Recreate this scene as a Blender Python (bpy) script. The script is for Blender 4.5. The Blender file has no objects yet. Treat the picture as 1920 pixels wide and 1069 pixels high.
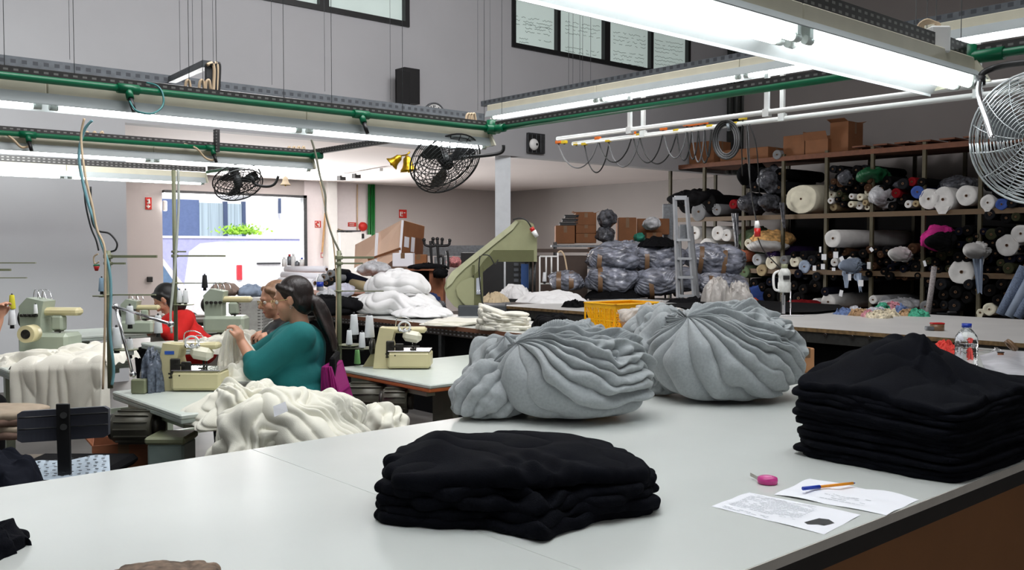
import bpy, math, random
import numpy as np
from mathutils import Vector, Matrix, noise, Euler
R = math.radians; PI = math.pi
SC = bpy.context.scene
COL = SC.collection
# ---------------------------------------------------------------- camera
F = 1740.0; CAMZ = 1.5; YAW = R(41.1); HOR = 465.0
PITCH = math.atan((534.5 - HOR) / F)
cam_d = bpy.data.cameras.new('camera'); cam = bpy.data.objects.new('camera', cam_d); COL.objects.link(cam)
cam_d.sensor_width = 36; cam_d.lens = F / 1920 * 36; cam_d.clip_end = 200; cam_d.clip_start = 0.05
cam.location = (0, 0, CAMZ); cam.rotation_euler = (PI / 2 - PITCH, 0, -YAW)
SC.camera = cam
CM = Euler((PI / 2 - PITCH, 0, -YAW)).to_matrix()
FW = Vector((math.sin(YAW), math.cos(YAW), 0)); RT = Vector((math.cos(YAW), -math.sin(YAW), 0)); UP = Vector((0, 0, 1))
def ray(px, py): return CM @ Vector(((px - 960) / F, -(py - 534.5) / F, -1))
O = Vector((0, 0, CAMZ))
def PZ(px, py, z): d = ray(px, py); return O + d * ((z - CAMZ) / d.z)
def PX(px, py, x): d = ray(px, py); return O + d * (x / d.x)
def PY(px, py, y): d = ray(px, py); return O + d * (y / d.y)
def PD(px, py, D): d = ray(px, py); return O + d * (D / d.dot(FW))
def depth(p): return Vector(p).dot(FW)
# ---------------------------------------------------------------- materials
MC = {}
def mat(name, col, rough=0.6, metal=0.0, var=0.08, scale=12, bump=0.0, bscale=60, emit=0, sheen=0, coat=0, trans=0, alpha=1, stretch=None, spec=None):
    if name in MC: return MC[name]
    m = bpy.data.materials.new(name); m.use_nodes = True; nt = m.node_tree; N = nt.nodes; L = nt.links
    b = N['Principled BSDF']; b.inputs['Roughness'].default_value = rough; b.inputs['Metallic'].default_value = metal
    tc = N.new('ShaderNodeTexCoord'); mp = N.new('ShaderNodeMapping'); L.new(tc.outputs['Object'], mp.inputs[0])
    if stretch: mp.inputs['Scale'].default_value = stretch
    nz = N.new('ShaderNodeTexNoise'); nz.inputs['Scale'].default_value = scale; nz.inputs['Detail'].default_value = 4
    L.new(mp.outputs[0], nz.inputs['Vector'])
    rp = N.new('ShaderNodeValToRGB'); rp.color_ramp.elements[0].position = .3; rp.color_ramp.elements[1].position = .7
    c = col
    rp.color_ramp.elements[0].color = (*[max(0, x * (1 - var)) for x in c[:3]], 1)
    rp.color_ramp.elements[1].color = (*[min(1, x * (1 + var)) for x in c[:3]], 1)
    L.new(nz.outputs['Fac'], rp.inputs[0]); L.new(rp.outputs[0], b.inputs['Base Color'])
    if bump:
        n2 = N.new('ShaderNodeTexNoise'); n2.inputs['Scale'].default_value = bscale; n2.inputs['Detail'].default_value = 3
        L.new(mp.outputs[0], n2.inputs['Vector'])
        bp = N.new('ShaderNodeBump'); bp.inputs['Strength'].default_value = bump; bp.inputs['Distance'].default_value = .01
        L.new(n2.outputs['Fac'], bp.inputs['Height']); L.new(bp.outputs[0], b.inputs['Normal'])
    if emit:
        L.new(rp.outputs[0], b.inputs['Emission Color']); b.inputs['Emission Strength'].default_value = emit
    if sheen: b.inputs['Sheen Weight'].default_value = sheen; b.inputs['Sheen Roughness'].default_value = .5
    if coat: b.inputs['Coat Weight'].default_value = coat
    if trans: b.inputs['Transmission Weight'].default_value = trans
    if spec is not None: b.inputs['Specular IOR Level'].default_value = spec
    if alpha < 1: b.inputs['Alpha'].default_value = alpha
    MC[name] = m; return m
def srgb(r, g, b):
    f = lambda c: (c / 255 / 12.92) if c / 255 <= .04045 else ((c / 255 + .055) / 1.055) ** 2.4
    return (f(r), f(g), f(b))
# ---------------------------------------------------------------- things
ROOTS = {}
def tag(o, label=None, cat=None, group=None, kind=None):
    if label: o['label'] = label
    if cat: o['category'] = cat
    if group: o['group'] = group
    if kind: o['kind'] = kind
    return o
def thing(name, label, cat, loc=(0, 0, 0), rz=0, group=None):
    o = bpy.data.objects.new(name, None); o.empty_display_size = .1; COL.objects.link(o)
    o.location = loc; o.rotation_euler = (0, 0, rz)
    o['mt'] = 0; del o['mt']
    ROOTS[o.name] = Matrix.Translation(Vector(loc)) @ Matrix.Rotation(rz, 4, 'Z')
    return tag(o, label, cat, group)
def copy_tree(o, loc=None, rz=None, label=None, group=None, parent=None):
    c = o.copy(); COL.objects.link(c)
    if parent is not None: c.parent = parent
    if loc is not None: c.location = loc
    if rz is not None: c.rotation_euler = (0, 0, rz)
    if label: c['label'] = label
    if group: c['group'] = group
    for ch in list(o.children): copy_tree(ch, parent=c)
    return c
class MB:
    """collects shapes, then links them as one mesh object"""
    def __init__(s, M=None): s.v = []; s.f = []; s.sm = []; s.M = M
    def add(s, vs, fs, smooth=False):
        n = len(s.v); s.v += [tuple(v) for v in vs]; s.f += [tuple(i + n for i in f) for f in fs]; s.sm += [smooth] * len(fs); return s
    def box(s, c, d, rot=None, b=0):
        x, y, z = [k / 2 for k in d]; M = rot.to_matrix() if isinstance(rot, Euler) else (Matrix.Rotation(rot, 3, 'Z') if rot is not None and not isinstance(rot, Matrix) else rot)
        if b <= 0:
            vs = [Vector((i * x, j * y, k * z)) for i in (-1, 1) for j in (-1, 1) for k in (-1, 1)]
            fs = [(0, 1, 3, 2), (4, 6, 7, 5), (0, 4, 5, 1), (2, 3, 7, 6), (0, 2, 6, 4), (1, 5, 7, 3)]
        else:
            b = min(b, x * .95, y * .95, z * .95); vs = []; fs = []
            idx = {}
            for i in (-1, 1):
                for j in (-1, 1):
                    for k in (-1, 1):
                        for a in range(3):
                            p = [i * (x - b), j * (y - b), k * (z - b)]; p[a] = (i * x, j * y, k * z)[a]
                            idx[(i, j, k, a)] = len(vs); vs.append(Vector(p))
            for a in range(3):
                o = [q for q in range(3) if q != a]
                for sgn in (-1, 1):
                    q = []
                    for (u, w) in ((-1, -1), (1, -1), (1, 1), (-1, 1)):
                        k = [0, 0, 0]; k[a] = sgn; k[o[0]] = u; k[o[1]] = w; q.append(idx[(*k, a)])
                    fs.append(tuple(q))
            for a in range(3):
                o = [q for q in range(3) if q != a]
                for u in (-1, 1):
                    for w in (-1, 1):
                        q = []
                        for (t, ax) in ((-1, o[0]), (1, o[0]), (1, o[1]), (-1, o[1])):
                            k = [0, 0, 0]; k[a] = t; k[o[0]] = u; k[o[1]] = w; q.append(idx[(*k, ax)])
                        fs.append(tuple(q))
            for i in (-1, 1):
                for j in (-1, 1):
                    for k in (-1, 1): fs.append((idx[(i, j, k, 0)], idx[(i, j, k, 1)], idx[(i, j, k, 2)]))
        c = Vector(c)
        s.add([(M @ v if M is not None else v) + c for v in vs], fs); return s
    def bar(s, p0, p1, w, h, b=0, up=(0, 0, 1)):
        p0 = Vector(p0); p1 = Vector(p1); d = (p1 - p0); L = d.length; d.normalize(); up = Vector(up)
        if abs(d.dot(up)) > .98: up = Vector((1, 0, 0))
        sx = d.cross(up).normalized(); u = sx.cross(d)
        M = Matrix((d, sx, u)).transposed()
        return s.box((p0 + p1) / 2, (L, w, h), M, b)
    def rings(s, pts, radii, n=12, smooth=True, cap=True, flat=1.0, upv=None):
        pts = [Vector(p) for p in pts]; vs = []; fs = []
        if not hasattr(radii, '__len__'): radii = [radii] * len(pts)
        d0 = (pts[1] - pts[0]).normalized(); a = Vector(upv) if upv else (Vector((0, 0, 1)) if abs(d0.z) < .9 else Vector((1, 0, 0)))
        x = d0.cross(a).normalized()
        for i, p in enumerate(pts):
            if i == 0: d = pts[1] - pts[0]
            elif i == len(pts) - 1: d = pts[-1] - pts[-2]
            else: d = pts[i + 1] - pts[i - 1]
            if d.length < 1e-9: d = d0
            d.normalize(); x = (x - d * x.dot(d))
            x = x.normalized() if x.length > 1e-6 else d.orthogonal().normalized()
            y = d.cross(x)
            for k in range(n):
                t = 2 * PI * k / n; vs.append(p + x * math.cos(t) * radii[i] + y * math.sin(t) * radii[i] * flat)
        m = len(pts)
        for i in range(m - 1):
            for k in range(n): fs.append((i * n + k, i * n + (k + 1) % n, (i + 1) * n + (k + 1) % n, (i + 1) * n + k))
        s.add(vs, fs, smooth)
        if cap:
            b = len(s.v) - m * n
            s.f.append(tuple(b + k for k in reversed(range(n)))); s.sm.append(False)
            s.f.append(tuple(b + (m - 1) * n + k for k in range(n))); s.sm.append(False)
        return s
    def cyl(s, p0, p1, r0, r1=None, n=12, cap=True): return s.rings([p0, p1], [r0, r0 if r1 is None else r1], n, True, cap)
    def tube(s, pts, r, n=6, k=0):
        if k: pts = smooth_path(pts, k)
        return s.rings(pts, r, n)
    def ell(s, c, r, nu=16, nv=10, rot=None):
        vs = []; fs = []; c = Vector(c)
        if not hasattr(r, '__len__'): r = (r, r, r)
        for i in range(nv + 1):
            t = PI * i / nv
            for k in range(nu):
                p = 2 * PI * k / nu; q = Vector((r[0] * math.sin(t) * math.cos(p), r[1] * math.sin(t) * math.sin(p), r[2] * math.cos(t)))
                if rot is not None: q = rot @ q
                vs.append(q + c)
        for i in range(nv):
            for k in range(nu): fs.append((i * nu + k, (i + 1) * nu + k, (i + 1) * nu + (k + 1) % nu, i * nu + (k + 1) % nu))
        return s.add(vs, fs, True)
    def capsule(s, p0, p1, r0, r1, n=14):
        p0 = Vector(p0); p1 = Vector(p1); d = (p1 - p0); L = d.length
        if L < 1e-6: return s.ell(p0, r0)
        d.normalize(); P = []; Q = []
        for i in range(5):
            a = PI / 2 * (1 - i / 4); P.append(p0 - d * math.sin(a) * r0); Q.append(max(.0005, math.cos(a) * r0))
        for i in range(5):
            a = PI / 2 * (i / 4); P.append(p1 + d * math.sin(a) * r1); Q.append(max(.0005, math.cos(a) * r1))
        return s.rings(P, Q, n)
    def lathe(s, prof, base=(0, 0, 0), axis=(0, 0, 1), n=20, smooth=True):
        a = Vector(axis).normalized(); b = Vector(base); x = a.orthogonal().normalized(); y = a.cross(x); vs = []; fs = []
        for (r, h) in prof:
            for k in range(n): t = 2 * PI * k / n; vs.append(b + a * h + (x * math.cos(t) + y * math.sin(t)) * r)
        for i in range(len(prof) - 1):
            for k in range(n): fs.append((i * n + k, i * n + (k + 1) % n, (i + 1) * n + (k + 1) % n, (i + 1) * n + k))
        return s.add(vs, fs, smooth)
    def prism(s, poly, o, ax, ay, az, depth):
        """poly in (ax, ay) plane from origin o, extruded along az"""
        o = Vector(o); ax = Vector(ax); ay = Vector(ay); az = Vector(az); n = len(poly)
        vs = [o + ax * p[0] + ay * p[1] for p in poly] + [o + ax * p[0] + ay * p[1] + az * depth for p in poly]
        fs = [tuple(range(n)), tuple(reversed(range(n, 2 * n)))] + [(i, i + n, (i + 1) % n + n, (i + 1) % n) for i in range(n)]
        return s.add(vs, fs)
    def build(s, name, m, parent=None, world=False, mods=None):
        me = bpy.data.meshes.new(name); vs = s.v
        if world and parent is not None:
            Mi = ROOTS[parent.name].inverted(); vs = [Mi @ Vector(v) for v in vs]
        me.from_pydata([tuple(v) for v in vs], [], s.f)
        me.polygons.foreach_set('use_smooth', s.sm)
        me.materials.append(m); me.update()
        o = bpy.data.objects.new(name, me); COL.objects.link(o)
        if parent is not None: o.parent = parent
        return o
def smooth_path(pts, k=6):
    pts = [Vector(p) for p in pts]; out = []
    P = [pts[0]] + pts + [pts[-1]]
    for i in range(1, len(P) - 2):
        for j in range(k):
            t = j / k; a, b, c, d = P[i - 1], P[i], P[i + 1], P[i + 2]
            out.append(.5 * ((2 * b) + (c - a) * t + (2 * a - 5 * b + 4 * c - d) * t * t + (3 * b - a - 3 * c + d) * t ** 3))
    out.append(pts[-1]); return out
def single(name, mb, m, label, cat, group=None, kind=None):
    """a thing that is one mesh; origin moved to its base"""
    vs = np.array(mb.v); c = Vector(((vs[:, 0].min() + vs[:, 0].max()) / 2, (vs[:, 1].min() + vs[:, 1].max()) / 2, vs[:, 2].min()))
    mb.v = [tuple(Vector(v) - c) for v in mb.v]
    o = mb.build(name, m); o.location = c; return tag(o, label, cat, group, kind)
def struct(name, mb, m, parent=None):
    o = mb.build(name, m, parent)
    if parent is None: o['kind'] = 'structure'
    return o
def remesh(o, vox=.006, it=6):
    r = o.modifiers.new('r', 'REMESH'); r.mode = 'VOXEL'; r.voxel_size = vox; r.use_smooth_shade = True
    if it: sm = o.modifiers.new('s', 'SMOOTH'); sm.iterations = it; sm.factor = .5
def fbm(p, s, o=3):
    a = 0; w = 1
    for i in range(o): a += w * noise.noise(p * s); s *= 2.03; w *= .5
    return a
# ---------------------------------------------------------------- palette
M_wall = mat('painted_wall', srgb(176, 177, 180), .85, var=.03, scale=1.2)
M_wallr = mat('painted_wall_warm', srgb(150, 145, 143), .85, var=.03, scale=1.2)
M_ceil = mat('white_ceiling', srgb(232, 224, 222), .85, var=.02, scale=1)
M_floor = mat('concrete_floor', srgb(84, 80, 76), .6, var=.15, scale=3)
M_top = mat('white_laminate', srgb(208, 211, 207), .24, var=.03, scale=2.2)
M_cream = mat('cream_enamel', srgb(206, 202, 182), .5, var=.04)
M_white = mat('white_enamel', srgb(235, 236, 234), .4, var=.02)
M_refl = mat('reflector_enamel', srgb(225, 228, 228), .3, var=.03)
M_green = mat('green_pipe_paint', srgb(0, 104, 68), .35, var=.05)
M_steel = mat('galvanised_steel', srgb(120, 124, 128), .45, .6, var=.2, scale=30)
M_dsteel = mat('dark_steel', srgb(70, 72, 74), .5, .5, var=.2, scale=30)
M_black = mat('black_plastic', (.012, .012, .013), .45)
M_dark = mat('dark_fabric', (.004, .004, .005), .9, bump=.2, bscale=90, spec=.15)
M_card = mat('cardboard', srgb(178, 128, 88), .8, var=.08, scale=6)
M_cardd = mat('cardboard_brown', srgb(142, 92, 56), .8, var=.1, scale=6)
M_tape = mat('brown_tape', srgb(118, 90, 64), .35)
M_wood = mat('chipboard', srgb(150, 92, 62), .7, var=.15, scale=20)
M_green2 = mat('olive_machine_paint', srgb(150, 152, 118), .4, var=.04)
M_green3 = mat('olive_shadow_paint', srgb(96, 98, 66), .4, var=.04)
M_mach = mat('machine_cream', srgb(214, 204, 160), .35, var=.04)
M_machg = mat('machine_grey_green', srgb(168, 178, 160), .35, var=.04)
M_chrome = mat('chrome', (.7, .7, .72), .18, 1.0, var=.05)
M_iron = mat('greasy_iron', srgb(60, 58, 54), .4, .6, var=.4, scale=40)
M_thread = mat('white_thread', srgb(235, 238, 240), .85, var=.03, bump=.3, bscale=300, stretch=(1, 1, 8))
M_paper = mat('paper', srgb(240, 240, 246), .7, var=.01)
M_red = mat('red_plastic', srgb(190, 30, 28), .4)
M_skin = mat('skin', srgb(205, 150, 122), .5, var=.07, scale=15)
M_cream_cloth = mat('cream_jersey', srgb(238, 235, 222), .9, var=.03, bump=.25, bscale=400, sheen=.2)
M_white_cloth = mat('white_jersey', srgb(236, 236, 236), .9, var=.03, bump=.25, bscale=400, sheen=.2)
M_cable = mat('beige_cable', srgb(214, 190, 158), .5)
M_hose = mat('blue_hose', srgb(120, 170, 180), .35)
M_rubber = mat('black_cable', (.02, .02, .02), .5)
# ================================================================ ROOM
YW = 10.7; ZC = 2.9; YB = 17.5; XR = 15.1; ZT = 6.2; XL = -7.0; YN = -6.0
XJ = PY(238, 450, YW).x                      # end of the solid wall under the mezzanine
struct('floor', MB().box(((XL + XR) / 2, (YN + 18) / 2, -.05), (XR - XL + .4, 18 - YN, .1)), M_floor)
# wall_back: the tall wall with the office windows; two openings cut for the windows
sill_l = PY(760, 44, YW); w1l = PY(470, 0, YW); w1r = PY(766, 40, YW); w2l = PY(959, 60, YW); w2r = PY(1293, 100, YW)
zs = PY(766, 50, YW).z; zs2 = PY(1100, 116, YW).z; zs = (zs + zs2) / 2; ZWT = zs + 1.25
wb = MB()
x0w, x1w = w1r.x - 3.2, w1r.x; x2w, x3w = w2l.x, w2r.x
def wpan(xa, xb, za, zb): wb.box(((xa + xb) / 2, YW + .1, (za + zb) / 2), (xb - xa, .2, zb - za))
wpan(XL, XJ, 0, ZC); wpan(XL, XR, ZC, zs); wpan(XL, XR, ZWT, ZT)
wpan(XL, x0w, zs, ZWT); wpan(x1w, x2w, zs, ZWT); wpan(x3w, XR, zs, ZWT)
struct('wall_back', wb, M_wall)
M_paneglow = mat('office_glass', srgb(190, 205, 200), .12, var=.08, scale=.7, emit=.42)  # opaque panes glow to stand in for a lit office behind
M_frame = mat('black_aluminium', (.01, .011, .012), .4)
def window(n, xa, xb, divs, thick):
    fr = MB(); t = .07
    fr.box(((xa + xb) / 2, YW + .03, zs + t / 2), (xb - xa, .12, t)); fr.box(((xa + xb) / 2, YW + .03, ZWT - t / 2), (xb - xa, .12, t))
    for q, x in enumerate([xa + t / 2] + divs + [xb - t / 2]):
        w = t * (1.9 if x in thick else 1)
        fr.box((x, YW + .03, (zs + ZWT) / 2), (w, .118, ZWT - zs - .01))
    o = struct('window_%d' % n, fr, M_frame)
    xs = [xa] + divs + [xb]
    for a, b in zip(xs[:-1], xs[1:]):
        g = MB().box(((a + b) / 2, YW + .06, (zs + ZWT) / 2), (b - a, .02, ZWT - zs)); pn = g.build('pane', M_paneglow, o)
    return o
mx = lambda px: PY(px, 60, YW).x
window(1, x0w, x1w, [mx(607)], [mx(607)])
W2 = window(2, x2w, x3w, [mx(1046), mx(1137), mx(1221)], [mx(1137)])
# pale handwriting on the office glass
M_ink = mat('marker_ink', srgb(140, 155, 150), .6)
rnd = random.Random(5)
ink = MB()
for (pa, pb, yy, n) in ((965, 1040, 30, 3), (985, 1038, 45, 3), (965, 1000, 70, 2), (1010, 1040, 75, 1), (1060, 1130, 40, 4), (1060, 1128, 88, 4), (1150, 1215, 60, 4), (1150, 1212, 95, 4), (1228, 1285, 75, 4), (1228, 1285, 105, 3)):
    for r in range(n):
        pts = []; x = pa
        y = yy + r * 7 + (x - pa) * .16
        while x < pb - 4:
            pts.append(PY(x, y + (x - pa) * .16 + rnd.uniform(-1.6, 1.6), YW + .045)); x += rnd.uniform(1.2, 2.6)
            if rnd.random() < .12 and len(pts) > 2: ink.tube(pts, .0035, 4); pts = []; x += 4
        if len(pts) > 2: ink.tube(pts, .0035, 4)
ink.build('handwriting', M_ink, W2)
# mezzanine slab above the back room, main ceiling, other walls
struct('ceiling_mezzanine', MB().box(((XL + XR) / 2, (YW + .2 + YB) / 2, ZC + .1), (XR - XL, YB - YW - .2, .2)), M_ceil)
struct('ceiling', MB().box(((XL + XR) / 2, (YN + YW) / 2, ZT + .1), (XR - XL + .4, YW - YN + .4, .2)), M_ceil)
struct('wall_right', MB().box((XR + .1, (YN + YB) / 2, ZT / 2), (.2, YB - YN + .4, ZT)), M_wallr)
struct('wall_left', MB().box((XL - .1, (YN + YB) / 2, ZT / 2), (.2, YB - YN + .4, ZT)), M_wall)
struct('wall_near', MB().box(((XL + XR) / 2, YN - .1, ZT / 2), (XR - XL, .2, ZT)), M_wall)
struct('wall_return', MB().box((XJ - .1, (YW + .2 + YB) / 2, ZC / 2), (.2, YB - YW - .2, ZC)), M_wallr)
OL = PY(305, 450, YB).x; OR = PY(571, 450, YB).x; ZO = PY(500, 364, YB).z
M_wback = mat('back_room_paint', srgb(190, 184, 182), .85, var=.03, scale=1.1)
wr = MB(); wr.box(((OL + XJ) / 2 - .1, YB + .1, ZC / 2), (OL - XJ + .2, .2, ZC)); wr.box(((OR + XR) / 2, YB + .1, ZC / 2), (XR - OR, .2, ZC)); wr.box(((OL + OR) / 2, YB + .1, (ZO + ZC) / 2), (OR - OL, .2, ZC - ZO))
struct('wall_back_room', wr, M_wback)
fr = MB(); fr.box((OR - .04, YB - .05, ZO / 2), (.08, .14, ZO)); fr.box(((OL + OR) / 2, YB - .05, ZO - .03), (OR - OL, .14, .05))
struct('door_1', fr, M_dsteel)
# bright pilaster beside the opening
xa, xb = PY(605, 450, YB).x, PY(622, 450, YB).x
struct('trim_1', MB().box(((xa + xb) / 2, YB - .12, ZC / 2), (xb - xa, .24, ZC)), M_white)
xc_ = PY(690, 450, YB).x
struct('trim_3', MB().box(((OR + xc_) / 2, YB - .002, ZC / 2), (xc_ - OR, .006, ZC)), mat('bright_wall_paint', srgb(238, 232, 234), .8, var=.02))  # pale wall sheet, daylight from the door put into its colour
# dark pipes in the far corner of the tall wall
cx = PY(1372, 300, YW).x
pp = MB()
for k, r in ((-.22, .05), (0, .07), (.2, .05)): pp.cyl((cx + k, YW - .1, ZC), (cx + k, YW - .1, ZT), r, n=10)
struct('trim_2', pp, mat('dark_downpipe', srgb(48, 52, 50), .5))
# round-edged white column
c0 = PY(943, 500, YW + .2)
struct('column', MB().box((c0.x, c0.y, 1.45), (.235, .235, 2.9), rot=R(-41)).box((c0.x, c0.y, .04), (.3, .3, .08), rot=R(-41)), mat('column_paint', srgb(226, 233, 238), .6, var=.03))
# ---------------------------------------------------------------- outside
M_pave = mat('pavement', srgb(225, 225, 228), .9)
struct('ground_outside', MB().box((10, 26.1, -.47), (40, 17, .1)), M_pave)
YO = 27.0
M_fac = mat('facade_white', srgb(240, 241, 245), .9)
fa = thing('building', 'sunlit white building with a blue-grey wall and curtained window across the street', 'building', (8, YO, 0))
MB().box((8, YO + .3, 4), (30, .4, 8)).build('wall', M_fac, fa, world=True)
q = lambda a, y0, y1, m, nm, dy=0, par=fa, b=None: MB().box(((PY(a, y0, YO).x + PY(b, y0, YO).x) / 2, YO + dy, (PY(a, y0, YO).z + PY(a, y1, YO).z) / 2), (abs(PY(b, y0, YO).x - PY(a, y0, YO).x), .1, abs(PY(a, y0, YO).z - PY(a, y1, YO).z))).build(nm, m, par, world=True)
q(290, 372, 450, mat('blue_render', srgb(96, 112, 150), .9), 'wall_panel', .08, b=374)
q(374, 380, 450, mat('curtain_glass', srgb(160, 176, 184), .7, var=.3, scale=3, stretch=(6, 1, .1)), 'window', .05, b=458)
q(418, 378, 450, mat('blue_frame', srgb(66, 80, 110), .5), 'mullion', -.01, b=425)
q(453, 378, 450, MC['blue_frame'], 'mullion', -.01, b=459)
q(522, 372, 400, MC['blue_frame'], 'drainpipe', -.02, b=525)
gw = thing('garden_wall', 'low lilac-grey garden wall in front of the sunlit building outside', 'wall', (8, 24, 0))
z1 = PY(400, 447, 24).z
MB().box((8, 24.1, z1 / 2), (24, .2, z1)).build('wall', mat('lilac_render', srgb(170, 170, 205), .9), gw, world=True)
MB().box((8, 24.1, z1 + .03), (24, .26, .06)).build('coping', M_fac, gw, world=True)
# bush
rnd = random.Random(3); bu = MB(); c = PY(452, 440, 24.6)
for i in range(420):
    d = Vector((rnd.gauss(0, .27), rnd.gauss(0, .2), abs(rnd.gauss(0, .10)))); p = c + d
    a = Vector((rnd.uniform(-1, 1), rnd.uniform(-1, 1), rnd.uniform(0, 1))).normalized() * .13; b = a.orthogonal().normalized() * .035
    bu.add([p, p + a * .5 + b, p + a, p + a * .5 - b], [(0, 1, 2, 3)])
single('bush', bu, mat('bush_leaves', srgb(150, 200, 60), .7, var=.3), 'bright green bush above the lilac garden wall outside the open door', 'bush')
# white van + car seen through the door
def carpoly(mb, poly, o, w): mb.prism([(x, z) for x, z in poly], o, (1, 0, 0), (0, 0, 1), (0, 1, 0), w)
M_car = mat('white_car_paint', srgb(238, 240, 244), .25, coat=.5); M_cgl = mat('car_glass', srgb(110, 140, 175), .1)
v0 = PY(405, 600, 20.3)
van = thing('van', 'white van parked outside with a tall red tail lamp', 'van', (v0.x, 20.3, -.42))
zt = PY(450, 452, 20.3).z + .42
carb = MB(); carpoly(carb, [(0, .35), (0, 1.1), (.12, zt - .25), (.4, zt - .05), (.9, zt), (4.6, zt), (4.6, .35)], (0, 0, 0), 1.8); carb.build('body', M_car, van)
tl = MB(); a = PY(444, 497, 20.28); b2 = PY(456, 525, 20.28)
M_tl = mat('tail_lamp_red', srgb(200, 60, 70), .3); lampx = a.x - v0.x
MB().box((lampx + .06, -.02, (a.z + b2.z) / 2 + .42), (.13, .06, a.z - b2.z), b=.015).build('tail_lamp', M_tl, van)
h0 = PY(481, 494, 20.3).x - v0.x; h1 = PY(525, 494, 20.3).x - v0.x; hz = PY(500, 494, 20.3).z + .42
MB().box(((h0 + h1) / 2, -.02, hz), (h1 - h0, .05, .04), b=.01).build('side_rail', M_dsteel, van)
for x in (.8, 3.7): MB().cyl((x, -.03, .33), (x, .2, .33), .33, n=24).build('wheel', M_black, van)
ca = PY(300, 600, 19.2)
car = thing('car', 'white hatchback parked outside at the left of the van', 'car', (ca.x - 2.0, 19.0, -.42))
cz = PY(370, 487, 19).z + .42
cb = MB(); carpoly(cb, [(0, .25), (0, .8), (.5, .95), (1.0, cz), (2.0, cz + .04), (2.6, .95), (3.0, .85), (3.05, .3)], (0, 0, 0), 1.6); cb.build('body', M_car, car)
MB().prism([(.62, .93), (1.05, cz - .06), (1.42, cz - .04), (1.42, .93)], (0, -.01, 0), (1, 0, 0), (0, 0, 1), (0, 1, 0), .02).build('side_window', M_cgl, car)
MB().prism([(1.5, .93), (1.5, cz - .04), (1.95, cz - .03), (2.4, .95)], (0, -.01, 0), (1, 0, 0), (0, 0, 1), (0, 1, 0), .02).build('side_window', M_cgl, car)
for x in (.55, 2.5): MB().cyl((x, -.03, .3), (x, .2, .3), .3, n=24).build('wheel', M_black, car)
# ================================================================ LIGHTING
w = bpy.data.worlds.new('World'); SC.world = w; w.use_nodes = True
bg = w.node_tree.nodes['Background']; sky = w.node_tree.nodes.new('ShaderNodeTexSky'); sky.sky_type = 'HOSEK_WILKIE'; sky.sun_direction = (.3, -.5, .8); sky.turbidity = 4
mixn = w.node_tree.nodes.new('ShaderNodeMixRGB'); mixn.inputs[0].default_value = .7; mixn.inputs[2].default_value = (1, 1, 1, 1)
w.node_tree.links.new(sky.outputs[0], mixn.inputs[1]); w.node_tree.links.new(mixn.outputs[0], bg.inputs[0]); bg.inputs[1].default_value = 1.9
def area(name, loc, sx, sy, e, col=(1, 1, 1), rot=(0, 0, 0)):
    l = bpy.data.lights.new(name, 'AREA'); l.shape = 'RECTANGLE'; l.size = sx; l.size_y = sy; l.energy = e; l.color = col
    o = bpy.data.objects.new(name, l); COL.objects.link(o); o.location = loc; o.rotation_euler = rot; return o
s = bpy.data.lights.new('sun', 'SUN'); s.energy = 3.2; s.angle = R(1); so = bpy.data.objects.new('sun', s); COL.objects.link(so); so.rotation_euler = (R(40), 0, R(-20))
area('high_lamp', (2.0, 2.0, 6.0), 4, 4, 190, (.96, .98, 1))  # unseen fill light, added to brighten the room
area('high_lamp', (4.5, 4.0, 5.6), 7, 2, 375, (1, .98, .99), (R(62), 0, 0))  # unseen fill light, added and tilted to brighten the tall wall
area('high_lamp', (9.0, 5.0, 6.0), 4, 4, 45, (1, .97, .97))  # unseen fill light, added over the right-hand side
area('side_lamp', (1.0, 8.2, 2.5), 3, .25, 50, (.96, 1, .98), (R(70), 0, 0))  # added fill with no visible fixture, brightens the lower grey wall
area('near_row_lamp', (2.2, -1.5, 2.2), 3, .2, 16, (.98, 1, 1), (R(25), 0, 0))  # added fill out of view, lightens the near table edge
area('daylight_panel', ((OL + OR) / 2, YB + .4, 1.3), OR - OL - .2, 2.2, 700, (1, .99, .97), (R(90), 0, PI))
area('back_room_lamp', (11, 14, 2.85), 2.5, 2, 190, (1, .95, .92))  # added fill with no visible fixture, lightens the back room walls
SC.view_settings.view_transform = 'Standard'; SC.view_settings.look = 'None'; SC.view_settings.exposure = 0; SC.view_settings.gamma = 1
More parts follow.
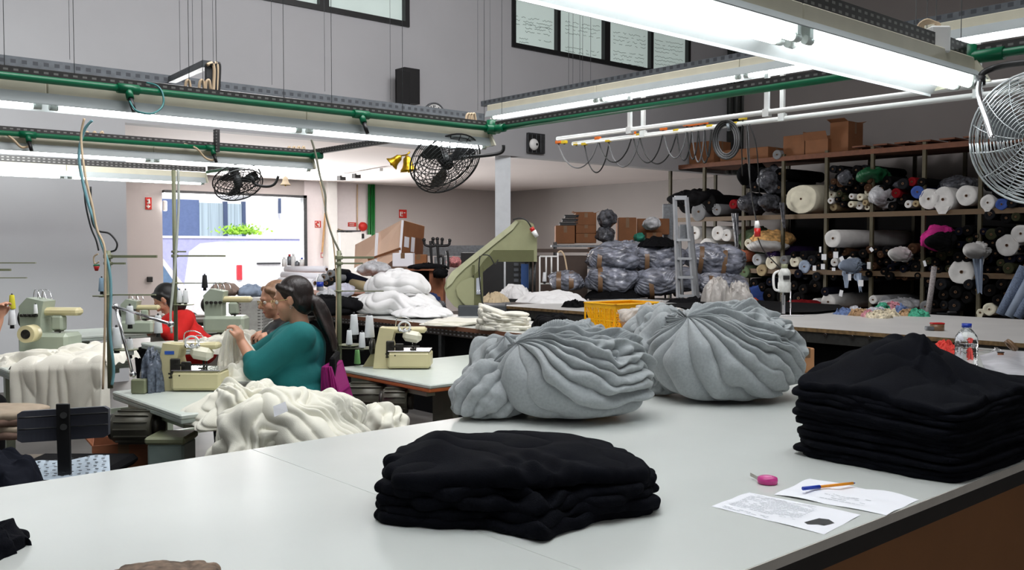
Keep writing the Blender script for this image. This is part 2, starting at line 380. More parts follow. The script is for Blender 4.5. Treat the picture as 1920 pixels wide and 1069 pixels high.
# ================================================================ OVERHEAD
def holes_mat(name, base, hole, sx, sy):
    m = mat(name, base, .5, .4, var=.15, scale=20); nt = m.node_tree; N = nt.nodes; L = nt.links; b = N['Principled BSDF']
    old = b.inputs['Base Color'].links[0].from_socket
    g = N.new('ShaderNodeNewGeometry'); tc = N.new('ShaderNodeTexCoord'); sp = N.new('ShaderNodeSeparateXYZ'); L.new(tc.outputs['Object'], sp.inputs[0])
    ad = N.new('ShaderNodeMath'); ad.operation = 'ADD'; L.new(sp.outputs[0], ad.inputs[0]); L.new(sp.outputs[1], ad.inputs[1])
    m1 = N.new('ShaderNodeMath'); m1.operation = 'MULTIPLY'; m1.inputs[1].default_value = sx; L.new(ad.outputs[0], m1.inputs[0])
    f1 = N.new('ShaderNodeMath'); f1.operation = 'FRACT'; L.new(m1.outputs[0], f1.inputs[0])
    c1 = N.new('ShaderNodeMath'); c1.operation = 'COMPARE'; c1.inputs[1].default_value = .5; c1.inputs[2].default_value = .24; L.new(f1.outputs[0], c1.inputs[0])
    m2 = N.new('ShaderNodeMath'); m2.operation = 'MULTIPLY'; m2.inputs[1].default_value = sy; L.new(sp.outputs[2], m2.inputs[0])
    f2 = N.new('ShaderNodeMath'); f2.operation = 'FRACT'; L.new(m2.outputs[0], f2.inputs[0])
    c2 = N.new('ShaderNodeMath'); c2.operation = 'COMPARE'; c2.inputs[1].default_value = .5; c2.inputs[2].default_value = .2; L.new(f2.outputs[0], c2.inputs[0])
    mu = N.new('ShaderNodeMath'); mu.operation = 'MULTIPLY'; L.new(c1.outputs[0], mu.inputs[0]); L.new(c2.outputs[0], mu.inputs[1])
    mx_ = N.new('ShaderNodeMixRGB'); mx_.inputs[2].default_value = (*hole, 1); L.new(mu.outputs[0], mx_.inputs[0]); L.new(old, mx_.inputs[1]); L.new(mx_.outputs[0], b.inputs['Base Color'])
    return m
M_punch = holes_mat('punched_strut', srgb(66, 65, 65), srgb(128, 128, 126), 24, 42)
M_punch2 = holes_mat('punched_channel', srgb(98, 103, 108), srgb(70, 73, 78), 16, 17)
def tubemat(name, e):
    m = bpy.data.materials.new(name); m.use_nodes = True; b = m.node_tree.nodes['Principled BSDF']
    b.inputs['Base Color'].default_value = (.9, .95, 1, 1); b.inputs['Emission Color'].default_value = (.93, .99, 1, 1); b.inputs['Emission Strength'].default_value = e; return m
M_tube = tubemat('fluorescent_glow', 12)
M_wing = mat('grey_wing_enamel', srgb(168, 176, 177), .5, var=.04, scale=8)  # shade on the outer side of the near wing, put into the grey
M_cap = mat('tube_cap', srgb(200, 205, 200), .4)
def light(p0, p1, label, twin=False, group='fluorescent strip lights', hi=False):
    """strip light from p0 to p1 (tube height); near wing turned to the room side"""
    p0 = Vector(p0); p1 = Vector(p1); d = (p1 - p0).normalized(); L = (p1 - p0).length
    rz = math.atan2(d.y, d.x)
    t = thing('strip_light', label, 'ceiling light', p0, rz, group)
    # local: x along, y: +y is the far side
    MB().box((L / 2, 0, .075), (L - .004, .075, .055), b=.004).build('trunking', M_cream, t)
    n = -1
    w = MB(); th = .004
    def wing(y0, z0, y1, z1):
        w.add([(0, y0, z0), (L, y0, z0), (L, y1, z1), (0, y1, z1), (0, y0, z0 + th), (L, y0, z0 + th), (L, y1, z1 + th), (0, y1, z1 + th)], [(0, 1, 2, 3), (7, 6, 5, 4), (0, 4, 5, 1), (1, 5, 6, 2), (2, 6, 7, 3), (3, 7, 4, 0)])
    W = .10 if not twin else .13
    wing(-.045, .045, .045, .045)
    if twin: wing(.04, .045, .145, -.02); w.box((L / 2, .145, -.022), (L, .004, .014))
    else: wing(.04, .045, .072, -.018)
    w.build('reflector', M_refl, t); w = MB()
    wing(-.045, .046, -.062 if not twin else -.09, -.004 if not twin else .008); w.build('side_wing', M_wing, t)
    for y in ((-.03, .03) if twin else (0,)):
        MB().cyl((.05, y, -.006), (L - .05, y, -.006), .0135, n=12).build('tube', M_tube, t)
    for x in (.035, L - .035):
        e = MB()
        for y in ((-.03, .03) if twin else (0,)): e.cyl((x - .018, y, -.006), (x + .018, y, -.006), .0145, n=10)
        e.box((x, 0, .022), (.02, .03 if not twin else .09, .045)); e.build('lamp_holder', M_cap, t)
    return t
ZF = 2.15
XE = 3.82
rows = [(1.62, 'near row above the cutting table', True, 1.25), (4.62, 'long row over the sewing machines', False, 1.31), (6.9, 'second row back over the sewing room', False, 1.31), (9.05, 'farthest row by the grey wall', False, 1.31)]
ordn = ['end', 'second', 'third', 'fourth', 'fifth']
for (Y, desc, tw, L) in rows:
    x = XE; n = 0
    while x > (-2.0 if Y > 2 else .4) and n < 5:
        light((x - L, Y, ZF), (x, Y, ZF), 'strip light, %s of the %s' % (ordn[n] + (' from the right' if n else ' one at the pipe'), desc), tw, 'strip lights of the ' + desc)
        x -= L; n += 1
    cap = MB().prism([(-.1, 0), (-.04, .1), (.04, .1), (.12, -.01)], (XE - .02, Y, ZF), (0, 1, 0), (0, 0, 1), (1, 0, 0), .012)
    single('end_plate', cap, M_cream, 'cream end plate closing the %s' % desc, 'light part')
    # punched strut riding on the row
    st = MB().box(((XE - 6) / 2, Y + .01, ZF + .135), (XE + 6, .045, .05))
    single('punched_strut', st, M_punch, 'dark punched steel strut on top of the %s' % desc, 'steel strut')
# green compressed-air pipes
ZG = 2.255
def pipe(name, pts, r, label): return single(name, MB().tube(pts, r, 10), M_green, label, 'pipe')
def pipeA(Y, x1, label, r=.017):
    t = thing('air_pipe', label, 'pipe', (x1, Y, ZG))
    MB().cyl((-6, Y, ZG), (x1, Y, ZG), r, n=12).build('pipe', M_green, t, world=True)
    return t
Y1 = 4.55
pA = pipeA(Y1, XE + .02, 'green air pipe along the long light row, leftmost end over the sewing room')
pB = pipeA(6.82, XE + .02, 'green air pipe along the second light row, farther back')
def fitting(parent, X, Y):
    MB().cyl((X - .05, Y, ZG), (X + .05, Y, ZG), .024, n=12).cyl((X, Y, ZG), (X, Y - .03, ZG - .05), .018, n=10).build('tee_fitting', M_green, parent, world=True)
    MB().cyl((X, Y - .03, ZG - .05), (X + .01, Y - .05, ZG - .11), .013, .011, n=10).build('valve', M_black, parent, world=True)
for px, py in ((240, 165), (677, 215)): fitting(pA, PY(px, py, Y1).x, Y1)
for px, py in ((52, 262), (398, 285)): fitting(pB, PY(px, py, 6.82).x, 6.82)
pC = thing('air_pipe', 'green air pipe running from the corner fitting toward the right-hand fan', 'pipe', (XE, 1.6, ZG))
MB().cyl((XE, -.5, ZG), (XE, Y1, ZG), .017, n=12).build('pipe', M_green, pC, world=True)
MB().cyl((XE, Y1 + .03, ZG - .03), (XE, Y1 + .03, ZG + .06), .03, n=12).cyl((XE - .07, Y1, ZG), (XE + .04, Y1, ZG), .026, n=12).cyl((XE, Y1 - .1, ZG), (XE, Y1, ZG), .026, n=12).build('corner_fitting', M_green, pC, world=True)
MB().cyl((XE, 1.62, ZG - .06), (XE, 1.62, ZG + .05), .036, n=14).cyl((XE, 1.48, ZG), (XE, 1.75, ZG), .026, n=12).build('tee_fitting', M_green, pC, world=True)
pD = thing('air_pipe', 'short green air pipe between the second and farthest light rows', 'pipe', (XE, 8, ZG))
MB().cyl((XE, 6.82, ZG), (XE, 9.0, ZG), .017, n=12).build('pipe', M_green, pD, world=True)
MB().box((XE, 6.82, ZG), (.09, .09, .05), b=.01).build('corner_fitting', M_green, pD, world=True)
single('punched_strut', MB().box((XE + .03, 2.0, ZG + .034), (.045, 5.1, .03)), M_punch, 'dark punched strut running above the green pipe toward the right-hand fan', 'steel strut')
single('punched_strut', MB().box((XE + .03, 5.9, ZG + .04), (.04, 2.6, .04)), M_punch, 'dark punched strut joining the long light row to the row behind it', 'steel strut')
single('punched_strut', MB().box((XE + .03, 8.15, ZG + .04), (.04, 1.75, .04)), M_punch, 'dark punched strut behind the gold bells at the second light row end', 'steel strut')
# upper grid
XU, YU, ZU = 5.2, 6.35, 2.635
single('steel_channel', MB().box(((XU - 7) / 2, YU, 2.645), (XU + 7, .045, .06)), M_punch2, 'grey punched steel channel crossing high in front of the tall grey wall', 'steel channel')
single('steel_channel', MB().box((XU, (YU - 2) / 2, 2.762), (.045, YU + 2, .045)), M_punch2, 'grey punched steel channel over the high strip lights on the right', 'steel channel')
yy = YU - .1
for n in range(5):
    # runs along -Y; near wing faces -X
    p1 = (XU, yy - 1.3, ZU); p0 = (XU, yy, ZU)
    light((XU, yy, ZU), (XU, yy - 1.3, ZU), 'high cream strip light over the middle aisle, %s from the far end' % ['first', 'second', 'third', 'fourth', 'fifth'][n], False, 'high strip lights over the aisle')
    yy -= 1.3
# white hook rails and hangers
def rail(X, ya, yb, z, label): return single('hook_rail', MB().cyl((X, ya, z), (X, yb, z), .017, n=10), M_white, label, 'rail')
ra = PX(1045, 264, 5.2); rail(5.2, ra.y, 0.3, 2.375, 'upper of the two white rails above the shelving, farther from its hooks')
rb = PX(1074, 268, 5.45); rail(5.45, rb.y, 0.3, 2.36, 'white rail carrying the yellow and orange hooks')
for i, (px, y0, y1, X) in enumerate(((1181, 150, 245, 5.2), (1206, 183, 243, 5.45), (1438, 112, 204, 5.2), (1467, 143, 213, 5.45), (1834, 75, 150, 5.45))):
    p = PX(px, y1, X)
    h = MB().box((X, p.y, (2.385 + 2.7) / 2), (.022, .03, 2.7 - 2.385)); h.box((X, p.y, 2.37), (.04, .045, .05))
    single('rail_hanger', h, M_white, 'white flat hanger holding the hook rails, %s from the far end' % ['first', 'second', 'third', 'fourth', 'fifth'][i], 'hanger', 'rail hangers')
# suspension wires
wires = [(8, 100, 1), (131, 110, 1), (139, 112, 1), (338, 135, 1), (354, 122, 1), (362, 120, 1), (380, 120, 1), (400, 122, 1), (406, 125, 1), (510, 155, 1), (532, 160, 1), (609, 170, 1), (622, 200, 1), (732, 190, 1), (755, 210, 1), (896, 200, 1), (908, 205, 1), (919, 215, 1), (941, 220, 1), (1066, 190, 2), (1074, 170, 2), (1087, 175, 2), (1092, 200, 2), (1107, 240, 2), (1717, 60, 3), (1738, 55, 3), (1755, 55, 3), (1802, 60, 3)]
for i, (px, py, k) in enumerate(wires):
    p = PY(px, py, 4.64) if k == 1 and i % 2 == 0 else (PY(px, py, YU) if k == 1 else (PX(px, py, XU) if k == 2 else PD(px, py, 3.8)))
    z0 = {1: 2.3 if i % 2 == 0 else 2.7, 2: 2.75, 3: 2.3}[k]
    single('suspension_wire', MB().cyl((p.x, p.y, z0), (p.x, p.y, ZT), .0016, n=5), M_steel, 'thin steel wire hanging from the ceiling to the light grid', 'wire', 'suspension wires')
# ================================================================ CLOTH SHAPES
def grid_mesh(V, nu, nv, wrap=False, pole=False):
    fs = []
    for i in range(nv - 1):
        for k in range(nu if wrap else nu - 1): fs.append((i * nu + k, (i + 1) * nu + k, (i + 1) * nu + (k + 1) % nu, i * nu + (k + 1) % nu))
    return MB().add(V, fs, True)
def ridge(x):
    """rounded tops, sharp creases; x in fold counts"""
    s = abs(math.sin(PI * x)); return s ** .6
def bundle(center, rad, pole, seed, nf=20, dens=.8, broad=(0, -1, -.5), amp=.045, nu=420, nv=260, wob=.3, p=2.4, lump=.05, flat=.62, wig=.05, twist=.5, sq=.10):
    """tied bundle: folds run like meridians out of a pole and wrap round the body;
    they are broad near the `broad` direction and tight, wavy on the opposite side"""
    c = Vector(center); a = Vector(pole).normalized(); e1 = a.cross(Vector((0, 0, 1))).normalized(); e2 = a.cross(e1)
    bd = Vector(broad); phi0 = math.atan2(bd.dot(e2), bd.dot(e1))
    so = Vector((seed * 3.1, seed * 1.7, seed * .9)); V = []
    for i in range(nv):
        t = PI * i / (nv - 1); st, ct = math.sin(t), math.cos(t)
        for k in range(nu):
            ph = 2 * PI * k / nu
            n = a * ct + (e1 * math.cos(ph) + e2 * math.sin(ph)) * st
            nn = n + so
            far = min(1, max(0, (t - .9) / .9))
            q0 = ph + twist * math.sin(t * 1.3)
            tight = .5 - .5 * math.cos(q0 - phi0)
            w2 = noise.noise(nn * 3.4)
            q = q0 + wob * noise.noise(nn * 1.3) + wig * w2 + sq * far * tight * noise.noise(nn * 5.5)
            F_ = nf * q / (2 * PI) - dens * nf / (2 * PI) * math.sin(q - phi0)
            fi = math.floor(F_); hsh = ((fi * 12.9898 + seed) * 43.17) % 1.0
            g = ridge(F_) * (.55 + .65 * hsh)
            am = amp * (.4 + .6 * min(1, st * 1.3)) * (.5 + .5 * tight)
            r = 1 / ((abs(n.x) / rad[0]) ** p + (abs(n.y) / rad[1]) ** p + (abs(n.z) / (rad[2])) ** p) ** (1 / p)
            r *= 1 + lump * noise.noise(nn * 1.9)
            # soft secondary dents along the folds
            dn = noise.noise(Vector((F_ * .8, t * 3.0, seed)))
            r += am * (g - .8) + am * .6 * dn
            V.append(n * r)
    zb = -rad[2] * flat
    out = []
    for v in V:
        z = v.z
        if z < zb + .05: z = zb + .05 * math.exp((z - zb - .05) / .05)   # settles on the table
        out.append(c + Vector((v.x, v.y, z - zb)))
    return grid_mesh(out, nu, nv, True)
def camloc(v): return RT * v[0] + FW * v[1] + UP * v[2]
def bundle_cam(base, rad, pole, seed, **k):
    """same, with x to the viewer's right and y away"""
    m = bundle((0, 0, 0), rad, pole, seed, **k); b = Vector(base)
    m.v = [tuple(b + camloc(v)) for v in m.v]; return m
def heap(center, rx, ry, h, seed, n=150, rz=0, fold=.03, freq=5, edge=.25, skirt=.0, peak=.8, shape=None):
    """loose heap of cloth on a surface: dome with creased folds and a wandering hem"""
    c = Vector(center); so = Vector((seed * 2.3, seed * 5.1, 0)); V = []; ca, sa = math.cos(rz), math.sin(rz)
    for i in range(n):
        t = i / (n - 1)
        for k in range(n * 2):
            ph = PI * k / n
            d = Vector((math.cos(ph), math.sin(ph), 0)); R_ = 1 + edge * fbm(d * 1.1 + so, 1.5, 3)
            x, y = d.x * t * R_, d.y * t * R_
            P = Vector((x, y, 0)) + so
            z = max(0, 1 - t ** 2.2) ** peak
            z *= 1 + .35 * noise.noise(P * 2.1)
            w = fbm(P, 1.3, 2) * 1.3
            f = (abs(noise.noise(P * freq * .5 + Vector((w, 0, 3)))) ** .6) * 2 - .6
            f2 = (abs(noise.noise(Vector((P.x * 2 + w, P.y * 6, 7)) * freq * .25)) ** .6) * 2 - .6
            zz = h * z + (f + f2) * fold * min(1, (1 - t) * 6) + (skirt * (1 - t) if t > .0 else 0)
            if shape: zz *= shape(x, y)
            zz = max(zz, .004 * (1 if t < 1 else 0))
            bx = x * rx + noise.noise(P * 3 + Vector((5, 0, 0))) * .03; by = y * ry + noise.noise(P * 3 + Vector((0, 9, 0))) * .03
            V.append(c + Vector((bx * ca - by * sa, bx * sa + by * ca, zz)))
    return grid_mesh(V, n * 2, n, True)
def slab(c, w, d, z0, th, seed, rz=0, wav=.006, nx=90, ny=60, edge=.02, map_=None, e=5.0, wr=.006, crease=None):
    """one folded garment: soft rounded slab with wavy rim; map_(x,y,z) reshapes"""
    c = Vector(c); so = Vector((seed * 1.9, seed * 3.7, seed)); V = []; ca, sa = math.cos(rz), math.sin(rz); nr = 10
    prof = [(0.0, 1)]  # from top centre to rim to bottom centre
    rows = []
    for i in range(ny): rows.append((i / (ny - 1), 1))
    for j in range(1, nr): rows.append((1, math.cos(PI * j / nr)))
    for i in range(6): rows.append((1 - (i + 1) / 6 * .999, -1))
    for (t, s) in rows:
        for k in range(nx * 2):
            ph = PI * k / nx; cx, sy = math.cos(ph), math.sin(ph)
            rr = 1 / ((abs(cx)) ** e + (abs(sy)) ** e) ** (1 / e)
            wob = edge * fbm(Vector((cx, sy, 0)) * 1.3 + so, 2.5, 3)
            bul = math.sqrt(max(0, 1 - s * s)) * th * .55 if t == 1 and abs(s) < 1 else 0
            x = cx * rr * t * (w / 2 + wob) + cx * bul; y = sy * rr * t * (d / 2 + wob) + sy * bul
            P = Vector((x, y, 0)) * 4 + so
            zt = th / 2 * s
            z = z0 + th / 2 + zt + (wav * fbm(P, .7, 2) if z0 > .001 or s > 0 else 0)
            if s > -.5: z += wr * (abs(noise.noise(P * 1.7)) ** .6) * 2
            if crease: z += crease(x, y) * (1 if s > 0 else .3)
            if map_: x, y, z = map_(x, y, z)
            V.append(c + Vector((x * ca - y * sa, x * sa + y * ca, max(z, .0005))))
    return grid_mesh(V, nx * 2, len(rows), True)
# ================================================================ FOREGROUND TABLE
TZ = .82
far_l = PZ(385, 856, TZ); near_r = PZ(1920, 866, TZ); far2 = PZ(600, 822, TZ)
YF = (far_l.y + far2.y) / 2; YNr = near_r.y
seam = PZ(780, 955, TZ).x
ct = thing('cutting_table', 'large white laminate cutting table in the foreground with brown front panel', 'table', (2, 2, 0))
TX1 = 4.62
def top(xa, xb): MB().box(((xa + xb) / 2, (YF + YNr) / 2, TZ - .011), (xb - xa - .0015, YF - YNr, .022), b=.0015).build('tabletop', M_top, ct, world=True)
top(-2.5, seam); top(seam, TX1)
M_edge = mat('grey_edge_band', srgb(190, 184, 176), .5); M_under = mat('table_underframe', srgb(38, 34, 32), .6)
MB().box(((TX1 - 2.5) / 2, YNr - .001, TZ - .013), (TX1 + 2.5, .003, .024)).build('edge_band', M_edge, ct, world=True)
MB().box(((TX1 - 2.5) / 2, (YF + YNr) / 2 , TZ - .05), (TX1 + 2.4, YF - YNr - .02, .055)).build('underframe', M_under, ct, world=True)
MB().box(((TX1 - 2.5) / 2, YNr + .05, .37), (TX1 + 2.3, .02, .74)).build('front_panel', mat('brown_board', srgb(132, 88, 52), .7, var=.06, scale=3), ct, world=True)
MB().box((TX1 - .1, (YF + YNr) / 2, .37), (.02, YF - YNr - .15, .74)).build('end_panel', M_under, ct, world=True)
for x in (-2.2, 0, 2.2):
    MB().box((x, YF - .08, .37), (.06, .06, .74)).build('leg', M_dsteel, ct, world=True)
# ---------------------------------------------------------------- black stack in the middle
M_blk = mat('black_jersey', (.0034, .0038, .0064), .85, var=.2, bump=.3, bscale=300, spec=.07)
pL = PZ(708, 985, TZ); pR = PZ(1236, 965, TZ); pB = PZ(965, 1015, TZ)
ctr = PZ(968, 945, TZ)
dirv = (pR - pL); rzs = math.atan2(dirv.y, dirv.x); wid = dirv.length
lab = ['lowest folded black garment of the middle stack, its hem spread on the white table', 'second folded black garment from the bottom of the middle stack', 'third folded black garment from the bottom of the middle stack', 'fourth folded black garment from the bottom of the middle stack', 'topmost folded black garment of the middle stack, humped at its left end']
th = .026; rnd = random.Random(8)
for i in range(5):
    w = [wid * .98, wid * .96, wid * .95, wid * .955, wid * .90][i]; d = .42 - i * .012
    def crz(x, y, i=i):
        k = 0
        if i >= 3: k += .030 * math.exp(-((x + w * .33) / .05) ** 2 - ((y - .10) / .12) ** 2) * (i == 4)
        # gathered crotch folds at the front middle
        g = math.exp(-((x - .03) / .09) ** 2) * max(0, min(1, (-y - .02) / .15))
        k += g * .012 * (math.sin(x * 70 + y * 50 + i * 2) + .6 * math.sin(x * 50 - y * 60 + i))
        return k
    def mp_(x, y, z, i=i):
        # front middle pulled toward the viewer
        f = max(0, -y / .2); pull = .075 * math.exp(-((x - .02) / .085) ** 2) * f * (1.15 - .12 * i)
        pull += -.03 * (abs(x) / .35) ** 2 * f
        taper = (1 - .10 * max(0, y) / .2)
        xx = x * taper
        zz = z * (1 + .10 * math.sin(x * 9 + i)) if i < 4 else z + .012 * math.cos(x * 6) - .010 * max(0, x - .2) / .1
        zz -= .02 * (i / 4) * max(0, -y) / .2 * .8
        return xx, y - pull, max(zz, .0006)
    m = slab(ctr + Vector((0, 0, .0)), w, d, i * th * .97, th * (1.0 if i < 4 else 1.55), 11 + i * 3, rzs, wav=.004, edge=.03, map_=mp_, wr=.004 if i < 4 else .007, crease=crz, nx=130, ny=90)
    single('folded_garment', m, M_blk, lab[i], 'garment', 'black garments stacked in the middle of the table').location.x += rnd.uniform(-.004, .004)
# ---------------------------------------------------------------- big black stack at the right
cA = PZ(1815, 901, TZ); cB = PZ(1482, 852, TZ)
X0 = min(cA.x, cB.x); ya, yb = cA.y, cB.y
wX = 1.0; dY = yb - ya; cen = Vector((X0 + wX / 2, (ya + yb) / 2, TZ))
NB = 18; tb = .0110
od = ['second', 'third', 'fourth', 'fifth', 'sixth', 'seventh', 'eighth', 'ninth']
posn = ['lowest'] + [o_ + ' from the bottom' for o_ in od] + [o_ + ' from the top' for o_ in reversed(od)] + ['topmost, peaked in the centre']
hp = random.Random(4)
def dome(x, y):
    # x along +X (right in the photo), y along +Y (left)
    return .74 * math.exp(-((x + .14) / .27) ** 2 - ((y - .05) / .24) ** 2)
for i in range(NB):
    ox, oy = hp.uniform(-.012, .012), hp.uniform(-.012, .012)
    fat = 1.0
    def mp_(x, y, z, i=i):
        zz = z * (1 + dome(x, y)) + z * .08 * max(0, y / (dY / 2)) * max(0, 1 - x)
        sag = .05 * max(0, x - .25) * i / NB
        return x, y + (.022 if i in (9, 10, 14) else 0) * max(0, y / .3), max(zz - sag, .0006)
    def crz(x, y, i=i):
        if i < NB - 1: return 0
        s = (x * .55 + y) ; r1 = math.exp(-((x * .25 - y + .02) / .012) ** 2) * .008 * (1 if x > -.3 else 0)
        r2 = math.exp(-((x * .9 + y - .22) / .014) ** 2) * .006
        r3 = math.exp(-((x * 2 - y + .35) / .03) ** 2) * .010
        return r1 - r2 + r3 + .004 * math.sin(x * 22 + y * 13)
    m = slab(cen + Vector((ox, oy, 0)), wX - hp.uniform(0, .03), dY * hp.uniform(.97, 1.03), i * tb, tb * 1.2 if i < NB - 1 else tb * 1.9, 40 + i, 0, wav=.002, edge=.014, map_=mp_, wr=.003 if i < NB - 1 else .008, crease=crz, nx=100 if i < NB - 1 else 170, ny=30 if i < NB - 1 else 130, e=13)
    single('folded_garment', m, M_blk, 'folded black garment in the tall right-hand stack, %s' % posn[i], 'garment', 'black garments in the tall stack at the right')
# ---------------------------------------------------------------- grey bundles
M_grey = mat('grey_marl_jersey', srgb(160, 165, 167), .95, var=.10, scale=90, bump=.35, bscale=500, sheen=.25)
def bund(name, label, parts):
    t = MB()
    for m in parts: t.add(m.v, m.f, True)
    return single(name, t, M_grey, label, 'fabric bundle')
b1 = PZ(1075, 782, TZ)
BF = (-.1, -1, -.75)
main = bundle_cam(b1, (.32, .27, .205), (-1, -.30, .62), 3, nf=38, dens=.80, broad=BF, amp=.06, flat=.80, p=2.0, sq=.20, wig=.08)
tail = bundle_cam(PZ(935, 765, TZ), (.15, .15, .19), (.6, -.1, 1), 9, nf=15, dens=.4, broad=(-1, -1, 0), amp=.06, nu=240, nv=150, flat=.60, lump=.35, p=2.0)
tail2 = bundle_cam(PZ(917, 783, TZ), (.16, .13, .145), (.9, .1, 1), 17, nf=15, dens=.3, amp=.05, nu=240, nv=140, flat=.6, lump=.12, wob=.2, twist=.2, p=2.0)
top1 = bundle_cam(PZ(1078, 768, TZ) + UP * .20, (.13, .10, .085), (-.6, -.6, .6), 21, nf=11, dens=.5, amp=.035, nu=160, nv=100, flat=.9, lump=.3, p=2.0)
knot1 = bundle_cam(PZ(960, 770, TZ) + UP * .06, (.12, .13, .13), (-.2, -.3, .9), 5, nf=12, dens=.5, amp=.045, nu=180, nv=110, flat=.9, lump=.3, p=2.0)
bund('fabric_bundle', 'grey jersey bundle nearer the camera, knotted at its left, on the white table', [main, tail, tail2, top1, knot1])
b2 = PZ(1358, 747, TZ)
main2 = bundle_cam(b2, (.35, .29, .235), (-.85, -.45, .85), 7, nf=40, dens=.72, broad=BF, amp=.065, flat=.80, p=2.0, sq=.20, wig=.08)
tailb = bundle_cam(PZ(1236, 738, TZ), (.13, .13, .24), (.5, .1, 1), 23, nf=14, dens=.4, broad=(-1, -1, 0), amp=.055, nu=240, nv=150, flat=.65, lump=.3, p=2.0)
topb = bundle_cam(PZ(1236, 735, TZ) + UP * .19, (.14, .12, .11), (.6, -.3, .7), 31, nf=12, dens=.4, amp=.045, nu=180, nv=110, flat=.9, lump=.3, p=2.0)
topc = bundle_cam(PZ(1375, 735, TZ) + UP * .27, (.16, .10, .07), (-.8, -.6, .3), 33, nf=12, dens=.4, amp=.035, nu=200, nv=110, flat=.9, lump=.2, p=2.0)
bund('fabric_bundle', 'grey jersey bundle behind the nearer one, beside the tall black stack', [main2, tailb, topb, topc])
# ---------------------------------------------------------------- small things on the table
def sheet(name, pts, z, label, lines, mat_=M_paper, n=14, curl=.006, seed=1):
    """paper with four table corners (a,b,c,d)"""
    a, b, c, d = [Vector(p) for p in pts]; V = []
    for j in range(n):
        for i in range(n):
            u, v = i / (n - 1), j / (n - 1); p = (a * (1 - u) + b * u) * (1 - v) + (d * (1 - u) + c * u) * v
            V.append((p.x, p.y, z + curl * (abs(noise.noise(Vector((u * 2, v * 2, seed))))) + .0005))
    t = thing(name, label, 'paper', (a.x, a.y, z))
    m = grid_mesh(V, n, n); m.build('sheet', mat_, t, world=True)
    def at(u, v): p = (a * (1 - u) + b * u) * (1 - v) + (d * (1 - u) + c * u) * v; return Vector((p.x, p.y, z + curl * (abs(noise.noise(Vector((u * 2, v * 2, seed))))) + .0014))
    return t, at
M_print = mat('grey_print', srgb(206, 208, 214), .8)
def textlines(t, at, rows, u0, u1, h, M=M_print, seed=0, dens=.75):
    r = random.Random(seed); mb = MB()
    for v in rows:
        u = u0
        while u < u1:
            w = r.uniform(.012, .05)
            if r.random() < dens:
                q = [at(u, v), at(min(u + w, u1), v), at(min(u + w, u1), v + h), at(u, v + h)]; mb.add(q, [(0, 1, 2, 3)])
            u += w + .008
    mb.build('printed_text', M, t, world=True)
P = lambda x, y: PZ(x, y, TZ)
t, at = sheet('paper_sheet', [P(1519, 898), P(1723, 938), P(1662, 967), P(1451, 928)], TZ, 'folded white sheet under the ballpoint pen', 0, curl=.012, seed=4)
textlines(t, at, [.55, .62, .69, .76], .35, .75, .02, seed=2)
t, at = sheet('paper_sheet', [P(1405, 924), P(1615, 966), P(1545, 1003), P(1333, 950)], TZ, 'printed white sheet with a small black garment picture, left of the pen', 0, seed=6, curl=.004)
textlines(t, at, [.08 + k * .055 for k in range(13)], .08, .68, .018, seed=3, dens=.85)
textlines(t, at, [.86, .91], .08, .5, .022, seed=4)
MB().add([at(.80, .50), at(.87, .46), at(.94, .54), at(.93, .60), at(.91, .72), at(.86, .72), at(.80, .80), at(.76, .76), at(.79, .62)], [tuple(range(8))]).build('garment_picture', M_black, t, world=True)
# pen
pa, pb_ = P(1505, 927) + UP * .016, P(1603, 915) + UP * .014
dv = (pb_ - pa).normalized(); Lp = (pb_ - pa).length
pen = thing('ballpoint_pen', 'orange ballpoint pen with a blue cap lying on the folded sheet', 'pen', pa)
MB().cyl(pa, pa + dv * Lp * .32, .0052, n=10).build('cap', mat('blue_plastic', srgb(28, 60, 170), .35), pen, world=True)
MB().cyl(pa + dv * Lp * .3, pa + dv * Lp * .96, .0042, n=8).build('barrel', mat('orange_plastic', srgb(236, 150, 30), .4), pen, world=True)
MB().cyl(pa + dv * Lp * .95, pb_, .0038, .001, n=8).build('end_plug', MC['blue_plastic'], pen, world=True)
# tape measure
c = P(1439, 907); tm = thing('tape_measure', 'small round pink tape measure with its end pulled out', 'tape measure', c)
MB().lathe([(0, .022), (.018, .022), (.0275, .018), (.029, .010), (.0275, .002), (.018, 0), (0, 0)], (0, 0, 0), n=32).build('case', mat('pink_plastic', srgb(205, 60, 140), .3), tm)
MB().lathe([(0, .0235), (.012, .0235), (.014, .0215)], n=24).build('button', mat('pale_pink_plastic', srgb(225, 120, 175), .3), tm)
e0 = P(1407, 897); a0 = c + UP * .012 - RT * .024 + FW * .01
MB().bar(a0, Vector((e0.x, e0.y, TZ + .012)), .0015, .010).build('blade', mat('tape_blade', srgb(170, 165, 155), .4), tm, world=True)
st_ = thing('side_table', 'white side table with a wooden edge beyond the tall black stack, carrying the bottle', 'table', (5.8, 1.86, 0))
MB().box((5.82, 1.86, TZ - .012), (1.48, 1.74, .022)).build('tabletop', M_top, st_, world=True)
MB().box((5.075, 1.86, TZ - .018), (.012, 1.74, .034)).build('edge_band', mat('pale_plywood', srgb(196, 160, 112), .6), st_, world=True)
for x in (5.15, 6.5):
    for y in (1.06, 2.66): MB().box((x, y, .4), (.05, .05, .79)).build('leg', M_dsteel, st_, world=True)
